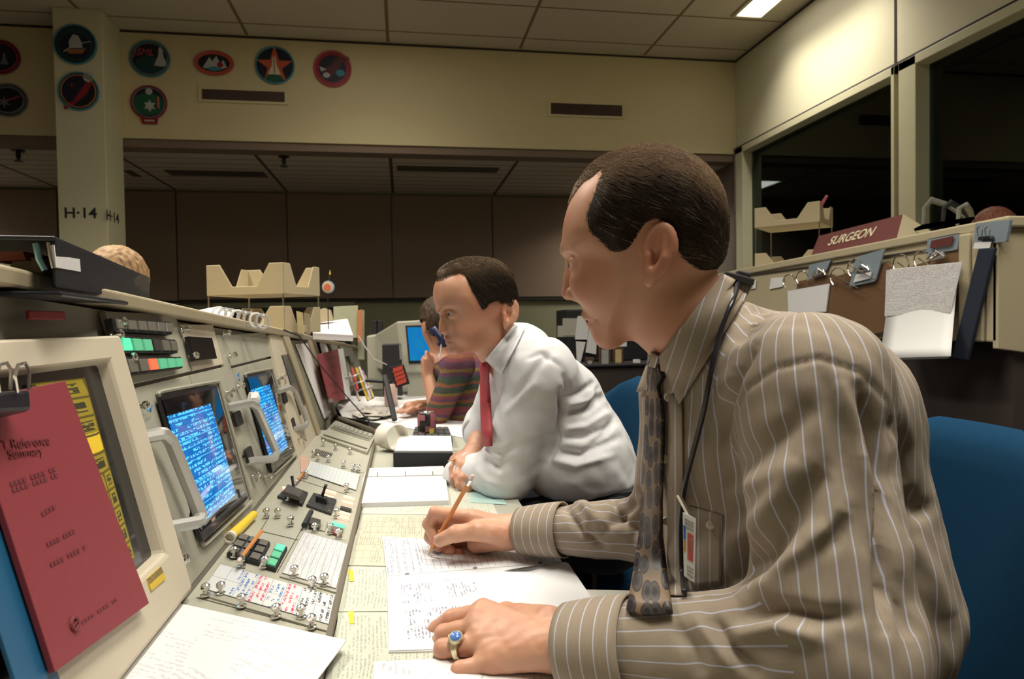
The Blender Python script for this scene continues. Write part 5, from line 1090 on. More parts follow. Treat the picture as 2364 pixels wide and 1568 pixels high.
# body core under the clothes
NL=U3(1868,895,.745); FR=U3(1578,915,1.05); NB=U3(1665,825,.92); EL=U3(1935,1500,.665); WL=U3(1318,1495,.795); EF=U3(1545,1222,1.08); WF=U3(1208,1225,1.2)
CH=U3(1712,1010,.92); BL=U3(1800,1330,.92); HP=U3(1850,1640,.92)
SX=np.array([1,1.22,1.]);
def tors(P,a,b,ra,rb): k=1/SX; return rc(P*k,a*k,b*k,ra,rb)
def core(P):
    d=smin(tors(P,CH,BL,.085,.10),tors(P,BL,HP,.10,.11),.05); d=smin(d,rc(P,NB,CH,.045,.08),.04)
    for S,E,W_ in ((NL,EL,WL),(FR,EF,WF)): d=smin(d,rc(P,NB,S,.045,.045),.03); d=smin(d,rc(P,S,E,.040,.028),.02); d=smin(d,rc(P,E,W_,.028,.024),.02)
    return d
pp=np.array([NL,FR,NB,EL,WL,EF,WF,CH,BL,HP]); cv,cf=surfnet(core,pp.min(0)-.14,pp.max(0)+.14,.009); P_c=(cv,cf,np.tile([.5,.27,.17],(len(cv),1)))
V,F_,C_=join([(hv,hf,hc),P_l,P_r,P_c])
man1=bmesh_obj('person',V,F_,skin,col=C_); tag(man1,'balding man in striped taupe shirt and patterned tie writing with a pencil in the foreground','person')
eyes(H1,ft1,man1)
# hair
S1=[(1400,404),(1384,430),(1380,455),(1366,490),(1365,523),(1378,545),(1402,560),(1410,572),(1421,581),(1436,579),(1452,574),(1466,556),(1478,534),(1490,518),(1510,508),(1530,516),(1545,540),(1552,570),(1566,592),(1588,612),(1610,628),(1640,632),(1690,622),(1705,560),(1705,470),(1690,390),(1620,320),(1540,300),(1450,310),(1425,350)]
T1=[(1400,420),(1360,420),(1338,446),(1316,474),(1300,492),(1280,492),(1278,450),(1310,400),(1360,350),(1430,325),(1500,315),(1580,325),(1640,360),(1690,420),(1700,500),(1620,440),(1500,395)]
def dir1(Q):
    n=len(Q); top=sms(Q[:,1],.06,.11); fr=sms(-Q[:,0],.02,.09)
    return np.stack([.9-.1*top+0*fr,-.42*(1-top)-.25*fr,.25*top*np.sign(Q[:,2])],1)
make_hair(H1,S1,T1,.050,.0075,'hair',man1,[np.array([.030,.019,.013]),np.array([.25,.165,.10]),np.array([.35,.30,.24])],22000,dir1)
# ring
rc_=(mc1[2]*.36+fg1[2][0]*.64); rd=nrm(fg1[2][0]-mc1[2]); gold=MAT('worn silver gold ring metal',(.62,.55,.38),.28,metal=1,nz=(300,.3))
rg=thing('class_ring',rc_,'chunky class ring with a blue stone on the near left hand','ring'); e1=nrm(np.cross(rd,[0,0,1.])); e2=np.cross(e1,rd)
if e2[2]<0: e2=-e2
m=MB(); n=28; vs=[];fs=[]
for i in range(n):
    a=2*math.pi*i/n; wd=.0042+.0052*max(0,math.cos(a-1.57))**2; r0=.0150; r1=.0168+.002*max(0,math.cos(a-1.57))**2; dv=e1*math.cos(a)+e2*math.sin(a)
    vs+=[rc_+dv*r0-rd*wd,rc_+dv*r1-rd*wd*.8,rc_+dv*r1+rd*wd*.8,rc_+dv*r0+rd*wd]
for i in range(n):
    j=(i+1)%n
    for k in range(4): fs.append([i*4+k,j*4+k,j*4+(k+1)%4,i*4+(k+1)%4])
m.add(vs,fs).build('band',gold,rg,smooth=True)
sd=nrm(e2*.75+nrm(CAM-rc_)*.6); sc=rc_+sd*.0190; A2=[nrm(np.cross(sd,rd)),nrm(np.cross(sd,np.cross(sd,rd))),sd]
MB().lathe(sc-sd*.004,sd,[(0,.0092),(.003,.0100),(.0052,.0086)],20).build('bezel_setting',gold,rg,smooth=True); MB().lathe(sc,sd,[(0,.0076),(.0018,.0068),(.0036,.0035)],16).build('stone',MAT('pale blue stone',(.10,.22,.60),.08,nz=None,coat=.5),rg,smooth=True)
# nails
nail(U3(1008,1240,1.166),th2[3]-th2[2],v3([.2,-.75,.6]),man1,.0062,.0065)
# shirt
def arm(P,S,E,W_,r): return smin(rc(P,S,E,r[0],r[1]),rc(P,E,W_,r[2],r[3]),.035)
LW=WL+(EL-WL)*.10
def s_near_u(P): return rc(P,NL,EL,.072,.074)
def s_near_f(P): return rc(P,EL,WL+(EL-WL)*.20,.070,.047)
def s_far_u(P): return rc(P,FR,EF,.060,.058)
def s_far_f(P): return rc(P,EF,WF+(EF-WF)*.22,.056,.039)
def s_torso(P):
    d=smin(tors(P,CH,BL,.112,.130),tors(P,BL,HP,.130,.140),.06); d=smin(d,rc(P,U3(1870,960,.86),U3(1955,1400,.86),.115,.125),.06); return d
def s_yoke(P):
    d=smin(rc(P,NB,NL,.066,.068),rc(P,NB,FR,.062,.056),.04); d=smin(d,rc(P,NB+[-.0,0,-.03],CH,.074,.105),.05); return smin(d,rc(P,NL,U3(1880,960,.86),.07,.10),.05)
nax=nrm(H1.toW(H1.L(1555,700))-H1.toW(H1.L(1640,835)))
def neckcut(P): return rc(P,H1.toW(H1.L(1530,680)),H1.toW(H1.L(1568,724)),.058,.052)
def shirt(P):
    d=smin(s_torso(P),s_yoke(P),.06); d=smin(d,s_far_u(P),.035); d=smin(d,s_near_u(P),.030); n=smin(s_near_f(P),s_near_u(P),.035); d=smin(d,n,.012); d=smin(d,smin(s_far_f(P),s_far_u(P),.03),.012)
    d=smax(d,-neckcut(P),.01)
    return d+.0022*vnoise(P,34,11)+.0012*vnoise(P,85,12)
lo=np.array([NL,FR,NB,EL,WL,EF,WF,CH,BL,HP,U3(2000,1400,.86)]); 
sv,sf=surfnet(shirt,lo.min(0)-[.05,.2,.02],lo.max(0)+[.18,.18,.14],.0042)
sv=folds(sv,sf,[
 ([(1690,1345),(1755,1300),(1815,1215),(1880,1120),(1905,1085)],-.016,26),([(1680,1260),(1740,1215),(1800,1140),(1850,1060)],.009,28),([(1700,1395),(1780,1330),(1870,1270),(1960,1160)],.012,26),
 ([(1760,1345),(1840,1300),(1920,1245),(1950,1180)],-.010,22),([(1700,1430),(1800,1405),(1900,1425),(1975,1420)],-.012,20),([(1690,1470),(1800,1450),(1900,1480)],.010,20),
 ([(1700,1090),(1760,1040),(1830,985),(1880,930)],-.008,26),([(1680,1150),(1760,1110),(1840,1060)],.006,24),([(1990,900),(2020,1000),(2035,1100),(2040,1200),(2042,1330),(2045,1450)],-.022,18),([(1935,870),(1965,960),(2000,1100),(2030,1260)],.008,14),([(1900,860),(1925,960),(1955,1100),(1990,1250)],-.005,16),
 ([(2060,960),(2085,1040),(2080,1120)],-.012,18),([(2090,1130),(2120,1180),(2150,1170)],-.010,20),([(2050,1330),(2090,1400),(2110,1480)],-.012,24),([(2100,1240),(2150,1330),(2190,1430)],.008,24),
 ([(1668,1020),(1672,940),(1700,860),(1740,800)],-.014,13),([(1690,980),(1720,900),(1790,850),(1890,826),(1990,860),(2060,940)],-.0032,7),
 ([(1690,790),(1720,760),(1785,710)],-.010,16),([(1665,780),(1700,730),(1760,690)],.006,16),
 ([(1480,1125),(1440,1180),(1400,1225)],-.014,11),([(1300,1165),(1345,1230),(1395,1268)],-.013,9),([(1320,1150),(1380,1200),(1440,1235)],.010,11),([(1370,1140),(1420,1125),(1475,1160)],.010,10),([(1505,1110),(1470,1170),(1460,1250)],-.014,10),([(1410,1140),(1425,1190),(1470,1230)],-.010,8),([(1350,1150),(1360,1190),(1345,1240)],.006,9),
 ([(1560,1440),(1600,1500),(1620,1568)],-.008,18),([(1640,1420),(1680,1490),(1760,1560)],-.012,18),([(1600,1420),(1650,1480),(1700,1550)],.008,18)],)
rx=nrm(EL-NL)
regs=[(s_torso,'ang',HP,[0,0,1],[-1,-.2,0],.135),(lambda c: s_yoke(c)+.022,'plane',nrm(_r*.93+_u*.30),_d),(s_near_u,'ang',NL,EL-NL,[1,.3,0],.072),(s_near_f,'ang',EL,WL-EL,[0,.2,-1],.055),(s_far_u,'ang',FR,EF-FR,[0,1,0],.06),(s_far_f,'ang',EF,WF-EF,[0,.2,-1],.046)]
shm=MAT('taupe pinstripe shirt cloth',fn=stripes((.30,.247,.19),(.50,.53,.68)))
sh1=bmesh_obj('shirt',sv,sf,shm,man1,uv=cloth_uv(sv,sf,regs))
def cuff(a,b,r0,r1,nm,ex=1.,off=0):
    a=v3(a);b=v3(b);ax=nrm(b-a); L=np.linalg.norm(b-a); e1=nrm(np.cross(ax,[0,0,1.])); e2=np.cross(e1,ax); vs=[];fs=[];uv=[];n=48; m=8
    for j in range(m+1):
        t=j/m; r=r0+(r1-r0)*t+.0014*math.sin(3.1*t)
        for i in range(n): q=2*math.pi*i/n; vs.append(a+ax*L*t+(r*(1+.02*math.sin(3*q+2*t)))*(math.cos(q)*e1*ex+math.sin(q)*e2))
    for j in range(m):
        for i in range(n): fs.append([j*n+i,j*n+(i+1)%n,(j+1)*n+(i+1)%n,(j+1)*n+i]); uv.append([(L*j/m,i*.006),(L*j/m,(i+1)*.006),(L*(j+1)/m,(i+1)*.006),(L*(j+1)/m,i*.006)])
    o=MB().add(vs,fs,uv).build(nm,shm,sh1,smooth='all'); s=o.modifiers.new('s','SOLIDIFY'); s.thickness=.003; s.offset=-1; return o
cuff(WL+nrm(WL-EL)*.004,WL+(EL-WL)*.27,.0475,.0535,'cuff'); cuff(WF+nrm(WF-EF)*.004,WF+(EF-WF)*.30,.0385,.0445,'cuff')
# collar leaves
sm_=bmesh_obj
def leaf(q,nm,mat,par,n=12,f=None,off=.005,Dfb=.9,bul=.004,uvs=None,hitf=None,thick=.002):
    vs=[];fs=[];uv=[]; q=[v3((*p,0))[:2] for p in q]
    for j in range(n+1):
        for i in range(n+1):
            u,v=i/n,j/n; p=(q[0]*(1-u)+q[1]*u)*(1-v)+(q[3]*(1-u)+q[2]*u)*v; o=off+bul*math.sin(math.pi*u)*math.sin(math.pi*min(1,v*1.0)); vs.append(HIT(p[0],p[1],f,.5,1.4,o,Dfb))
    for j in range(n):
        for i in range(n): 
            fs.append([j*(n+1)+i,j*(n+1)+i+1,(j+1)*(n+1)+i+1,(j+1)*(n+1)+i]); uv.append([((q[0]*(1-a)+q[1]*a)*(1-b)+(q[3]*(1-a)+q[2]*a)*b) for a,b in ((i/n,j/n),((i+1)/n,j/n),((i+1)/n,(j+1)/n),(i/n,(j+1)/n))])
            if uvs: uv[-1]=[uvs(c) for c in uv[-1]]
    o=MB().add(vs,fs,uv).build(nm,mat,par,smooth='all'); s=o.modifiers.new('s','SOLIDIFY'); s.thickness=thick; s.offset=0; return o
def sn(P): return np.minimum(shirt(P),f1(P))
# skip shirt noise for marching stability
lnd=nrm(np.array([1568-1668,935-636.])); lnn=np.array([-lnd[1],lnd[0]]); 
def cuv(c): return (float(np.dot(c,lnn))*.00055,float(np.dot(c,lnd))*.00055)
leaf([(1521,823),(1668,632),(1738,662),(1568,934)],'collar',shm,sh1,16,sn,.006,.9,.005,cuv)
leaf([(1521,823),(1504,812),(1470,905),(1500,900)],'collar',shm,sh1,8,sn,.006,1.0,.002,cuv)
leaf([(1523,826),(1540,832),(1560,905),(1532,915)],'collar_stand',shm,sh1,8,sn,.0035,.95,.001,cuv)
# placket, pocket, buttons, badge and cord
st=lambda P: smin(smin(s_torso(P),s_yoke(P),.06),s_near_u(P),.03)
leaf([(1545,900),(1575,930),(1580,1374),(1540,1374)],'placket',shm,sh1,14,shirt,.003,.95,.001,lambda c:(c[0]*.0006,c[1]*.0006),.0015)
leaf([(1592,1168),(1668,1190),(1664,1352),(1600,1364)],'pocket',shm,sh1,10,shirt,.0012,.95,.002,lambda c:(c[0]*.0006,c[1]*.0006),.0012)
bt=MAT('pearl shirt button',(.50,.46,.38),.3,nz=None)
for x,y in ((1543,917),(1534,1060),(1539,1203),(1528,1334),(1641,1213)):
    p=HIT(x,y,shirt,.5,1.4,.004,.95); n=nrm(CAM-p+v3([0,0,.1])); MB().lathe(p-n*.002,n,[(0,.0055),(.002,.0058),(.0032,.0046),(.0028,.0026)],14).build('button',bt,sh1,smooth=True)
bd=thing('identity_badge',HIT(1590,1260,shirt,.5,1.4,.012,.93),'white photo badge clipped to the striped shirt pocket','badge')
bq=[HIT(x,y,shirt,.5,1.4,.030,.91) for x,y in ((1579,1330),(1602,1347),(1607,1198),(1577,1182))]; c=sum(bq)/4; bn=nrm(CAM-c)
e=[UD(x,y,(bq[0]-CAM)@_d) for x,y in ((1579,1330),(1603,1346),(1607,1198),(1576,1182))]; MB().prism(e,bn*.0012).build('card',paper,bd,bevel=.0006)
def bsub(u0,u1,v0,v1,nm,m): MB().prism([bil(e,u,v)+bn*.0006 for u,v in ((u0,v0),(u1,v0),(u1,v1),(u0,v1))],bn*.0006).build(nm,m,bd)
bsub(.35,.85,.30,.72,'portrait_photo',MAT('badge photo red',(.50,.10,.09),.4,nz=None)); bsub(.5,.75,.45,.66,'portrait_face',MAT('badge photo face',(.55,.35,.27),.4,nz=None)); bsub(.02,.22,.58,.80,'blue_mark',MAT('badge blue',(.05,.15,.5),.4,nz=None)); bsub(.02,.22,.40,.56,'orange_mark',MAT('badge orange',(.6,.25,.05),.4,nz=None))
for k in range(3): bsub(.15,.85,.78+.06*k,.80+.06*k,'print_line',gryt)
for k in range(3): bsub(.3,.9,.06+.06*k,.08+.06*k,'print_line',gryt)
cl=[HIT(x,y,shirt,.5,1.4,.024,.93) for x,y in ((1592,1192),(1578,1165),(1566,1142))]; MB().tube(cl,.0035,6).build('clip',chrome,bd,smooth=True)
cp=[(1704,652),(1694,690),(1676,730),(1660,780),(1647,830),(1637,880),(1627,940),(1612,1000),(1596,1060),(1583,1110),(1574,1160),(1570,1220),(1571,1280),(1576,1335),(1580,1366)]
cpts=[HIT(x,y,sn,.5,1.4,.010 if k>1 else .013,.9) for k,(x,y) in enumerate(cp)]
for _ in range(2):
    q=[cpts[0]]
    for a,b in zip(cpts[:-1],cpts[1:]): q+=[a*.75+b*.25,a*.25+b*.75]
    cpts=q+[cpts[-1]]
hs=thing('headset_cord',cpts[0],'black headset cord clipped at the collar and hanging down the striped shirt','cord'); MB().tube(cpts,.0032,8).build('cord',MAT('black glossy cable',(.015,.015,.02),.3,nz=None),hs,smooth='all')
cc=HIT(1700,645,sn,.5,1.4,.014,.9); MB().box((-.018,-.008,-.004),(.022,.008,.006),[nrm(_r*.95-_u*.25),_d,nrm(_u*.95+_r*.25)],cc).build('clip_body',rubber,hs,bevel=.002); MB().box((-.002,-.006,.004),(.016,.006,.012),[nrm(_r*.95-_u*.25),_d,nrm(_u*.95+_r*.25)],cc).build('clip_jaw',rubber,hs,bevel=.002)
# tie
def tiem(t):
    u,v,_=t.uv(); vo=t.n('ShaderNodeTexVoronoi',feature='F1',voronoi_dimensions='2D'); t.put(vo.inputs['Vector'],t.comb(t.m('MULTIPLY',u,1.25),t.m('MULTIPLY',v,.75))); vo.inputs['Scale'].default_value=44.; vo.inputs['Randomness'].default_value=.55; d=vo.outputs['Distance']
    r1=t.m('LESS_THAN',d,.47); r2=t.m('LESS_THAN',d,.38); r3=t.m('LESS_THAN',d,.22)
    c=t.mix(r1,(.19,.13,.075),(.028,.022,.03)); c=t.mix(r2,c,(.06,.045,.04)); c=t.mix(r3,c,(.02,.018,.026)); t.put(t.b.inputs['Base Color'],c); t.b.inputs['Roughness'].default_value=.45
tl_=[(1507,824),(1500,845),(1497,875),(1499,892),(1494,930),(1492,1000),(1488,1080),(1484,1160),(1477,1240),(1466,1310),(1455,1370),(1448,1412)]
tr_=[(1522,822),(1526,850),(1531,872),(1520,892),(1530,940),(1532,1000),(1530,1080),(1529,1160),(1530,1240),(1538,1310),(1546,1370),(1552,1412)]
vs=[];fs=[];uv=[]; n=6
L_=0
for j,(a,b) in enumerate(zip(tl_,tr_)):
    if j: L_+=math.hypot(a[0]-tl_[j-1][0],a[1]-tl_[j-1][1])*.00058
    fb=.935
    pb=HIT(b[0],b[1],shirt,.5,1.4,.010,fb); Db=min((pb-CAM)@_d,.95); Da=Db+.035
    A_,B_=UD(*a,Da),UD(*b,Db)
    for i in range(n+1): u=i/n; vs.append(A_*(1-u)+B_*u-_d*.006*math.sin(math.pi*u))
    if j:
        for i in range(n): k=j*(n+1)+i; fs.append([k-n-1,k-n,k+1,k]); uv.append([(i/n*.06,pL),((i+1)/n*.06,pL),((i+1)/n*.06,L_),(i/n*.06,L_)])
    pL=L_
o=MB().add(vs,fs,uv).build('necktie',MAT('paisley tie silk',fn=tiem),man1,smooth='all'); s=o.modifiers.new('s','SOLIDIFY'); s.thickness=.006; s.offset=0
# trousers
trm=MAT('dark trouser cloth',(.018,.02,.03),.85,nz=(200,.1))
K1=v3([.10,.72,.52]);K2=v3([.06,1.08,.52]); HPb=HP+[0,0,-.05]
def trs(P): 
    d=rc(P,HPb+[0,-.09,0],K1,.10,.075); d=smin(d,rc(P,HPb+[0,.09,0],K2,.10,.075),.03); d=smin(d,rc(P,K1,K1+[.05,0,-.42],.07,.05),.02); d=smin(d,rc(P,K2,K2+[.05,0,-.42],.07,.05),.02); return d
tv,tf=surfnet(trs,np.array([-.1,.5,.0]),np.array([.75,1.35,.82]),.012); bmesh_obj('trousers',tv,tf,trm,man1)
for kk in (K1,K2): 
    b=MB(); b.sph(kk+[.0,0,-.48],(.13,.045,.04),8); b.build('shoe',rubber,man1,smooth=True)
# ================================================================ man in the white shirt
prof2=[(1096,601),(1070,605),(1048,613),(1030,626),(1017,643),(1009,662),(1008,690),(1012,712),(1017,722),(1024,733),(1028,750),(1031,768),(1034,785),(1040,800),(1052,811),(1070,815),(1090,812),(1112,800),(1135,788),(1158,768),(1178,745),(1186,715),(1184,680),(1174,648),(1158,622),(1130,605)]
ft2=dict(brow=((1020,716),(1062,711)),cheek=(1082,762),eye=(1048,723),nose=((1024,734),(1024,748),(1024,761),(1041,762)),lips=((1038,780),(1041,789.5),(1052,804)),mouth=(1062,784),ear=(1145,722),earw=.081,eart=-6,ears=1.10,lid=24,slit=.0040,
  browhair=((1027,715,.010),(1046,708,.028),(1074,713,.046)))
neck2=((1135,775,.058),(1158,805,.057),(1185,850,.056))
H2=Head((1100,705),1.68,-24,prof2,593,815)
f2,hv2,hf2,hc2=make_head(H2,ft2,neck2,res=.0028)
NS=U3(1252,862,1.60); FS=U3(1168,880,1.88); NB2=U3(1200,820,1.73); EN=U3(1168,1088,1.66); WN=U3(1062,1096,1.80); EFm=U3(1120,985,1.97); WFm=U3(1092,1048,1.82)
CH2=U3(1278,940,1.73); BL2=U3(1325,1045,1.75); HP2=U3(1375,1130,1.78)
h2mc=[U3(1058,1064,1.765),U3(1066,1072,1.745),U3(1076,1078,1.73),U3(1084,1080,1.715)]
h2f=[[U3(1046,1082,1.75),U3(1046,1104,1.735),U3(1052,1120,1.73)],[U3(1056,1098,1.715),U3(1060,1120,1.70),U3(1068,1132,1.70)],[U3(1068,1104,1.70),U3(1074,1124,1.69),U3(1080,1136,1.69)],[U3(1080,1102,1.69),U3(1084,1118,1.69),U3(1086,1128,1.69)]]
h2t=[U3(1080,1052,1.80),U3(1060,1056,1.80),U3(1050,1062,1.80),U3(1046,1072,1.79)]
hd2=hand_sdf(WFm,h2mc,h2f,h2t,palmr=.0150,wr=.030,wa=U3(1108,1010,1.90),fs=1.1)
P2h=skin_part(hd2,[WFm,U3(1112,1000,1.92)]+h2mc+sum(h2f,[])+h2t,.035,.0022,knuck=[c[0] for c in h2f])
def core2(P):
    d=smin(tors(P,CH2,BL2,.085,.10),tors(P,BL2,HP2,.10,.11),.05); d=smin(d,rc(P,NB2,CH2,.045,.08),.04)
    for S,E,W_ in ((NS,EN,WN),(FS,EFm,WFm)): d=smin(d,rc(P,NB2,S,.045,.045),.03); d=smin(d,rc(P,S,E,.045,.036),.02); d=smin(d,rc(P,E,W_,.036,.026),.02)
    return d
pp=np.array([NS,FS,NB2,EN,WN,EFm,WFm,CH2,BL2,HP2]); cv,cf=surfnet(core2,pp.min(0)-.14,pp.max(0)+.14,.01)
V,F_,C_=join([(hv2,hf2,hc2),P2h,(cv,cf,np.tile([.5,.27,.17],(len(cv),1)))])
man2=bmesh_obj('person',V,F_,skin,col=C_); tag(man2,'man in white shirt and red tie leaning on folded arms at the next seat','person')
eyes(H2,ft2,man2,look=(0,-.35))
S2=[(1076,640),(1082,662),(1092,682),(1100,694),(1108,712),(1117,716),(1124,704),(1133,697),(1146,694),(1158,702),(1163,716),(1164,730),(1176,744),(1200,744),(1206,700),(1200,640),(1170,600),(1130,580),(1080,580),(1062,600),(1070,622)]
T2=[(1076,640),(1060,633),(1042,634),(1026,640),(1014,650),(1000,656),(990,640),(1004,618),(1040,590),(1090,578),(1150,585),(1200,620),(1210,700),(1160,640),(1110,615)]
def dir2(Q):
    top=sms(Q[:,1],.06,.11); return np.stack([.8*(1-top)+.35*top,-.5*(1-top),.6*top*np.sign(Q[:,2]+.01)],1)
make_hair(H2,S2,T2,.062,.0125,'hair',man2,[np.array([.030,.020,.014]),np.array([.15,.10,.06]),np.array([.2,.14,.09])],9000,dir2,rad=.0003,res=.0032,step=.006,lift=.002)
# shirt
def t_tor2(P): 
    d=smin(tors(P,CH2,BL2,.120,.128),tors(P,BL2,HP2,.128,.125),.06); return smin(d,rc(P,NB2,CH2,.07,.11),.05)
def t_yk2(P): return smin(smin(rc(P,NB2,NS,.064,.072),rc(P,NB2,FS,.064,.06),.04),rc(P,NS,CH2,.075,.10),.05)
def t_nu2(P): return rc(P,NS,EN,.078,.070)
def t_nf2(P): return rc(P,EN,WN,.066,.044)
def t_fu2(P): return rc(P,FS,EFm,.062,.060)
def t_ff2(P): return rc(P,EFm,EFm+(WFm-EFm)*.30,.056,.050)
def shirt2(P):
    d=smin(t_tor2(P),t_yk2(P),.05); d=smin(d,smin(t_fu2(P),t_ff2(P),.03),.03); d=smin(d,smin(t_nu2(P),t_nf2(P),.03),.018)
    d=smax(d,-rc(P,H2.toW(H2.L(1130,765)),H2.toW(H2.L(1150,790)),.054,.052),.01); d=smax(d,(HP2[2]+.02)-P[:,2]+.15*(P[:,0]-HP2[0]),.02)
    return d+.002*vnoise(P,36,21)+.0012*vnoise(P,95,22)
sv,sf=surfnet(shirt2,pp.min(0)-[.12,.16,.1],pp.max(0)+[.2,.2,.12],.005)
sv=folds(sv,sf,[([(1180,930),(1220,880),(1250,840),(1270,810)],-.012,10),([(1165,960),(1200,915),(1240,880)],.008,10),([(1205,900),(1240,860),(1262,830)],.006,8),([(1295,900),(1300,960),(1285,1020),(1262,1070)],-.024,8),([(1300,860),(1312,900),(1300,960)],-.010,8),
 ([(1310,920),(1350,900),(1375,880)],-.010,7),([(1300,960),(1350,945),(1400,910)],-.012,8),([(1300,990),(1350,985),(1410,950)],.008,8),([(1290,1010),(1350,1010),(1425,975)],-.010,8),([(1280,1040),(1340,1050),(1430,1010)],-.012,9),([(1270,1060),(1330,1075),(1420,1050)],.008,8),([(1310,935),(1355,925),(1395,895)],.007,6),
 ([(1115,1060),(1150,1080),(1170,1060)],-.012,10),([(1100,1080),(1125,1110),(1150,1120)],.008,9),([(1130,1040),(1160,1050),(1190,1030)],-.008,8),([(1215,830),(1250,815),(1300,850)],-.005,5),([(1385,890),(1370,935),(1340,960)],-.010,7),([(1420,960),(1400,1000),(1360,1030)],-.008,7)])
wsh=MAT('white shirt cotton',(.68,.68,.70),.85,nz=(500,.03),bump=(900,.1,.0005))
sh2=bmesh_obj('shirt',sv,sf,wsh,man2)
def ringcloth(a,b,r0,r1,nm,mat,par):
    a=v3(a);b=v3(b);ax=nrm(b-a);L=np.linalg.norm(b-a);e1=nrm(np.cross(ax,[0,0,1.]));e2=np.cross(e1,ax);vs=[];fs=[];n=32;m=6
    for j in range(m+1):
        t=j/m;r=r0+(r1-r0)*t+.004*math.sin(3.14*t)
        for i in range(n): q=2*math.pi*i/n; vs.append(a+ax*L*t+r*(1+.03*math.sin(3*q+4*t))*(math.cos(q)*e1+math.sin(q)*e2))
    for j in range(m):
        for i in range(n): fs.append([j*n+i,j*n+(i+1)%n,(j+1)*n+(i+1)%n,(j+1)*n+i])
    o=MB().add(vs,fs).build(nm,mat,par,smooth='all'); s=o.modifiers.new('s','SOLIDIFY'); s.thickness=.005; return o
ringcloth(EFm+(WFm-EFm)*.34,EFm,.050,.060,'rolled_cuff',wsh,sh2); ringcloth(WN,WN+(EN-WN)*.3,.043,.050,'cuff',wsh,sh2)
sn2=lambda P: np.minimum(shirt2(P),f2(P))
def leaf2(q,nm,mat,par,f,off,Dfb,n=10,th=.002):
    vs=[];fs=[]; q=[np.array(p,float) for p in q]
    for j in range(n+1):
        for i in range(n+1):
            u,v=i/n,j/n;p=(q[0]*(1-u)+q[1]*u)*(1-v)+(q[3]*(1-u)+q[2]*u)*v; vs.append(HIT(p[0],p[1],f,1.2,2.3,off+.004*math.sin(math.pi*u),Dfb))
    for j in range(n):
        for i in range(n): fs.append([j*(n+1)+i,j*(n+1)+i+1,(j+1)*(n+1)+i+1,(j+1)*(n+1)+i])
    o=MB().add(vs,fs).build(nm,mat,par,smooth='all'); s=o.modifiers.new('s','SOLIDIFY'); s.thickness=th; s.offset=0; return o
leaf2([(1120,830),(1186,752),(1212,756),(1156,866)],'collar',wsh,sh2,sn2,.007,1.72)
redt2=MAT('red woven tie',(.36,.035,.045),.6,nz=(260,.25)); tl_=[(1113,836),(1111,852),(1114,868),(1112,880),(1113,930),(1115,990),(1118,1030)]; tr_=[(1126,838),(1131,852),(1130,866),(1130,880),(1134,930),(1137,990),(1137,1030)]
vs=[];fs=[]
for j,(a,b) in enumerate(zip(tl_,tr_)):
    pb=HIT(b[0],b[1],shirt2,1.2,2.3,.012,1.75); Db=min((pb-CAM)@_d,1.76)
    for i in range(5): u=i/4; vs.append(UD(a[0],a[1],Db+.05)*(1-u)+UD(b[0],b[1],Db)*u-_d*.006*math.sin(math.pi*u))
    if j:
        for i in range(4): k=j*5+i; fs.append([k-5,k-4,k+1,k])
o=MB().add(vs,fs).build('necktie',redt2,man2,smooth='all'); s=o.modifiers.new('s','SOLIDIFY'); s.thickness=.006
KN2=U3(1215,1225,1.68);KF2=U3(1190,1190,1.98); h0=HP2+v3([.0,-.09,-.07]);h1=HP2+v3([0,.09,-.07])
def trs2(P):
    d=smin(rc(P,h0,KN2,.105,.075),rc(P,h1,KF2,.105,.075),.03); d=smin(d,tors(P,HP2+v3([0,0,-.08]),HP2+v3([0,0,.02]),.13,.118),.05)
    for k in (KN2,KF2): d=smin(d,rc(P,k,v3([k[0]+.04,k[1],.1]),.07,.05),.02)
    return d
tv,tf=surfnet(trs2,np.array([.05,1.35,.02]),np.array([.85,2.3,.95]),.011); tr2=bmesh_obj('trousers',tv,tf,trm,man2)
MB().tube([HP2+v3([.125*math.cos(a),.15*math.sin(a),.022]) for a in np.linspace(0,2*math.pi,25)[:-1]],.014,6,closed=True).build('belt',rubber,tr2,smooth=True)
for kk in (KN2,KF2): MB().sph(v3([kk[0]-.02,kk[1],.045]),(.13,.045,.045),8).build('shoe',rubber,man2,smooth=True)
pencil(U3(1031,1065,1.74),U3(1088,1056,1.76),'orange pencil in the hand of the man in white shirt')
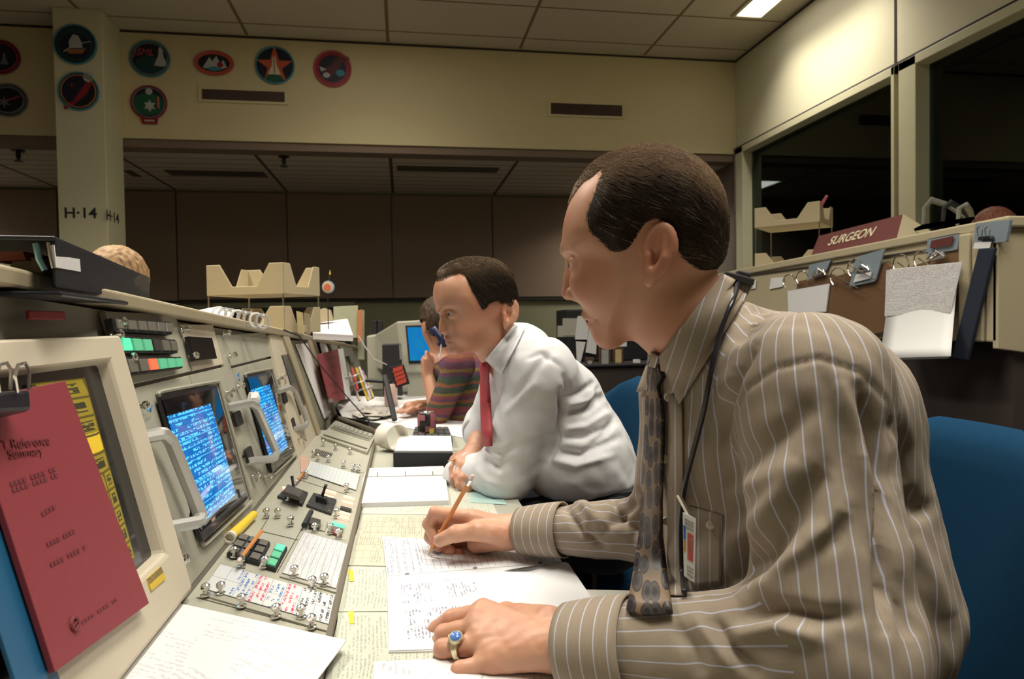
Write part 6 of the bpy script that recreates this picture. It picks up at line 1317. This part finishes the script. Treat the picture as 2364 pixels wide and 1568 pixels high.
# ================================================================ simpler people
def folk(nm,label,hc,face,hairc,topm,sh,chest,hip,arms,r=1.,res=.007,skc=1.,hcut=.01,legs=None,hlen=-.02,topname='shirt'):
    """hc head centre, face unit facing vector, sh (two shoulders), arms list of (S,E,W,hand)"""
    hc=v3(hc);fx=nrm(face);uz=v3([0,0,1]);ly=np.cross(uz,fx);A=np.array([fx,ly,uz])
    nk=hc+uz*-.19*r-fx*.015
    def hd(P):
        q=(P-hc)@A.T/r; d=ell(q,(-.015,0,.02),(.098,.075,.10)); d=smin(d,ell(q,(.035,0,-.045),(.055,.052,.068)),.04)
        d=smin(d,rc(q,v3([.085,0,.0]),v3([.108,0,-.035]),.008,.012),.012); m=q.copy(); m[:,1]=abs(m[:,1]); d=smin(d,rc(m,v3([.083,.012,.018]),v3([.072,.045,.018]),.008,.008),.012)
        d=smax(d,-ell(m,(.090,.030,.0),(.012,.016,.009)),.01); d=smin(d,ell(q,(.082,0,-.062),(.014,.025,.007)),.006); d=smin(d,ell(q,(.082,0,-.076),(.013,.022,.007)),.006)
        d=smin(d,ell(m,(-.008,.078,-.012),(.018,.008,.032)),.006); return d*r
    def sk(P):
        d=smin(hd(P),rc(P,hc-uz*.05*r-fx*.02,nk,.05*r,.052*r),.03); d=smin(d,rc(P,nk,v3(chest),.05,.10),.04); d=smin(d,rc(P,v3(chest),v3(hip),.11,.12),.05)
        for S,E,W_,Hh in arms:
            d=smin(d,rc(P,nk,v3(S),.045,.045),.03); d=smin(d,rc(P,v3(S),v3(E),.045,.036),.02); d=smin(d,rc(P,v3(E),v3(W_),.036,.026),.02)
            W3=v3(W_);H3=v3(Hh); d=smin(d,rc(P,W3,W3+(H3-W3)*.5,.026,.03),.012); dv=nrm(H3-W3); sd=nrm(np.cross(dv,[.1,.2,1])); L=np.linalg.norm(H3-W3)
            for i in range(4): b=W3+(H3-W3)*.5+sd*(i-1.5)*.018; d=smin(d,rc(P,b,b+(H3-W3)*.5*(1-.1*abs(i-1.3))-uz*.012,.0105,.008),.004)
            d=smin(d,rc(P,W3+sd*-.02,W3+(H3-W3)*.5-sd*.05,.013,.009),.006)
        return d
    al=[hc+v3([0,0,.14]),v3(chest),v3(hip),nk]+[v3(q) for a in arms for q in a]; lo=np.min(al,0)-.16;hi=np.max(al,0)+.16
    vs,F=surfnet(sk,lo,hi,res*.8); ob=bmesh_obj('person',vs,F,skin,col=np.tile(np.array([.52,.28,.18])*skc,(len(vs),1))); tag(ob,label,'person')
    def hr_(P):
        q=(P-hc)@A.T/r; s=hd(P)/r; fr=q[:,0]-(.045+.45*np.maximum(q[:,2]-.03,-.02)); reg=np.maximum(q[:,0]-(.058+.5*np.maximum(q[:,2]-.045,-.08)),hlen-q[:,2]+np.where(q[:,0]>-.03,.045,0)); reg=np.maximum(reg,np.where((abs(q[:,1])>.06)&(q[:,2]<.02)&(q[:,0]>-.03)&(q[:,0]<.02),.02,-1))
        return np.maximum(s-.014*(1-sms(reg,-.012,.002))*(1+.12*vnoise(q*[1,1,.3],330,4))+.003,reg-.004)*r
    vs,F=surfnet(hr_,hc-.17,hc+.17,.004); c=np.tile(v3(hairc),(len(vs),1))*(1+.4*vnoise(vs*[1,1,.3],400,3))[:,None]; bmesh_obj('hair',vs,F,hairmat,ob,col=np.clip(c,.003,1))
    for s in (1,-1):
        c3=hc+(v3([.080,.030*s,.0])*r)@A; eo=MB().sph(c3,.010*r,8).build('eye',eyew,ob,smooth='all'); MB().sph(c3+fx*.0056*r,.0055*r,6).build('iris',irism,eo,smooth='all')
    def tp(P):
        d=smin(rc(P,nk-uz*.02,v3(chest),.06,.125),rc(P,v3(chest),v3(hip),.13,.135),.06)
        for S,E,W_,Hh in arms: d=smin(d,rc(P,nk-uz*.04,v3(S),.055,.062),.04); d=smin(d,rc(P,v3(S),v3(E),.062,.052),.02); a=v3(E); 
        for S,E,W_,Hh in arms: 
            if sh: d=smin(d,rc(P,v3(E),v3(E)+(v3(W_)-v3(E))*sh,.052,.042),.02)
        return d+.003*vnoise(P,50,8)
    vs,F=surfnet(tp,lo,hi,res); bmesh_obj(topname,vs,F,topm,ob)
    if legs:
        def lg(P):
            d=None
            for k,ft in legs: q=smin(rc(P,v3(hip),v3(k),.11,.07),rc(P,v3(k),v3(ft),.065,.05),.02); d=q if d is None else smin(d,q,.03)
            return d
        q=np.array([hip]+[x for a in legs for x in a]); vs,F=surfnet(lg,q.min(0)-.15,q.max(0)+.15,.013); bmesh_obj('trousers',vs,F,trm,ob)
    return ob
def knit(t):
    x,y,z=t.sep(t.obj()); n=t.noise(t.obj(),6,2); v=t.m('ADD',t.m('MULTIPLY',z,70.),t.m('MULTIPLY',n,5.)); k=t.m('FLOOR',v); g=t.white(t.comb(k,2.)); cr=t.n('ShaderNodeValToRGB'); t.put(cr.inputs[0],g); e=cr.color_ramp; e.interpolation='CONSTANT'
    cols=[tuple(q*.6 for q in c) for c in [(.30,.06,.07),(.06,.09,.09),(.32,.20,.05),(.05,.10,.05),(.45,.38,.32),(.16,.05,.12),(.04,.04,.05),(.35,.12,.05)]]
    e.elements[0].color=(*cols[0],1); e.elements[1].position=.14; e.elements[1].color=(*cols[1],1)
    for i in range(2,8): el=e.elements.new(i/8+.02); el.color=(*cols[i],1)
    t.put(t.b.inputs['Base Color'],t.mix(t.m('MULTIPLY',t.m('GREATER_THAN',t.noise(t.obj(),260,1),.55),.5),cr.outputs[0],(.12,.08,.06))); t.b.inputs['Roughness'].default_value=.95; t.bump(t.noise(t.obj(),240,2),.5,.002)
knitm=MAT('multicoloured striped knit',fn=knit)
hcw=U3(1012,748,3.0)
wo=folk('person','person in a multicoloured striped sweater holding a dark blue phone handset by the monitor',hcw,nrm(UD(960,760,3.15)-hcw),(.05,.03,.018),knitm,0.,U3(1075,880,3.02),U3(1095,985,3.02),
 [(U3(1062,842,2.82),U3(1010,955,2.86),U3(988,862,2.93),U3(986,806,2.95)),(U3(1040,838,3.2),U3(1015,935,3.25),U3(965,938,3.1),U3(925,946,3.0))],hlen=-.045,legs=[(v3(U3(990,1050,2.9)),v3(U3(1010,1230,2.9))),(v3(U3(980,1040,3.2)),v3(U3(1000,1200,3.2)))],topname='sweater',r=.97)
t=thing('phone_handset',U3(1012,785,2.9),'dark blue phone handset held to the ear of the person in the patterned sweater','phone')
MB().tube([U3(1000,766,2.90),U3(1004,762,2.885),U3(1012,772,2.87),U3(1022,786,2.87),U3(1020,796,2.88)],[.022,.018,.014,.018,.022],10).build('handle',MAT('dark blue phone plastic',(.015,.02,.06),.3,nz=None),t,smooth=True)
MB().tube([U3(1019,790,2.86),U3(1016,830,2.86)],.003,6).build('cord',MAT('white cable',(.6,.6,.58),.5),t)
plain=MAT('grey green shirt cloth',(.12,.13,.12),.9)
h3=U3(262,652,2.35); folk('person','blonde haired person seated behind the foreground console below the lettered column',h3,nrm(v3([-.5,-.8,0])),(.30,.19,.10),plain,.9,h3+v3([0,0,-.42]),h3+v3([0,0,-.75]),[(h3+v3([-.17,.1,-.28]),h3+v3([-.25,0,-.55]),h3+v3([-.2,-.25,-.6]),h3+v3([-.2,-.38,-.6])),(h3+v3([.17,-.1,-.28]),h3+v3([.2,-.15,-.55]),h3+v3([0,-.3,-.6]),h3+v3([-.08,-.4,-.6]))],hlen=-.06)
h4=UX(2290,548,2.55); folk('person','auburn haired person mostly hidden behind the sign bearing console at right',h4,nrm(v3([.3,1,0])),(.13,.045,.025),plain,.9,h4+v3([0,0,-.42]),h4+v3([0,0,-.75]),[(h4+v3([-.18,0,-.28]),h4+v3([-.2,.1,-.5]),h4+v3([-.05,.2,-.5]),h4+v3([0,.3,-.5])),(h4+v3([.18,0,-.28]),h4+v3([.2,.1,-.5]),h4+v3([.05,.2,-.5]),h4+v3([.05,.3,-.5]))],hlen=-.05)
# ================================================================ right hand console with the sign
XC=1.9
def Q(px,py,off=0.): return UX(px,py,XC-off)
rcm=MAT('beige console back panel',(.44,.38,.25),.55,nz=(6,.04)); dkb=MAT('dark brown console base',(.035,.025,.022),.7)
yA=Q(2322,540)[1]; yB=Q(1690,640)[1]+.6; zt2=Q(2322,500)[2]; ztB=Q(1700,624)[2]; zb2=Q(2300,790)[2]; zbB=zb2
NX=v3([-1,0,0])
t=thing('rear_console',(2.4,3.,0),'beige console seen from behind at right carrying the SURGEON sign and hanging clipboards','console')
def zl(Y): return zt2+(ztB-zt2)*(Y-yA)/(Q(1700,624)[1]-yA)
A_=[v3([XC,yA,zb2]),v3([XC,yB,zb2]),v3([XC,yB,zl(yB)-.03]),v3([XC,yA,zl(yA)-.03])]
MB().prism(A_,NX*.03).build('back_panel',rcm,t,bevel=.003)
MB().add([v3([XC-.012,yA-.02,zl(yA)-.035]),v3([XC-.012,yB,zl(yB)-.035]),v3([XC+.9,yB,zl(yB)-.035]),v3([XC+.9,yA-.02,zl(yA)-.035]),v3([XC-.012,yA-.02,zl(yA)]),v3([XC-.012,yB,zl(yB)]),v3([XC+.9,yB,zl(yB)]),v3([XC+.9,yA-.02,zl(yA)])],[[3,2,1,0],[4,5,6,7],[0,1,5,4],[1,2,6,5],[2,3,7,6],[3,0,4,7]]).build('top_ledge',rcm,t,bevel=.006)
for k,y in enumerate((yA+.0,yA+.055,yA+.11)): MB().box((XC-.03,y,zb2),(XC,y+.045,zl(y)-.036)).build('end_post',rcm,t,bevel=.006)
MB().prism([v3([XC-.03,yA-.002,zb2-.02]),v3([XC-.03,yA-.002,zl(yA)-.036]),v3([XC+.9,yA-.002,zl(yA)-.036]),v3([XC+.7,yA-.002,zb2-.12])],(0,-.02,0)).build('side_panel',rcm,t,bevel=.003)
MB().box((XC+.05,yA+.02,0),(XC+.85,yB,zb2-.005)).build('base',dkb,t)
MB().box((XC-.006,yA+.17,zl(yA)-.075),(XC,yB,zl(yA)-.068)).build('groove',darkline,t)
# sign
s=thing('name_sign',Q(1980,570,-.12),'maroon wedge sign reading SURGEON on the rear console top','sign')
mar=MAT('maroon sign face',(.12,.028,.026),.5,nz=(40,.1)); q=[Q(x,y,-.03) for x,y in ((1872,590),(2071,549))]; q2=[Q(x,y,-.10) for x,y in ((2083,495),(1890,545))]
c4=[q[0],q[1],q2[0],q2[1]]; ex=nrm(c4[1]-c4[0]); ey=nrm(c4[3]-c4[0]-ex*((c4[3]-c4[0])@ex)); nn=np.cross(ex,ey)
if nn@NX<0: nn=-nn
MB().prism(c4,nn*.012).build('face',mar,s,bevel=.001)
bk_=[c4[0]+v3([.20,0,0]),c4[1]+v3([.20,0,0])]; MB().add([c4[3]-nn*.01,c4[2]-nn*.01,bk_[1],bk_[0]],[[0,1,2,3]]).build('back_plate',rcm,s)
MB().prism([c4[1]+[0,-.002,0],bk_[1]+[0,-.002,0],c4[2]+[0.004,-.002,0]],(0,-.004,0)).build('end_plate',rcm,s)
c=(c4[0]*.5+c4[1]*.5)*.5+(c4[2]+c4[3])*.25; hs_=np.linalg.norm(c4[3]-c4[0]); 
exs=ex if True else -ex
TXT('SURGEON',bil([c4[0],c4[1],c4[2],c4[3]],.475,.50)+nn*.002,ex,ey,hs_*.40,'lettering',MAT('cream lettering',(.62,.55,.38),.5,nz=None),s,squash=.92,bold=.012,shear=0.)
# hanging boards, rings and clips
brown=MAT('brown hardboard',(.15,.078,.035),.65,nz=(90,.06)); bl_=MAT('blue grey plastic plate',(.22,.27,.31),.5,nz=(20,.04)); 
def board(q,m,th,off,name,label,cat,r=.06,par=None,grp=None):
    P=[Q(x,y,off) for x,y in q]; o=MB().prism(rquad([P[3],P[2],P[1],P[0]],r),NX*th).build(name,m,par)
    if par is None: tag(o,label,cat,grp)
    return o
def ringloop(px,py,w,h,par,off=.02):
    pts=[]
    for a in np.linspace(-.5,math.pi+.9,12): pts.append(Q(px+w*math.cos(a),py-h*math.sin(a),off+.03*math.sin(min(a,math.pi))+.01))
    MB().tube(pts,.0028,6).build('ring',chrome,par,smooth=True)
def clipb(px,py,par,off=.03,k=1.):
    MB().prism([Q(px-16*k,py+10*k,off),Q(px+16*k,py+3*k,off),Q(px+12*k,py-10*k,off),Q(px-12*k,py-4*k,off)],NX*.012).build('clip_plate',chrome,par,bevel=.002); MB().tube([Q(px-18*k,py+6*k,off+.012),Q(px,py-12*k,off+.03),Q(px+18*k,py,off+.012)],.003,6).build('clip_spring',chrome,par,smooth=True)
t=thing('clipboard',Q(1970,690,.02),'bare brown clipboard hanging in the middle of the rear console','clipboard','clipboards hanging on the rear console')
board([(1922,640),(2056,604),(2046,768),(1902,778)],brown,.008,.022,'board','','',.10,t); 
board([(1976,594),(2042,574),(2020,650),(1960,662)],bl_,.006,.034,'hook_plate','','',.06,t); MB().prism([Q(1970,652,.04),Q(2008,643,.04),Q(2012,628,.04),Q(1976,634,.04)],NX*.004).build('paper_slip',paper,t)
for x,y in ((1935,640),(1975,620)): ringloop(x,y,18,22,t,.03); MB().tube([Q(x-14,y-6,.045),Q(x+46,y+26,.05)],.0026,6).build('ring_wire',chrome,t,smooth=True)
clipb(1990,622,t,.042,.9)
t=thing('clipboard',Q(2120,700,.02),'brown clipboard covered by curling printed pages nearest the console end','clipboard','clipboards hanging on the rear console')
board([(2068,626),(2244,572),(2226,700),(2050,720)],brown,.008,.018,'board','','',.10,t)
lined=MAT('closely lined printout',fn=lambda tt:tt.put(tt.b.inputs['Base Color'],tt.mix(tt.m('MULTIPLY',tt.text(tt.uv()[0],tt.uv()[1],30,60,.9,.5,14,False),.6),(.70,.68,.68),(.30,.26,.26))))
MB().prism([Q(x,y,.075) for x,y in ((2042,730),(2194,722),(2222,604),(2046,624))],NX*.002).build('printed_page',lined,t)
vs=[];fs=[];n=10
for j in range(n+1):
    v=j/n; xl=2052-22*v*v+0*v; xr=2208-18*v; yl=628+204*v; yr=612+216*v; o=.030+.10*v**2.2
    for i in range(7): u=i/6; vs.append(Q(xl*(1-u)+xr*u,yl*(1-u)+yr*u,o+.01*math.sin(math.pi*u)))
for j in range(n):
    for i in range(6): fs.append([j*7+i,j*7+i+1,(j+1)*7+i+1,(j+1)*7+i])
for k in range(3): 
    o=MB().add([v+v3([-.006*k-.001,-.012*k,.004*k]) for v in vs],fs).build('curled_page',paper,t,smooth='all'); o.modifiers.new('s','SOLIDIFY').thickness=.002
for x,y in ((2080,610),(2128,600)): ringloop(x,y,18,22,t,.03); MB().tube([Q(x-8,y-4,.045),Q(x+36,y+26,.05)],.0026,6).build('ring_wire',chrome,t,smooth=True)
clipb(2160,592,t,.042,1.1)
board([(2142,552),(2214,538),(2210,576),(2136,588)],bl_,.006,.012,'hook_plate','','',.05,t); board([(2150,556),(2200,545),(2196,566),(2146,574)],mar,.003,.02,'maroon_insert','','',.05,t)
t=thing('clipboard',Q(1865,680,.02),'small clipboard with white notes just above the striped shoulder','clipboard','clipboards hanging on the rear console')
board([(1840,650),(1928,632),(1914,716),(1836,716)],brown,.008,.02,'board','','',.1,t); board([(1818,672),(1914,655),(1906,720),(1820,722)],MAT('white page with grey notes',(.7,.7,.7)),.006,.03,'note_page','','',.01,t); board([(1868,612),(1918,600),(1900,640),(1862,648)],bl_,.006,.012,'hook_plate','','',.05,t); clipb(1888,632,t,.036,1.)
for x,y in ((1822,650),(1852,642)): ringloop(x,y,14,16,t,.03)
tag(MB().prism([Q(x,y,.006) for x,y in ((1776,668),(1806,662),(1810,640),(1780,642))],NX*.002).build('note_card',paper),'small white card pinned at the far part of the rear console','card')
tag(MB().prism([Q(x,y,.006) for x,y in ((1730,668),(1744,666),(1746,646),(1728,648))],NX*.002).build('note_card',paper),'narrow white card beside the cord clip behind the collar','card')
t=thing('clipboard',Q(2290,545,.02),'blue grey plate with a black binder clip at the near end of the rear console','clipboard','clipboards hanging on the rear console')
board([(2252,516),(2332,507),(2322,558),(2246,566)],bl_,.01,.034,'plate','','',.03,t); MB().prism([Q(2256,556,.05),Q(2288,552,.05),Q(2284,544,.05),Q(2258,546,.05)],NX*.016).build('clip_body',rubber,t,bevel=.002); MB().prism([Q(2246,574,.048),Q(2284,574,.048),Q(2288,558,.048),Q(2250,560,.048)],NX*.002).build('paper_slip',paper,t)
for x in (2262,2280): MB().tube([Q(x-4,544,.06),Q(x-6,528,.07),Q(x+2,522,.07),Q(x+6,530,.07),Q(x+4,544,.06)],.002,6).build('clip_loop',chrome,t,smooth=True)
tag(MB().prism([Q(x,y,.055) for x,y in ((2196,826),(2232,832),(2296,572),(2258,574))],NX*.012).build('dark_jacket_strap',MAT('dark navy cloth',(.012,.018,.035),.9),bevel=.003),'dark navy strap hanging at the end of the rear console','strap')
# trays on the rear console
t=thing('letter_tray_stack',UX(1840,580,2.35),'beige two tier letter tray stack left of the maroon sign','letter tray')
yt=UX(1840,560,2.3)[1]; zz=zl(yt)+.002; tray((2.28,yt,UX(1840,524,2.28)[2]),.75,.30,.36,.115,t,post=UX(1840,524,2.28)[2]-zz-.0); tray((2.28,yt,zz),.75,.30,.36,.10,t)
tag(MB().tube([UX(1880,500,2.3),UX(1909,452,2.32)],[.012,.008],8).build('light_streak',MAT('pink light streak',(.5,.12,.2),.4),smooth=True),'pinkish rod standing in for a light streak over the beige trays behind the sign','pen')  # magenta streak of light modelled as a solid pink rod
# telephone / binders on top near end
t=thing('open_binder',UX(2180,510,2.15),'grey binder standing arched open right of the maroon sign','binder'); gm=MAT('greyish binder vinyl',(.20,.20,.17),.5)
for k,dx in enumerate((0,45,80)):
    pts=[UX(2130+dx,522,2.12+.02*k),UX(2135+dx,480,2.12+.02*k),UX(2150+dx,462+k*6,2.12+.02*k),UX(2190+dx*.6,474+k*6,2.2),UX(2230+dx*.2,505,2.25)]
    MB().tube(pts,[.006,.010,.014,.012,.008],6).build('arched_cover',gm if k!=1 else rubber,t,smooth=True)
MB().prism([UX(x,y,2.02) for x,y in ((2110,528),(2240,505),(2250,500),(2130,518))],(0,0,.01)).build('pages',paper,t)
# lamp seen through the window glass
t=thing('window_lamp',UX(2190,405,4.6),'small red shaded lamp glowing pale green inside the dark observation room','lamp'); c=UX(2190,408,4.6)
MB().lathe(c,(0,0,1),[(0,.085),(.006,.085),(.065,.03),(.07,.01)],18).build('shade',MAT('red lamp shade',(.45,.03,.04),.4,emit=(.6,.03,.05),es=.12,nz=None),t,smooth=True); MB().lathe(c-[0,0,.008],(0,0,1),[(0,.082),(.006,.083)],18).build('bulb_glow',MAT('pale green lamp glow',(.5,.9,.7),.4,emit=(.45,.95,.75),es=1.3,nz=None),t)
MB().tube([c+[0,0,.06],[c[0],c[1],3.0]],.005,6).build('stem',blackm,t)
# lower clutter right
tag(MB().box((1.55,2.05,.0),(1.85,2.35,.62)).build('file_box',MAT('dull grey file box',(.13,.12,.10),.7),bevel=.01),'dull grey box standing on the floor below the rear console','box')
# side shelf with plaques behind the men
t=thing('display_cabinet',(1.55,4.9,0),'low dark cabinet behind the two men holding plaques and papers','cabinet'); zc=.99
MB().box((.9,4.32,0),(2.5,5.1,.86)).build('body',dkb,t,bevel=.01); MB().box((.88,4.30,.86),(2.52,5.12,.876)).build('top',blackm,t,bevel=.003)
tag(MB().box((1.15,4.66,.877),(1.75,5.0,1.25)).build('dark_screen_back',blackm,bevel=.01),'black equipment back standing on the dark cabinet','equipment')
def pl(px0,py0,px1,py1,Y,m,label,name='display_card',cat='card',g=None): return tag(MB().prism([UY(x,y,Y) for x,y in ((px0,py1),(px1,py1),(px1,py0),(px0,py0))],(0,-.015,0)).build(name,m),label,cat,g)
offw=MAT('off white card',(.42,.40,.34),.7)
pl(1288,752,1332,778,4.655,offw,'pale card at the left of the papers behind the chin'); pl(1300,735,1340,775,4.65,offw,'upper pale card just left of the hanging white pages'); 
t=thing('hanging_papers',UY(1350,830,4.55),'white pages hanging off the cabinet below the foreground chin','paper')
for q in (((1328,784),(1356,784),(1362,728),(1334,730)),((1352,814),(1376,818),(1378,780),(1360,760)),((1332,845),(1340,838),(1352,790),(1330,788))): MB().prism([UY(x,y,4.64) for x,y in q],(0,-.006,0)).build('page',paper,t)
wd=MAT('walnut plaque wood',(.09,.045,.028),.5); gl_=MAT('plaque metal plate',(.35,.36,.33),.4,nz=(150,.5)); gg=MAT('plaque gold plate',(.55,.42,.22),.4,nz=(150,.5))
for k,(a,b,c_,d,m,l) in enumerate(((1384,800,1410,850,gl_,'wooden plaque with silvery plate leftmost below the chin'),(1416,800,1440,846,gg,'wooden plaque with a golden plate below the chin'),(1352,826,1372,848,gl_,'small wooden plaque beside the white shirt back'),(1452,835,1478,880,gl_,'wooden plaque with plate close to the blue chair back'))):
    t=thing('award_plaque',UY((a+c_)/2,d,4.4),l,'plaque','award plaques on the cabinet'); MB().prism([UY(x,y,4.4) for x,y in ((a,d),(c_,d),(c_,b),(a,b))],(0,-.02,0)).build('board',wd,t,bevel=.003); MB().prism([UY(x,y,4.395) for x,y in ((a+5,d-8),(c_-5,d-8),(c_-5,b+7),(a+5,b+7))],(0,-.004,0)).build('plate',m,t)
pl(1418,790,1447,800,4.402,paper,'bright white card directly under the foreground chin'); pl(1463,830,1478,838,4.3,paper,'small white card near the tie knot of the foreground man')
# chairs
bluef=MAT('blue chair fabric',(.003,.034,.08),.95,spec=.15,nz=(500,.15),bump=(700,.3,.001)); base_m=MAT('black chair plastic',(.012,.012,.014),.45,nz=None)
def chair(cx,cy,ang,label,top=1.0,w=.25,arm=True):
    t=thing('office_chair',(cx,cy,0),label,'chair','blue office chairs'); ca,sa=math.cos(ang),math.sin(ang)
    def W(x,y,z): return v3([cx+x*ca-y*sa,cy+x*sa+y*ca,z])
    def shell(thk,rx,name,zb,zt,m):
        nu,nv=16,14; vs=[];fs=[]
        for s in (0,1):
            for j in range(nv+1):
                for i in range(nu+1):
                    u=2*i/nu-1; v=j/nv; zz=(v-.5)*2; ww=w*(1-abs(zz)**3.2*.0)*math.sqrt(max(0,1-max(0,abs(zz)-.25)**2/.5625*.93)); y=u*ww; x=rx-.07*(u*ww/w)**2*1.2+.05*(v-.2)+(-thk/2 if s==0 else thk/2)*math.sqrt(max(.0,1-u**6))*math.sqrt(max(0,1-zz**8))
                    vs.append(W(x,y,zb+(zt-zb)*v))
        n=(nu+1)*(nv+1)
        for s in (0,1):
            for j in range(nv):
                for i in range(nu): q=[j*(nu+1)+i,j*(nu+1)+i+1,(j+1)*(nu+1)+i+1,(j+1)*(nu+1)+i]; q=[a+s*n for a in q]; fs.append(q if s else q[::-1])
        bd_=[j for j in range(nu+1)]+[ (j+1)*(nu+1)+nu for j in range(nv)]+[nv*(nu+1)+nu-1-j for j in range(nu)]+[(nv-1-j)*(nu+1) for j in range(nv-1)]
        for a,b in zip(bd_,bd_[1:]+bd_[:1]): fs.append([a,b,b+n,a+n])
        return MB().add(vs,fs).build(name,m,t,smooth='all')
    shell(.05,.29,'backrest',.56,top,bluef)
    s=[]; 
    MB().prism(rquad([W(-.24,-.24,.48),W(.24,-.24,.48),W(.24,.24,.48),W(-.24,.24,.48)],.2),(0,0,.07)).build('seat',bluef,t,bevel=.02)
    MB().tube([W(.1,0,.42),W(.30,0,.42),W(.33,0,.60),W(.335,0,.8)],.018,8).build('back_support',base_m,t,smooth=True)
    MB().tube([W(0,0,.41),W(0,0,.08)],.028,12).build('column',base_m,t,smooth=True)
    for k in range(5):
        a=2*math.pi*k/5; l=MB(); l.tube([W(0,0,.10),W(.28*math.cos(a),.28*math.sin(a),.075)],[.022,.014],8); lg=l.build('leg',base_m,t,smooth=True); MB().lathe(W(.28*math.cos(a)-.012,.28*math.sin(a),.03),nrm(W(1,0,0)-W(0,0,0)),[(0,.028),(.024,.028)],14).build('caster',base_m,lg,smooth=True)
    if arm:
        for s_ in (-1,1): MB().tube([W(.05,s_*.2,.43),W(.05,s_*.28,.46),W(.05,s_*.29,.62),W(.05,s_*.285,.665)],.012,8).build('arm_post',base_m,t,smooth=True); MB().tube([W(-.13,s_*.285,.675),W(-.08,s_*.285,.68),W(.12,s_*.285,.68),W(.16,s_*.285,.675)],[.012,.02,.02,.012],8).build('armrest',MAT('worn grey armrest',(.05,.05,.05),.35),t,smooth=True)
    return t
chair(.50,.86,.0,'blue office chair of the man in striped shirt, its back filling the right edge',1.005,.27,False)
c=UD(1472,960,2.02); chair(c[0]-.29,c[1],.05,'blue office chair of the man in white shirt',.99,.23)
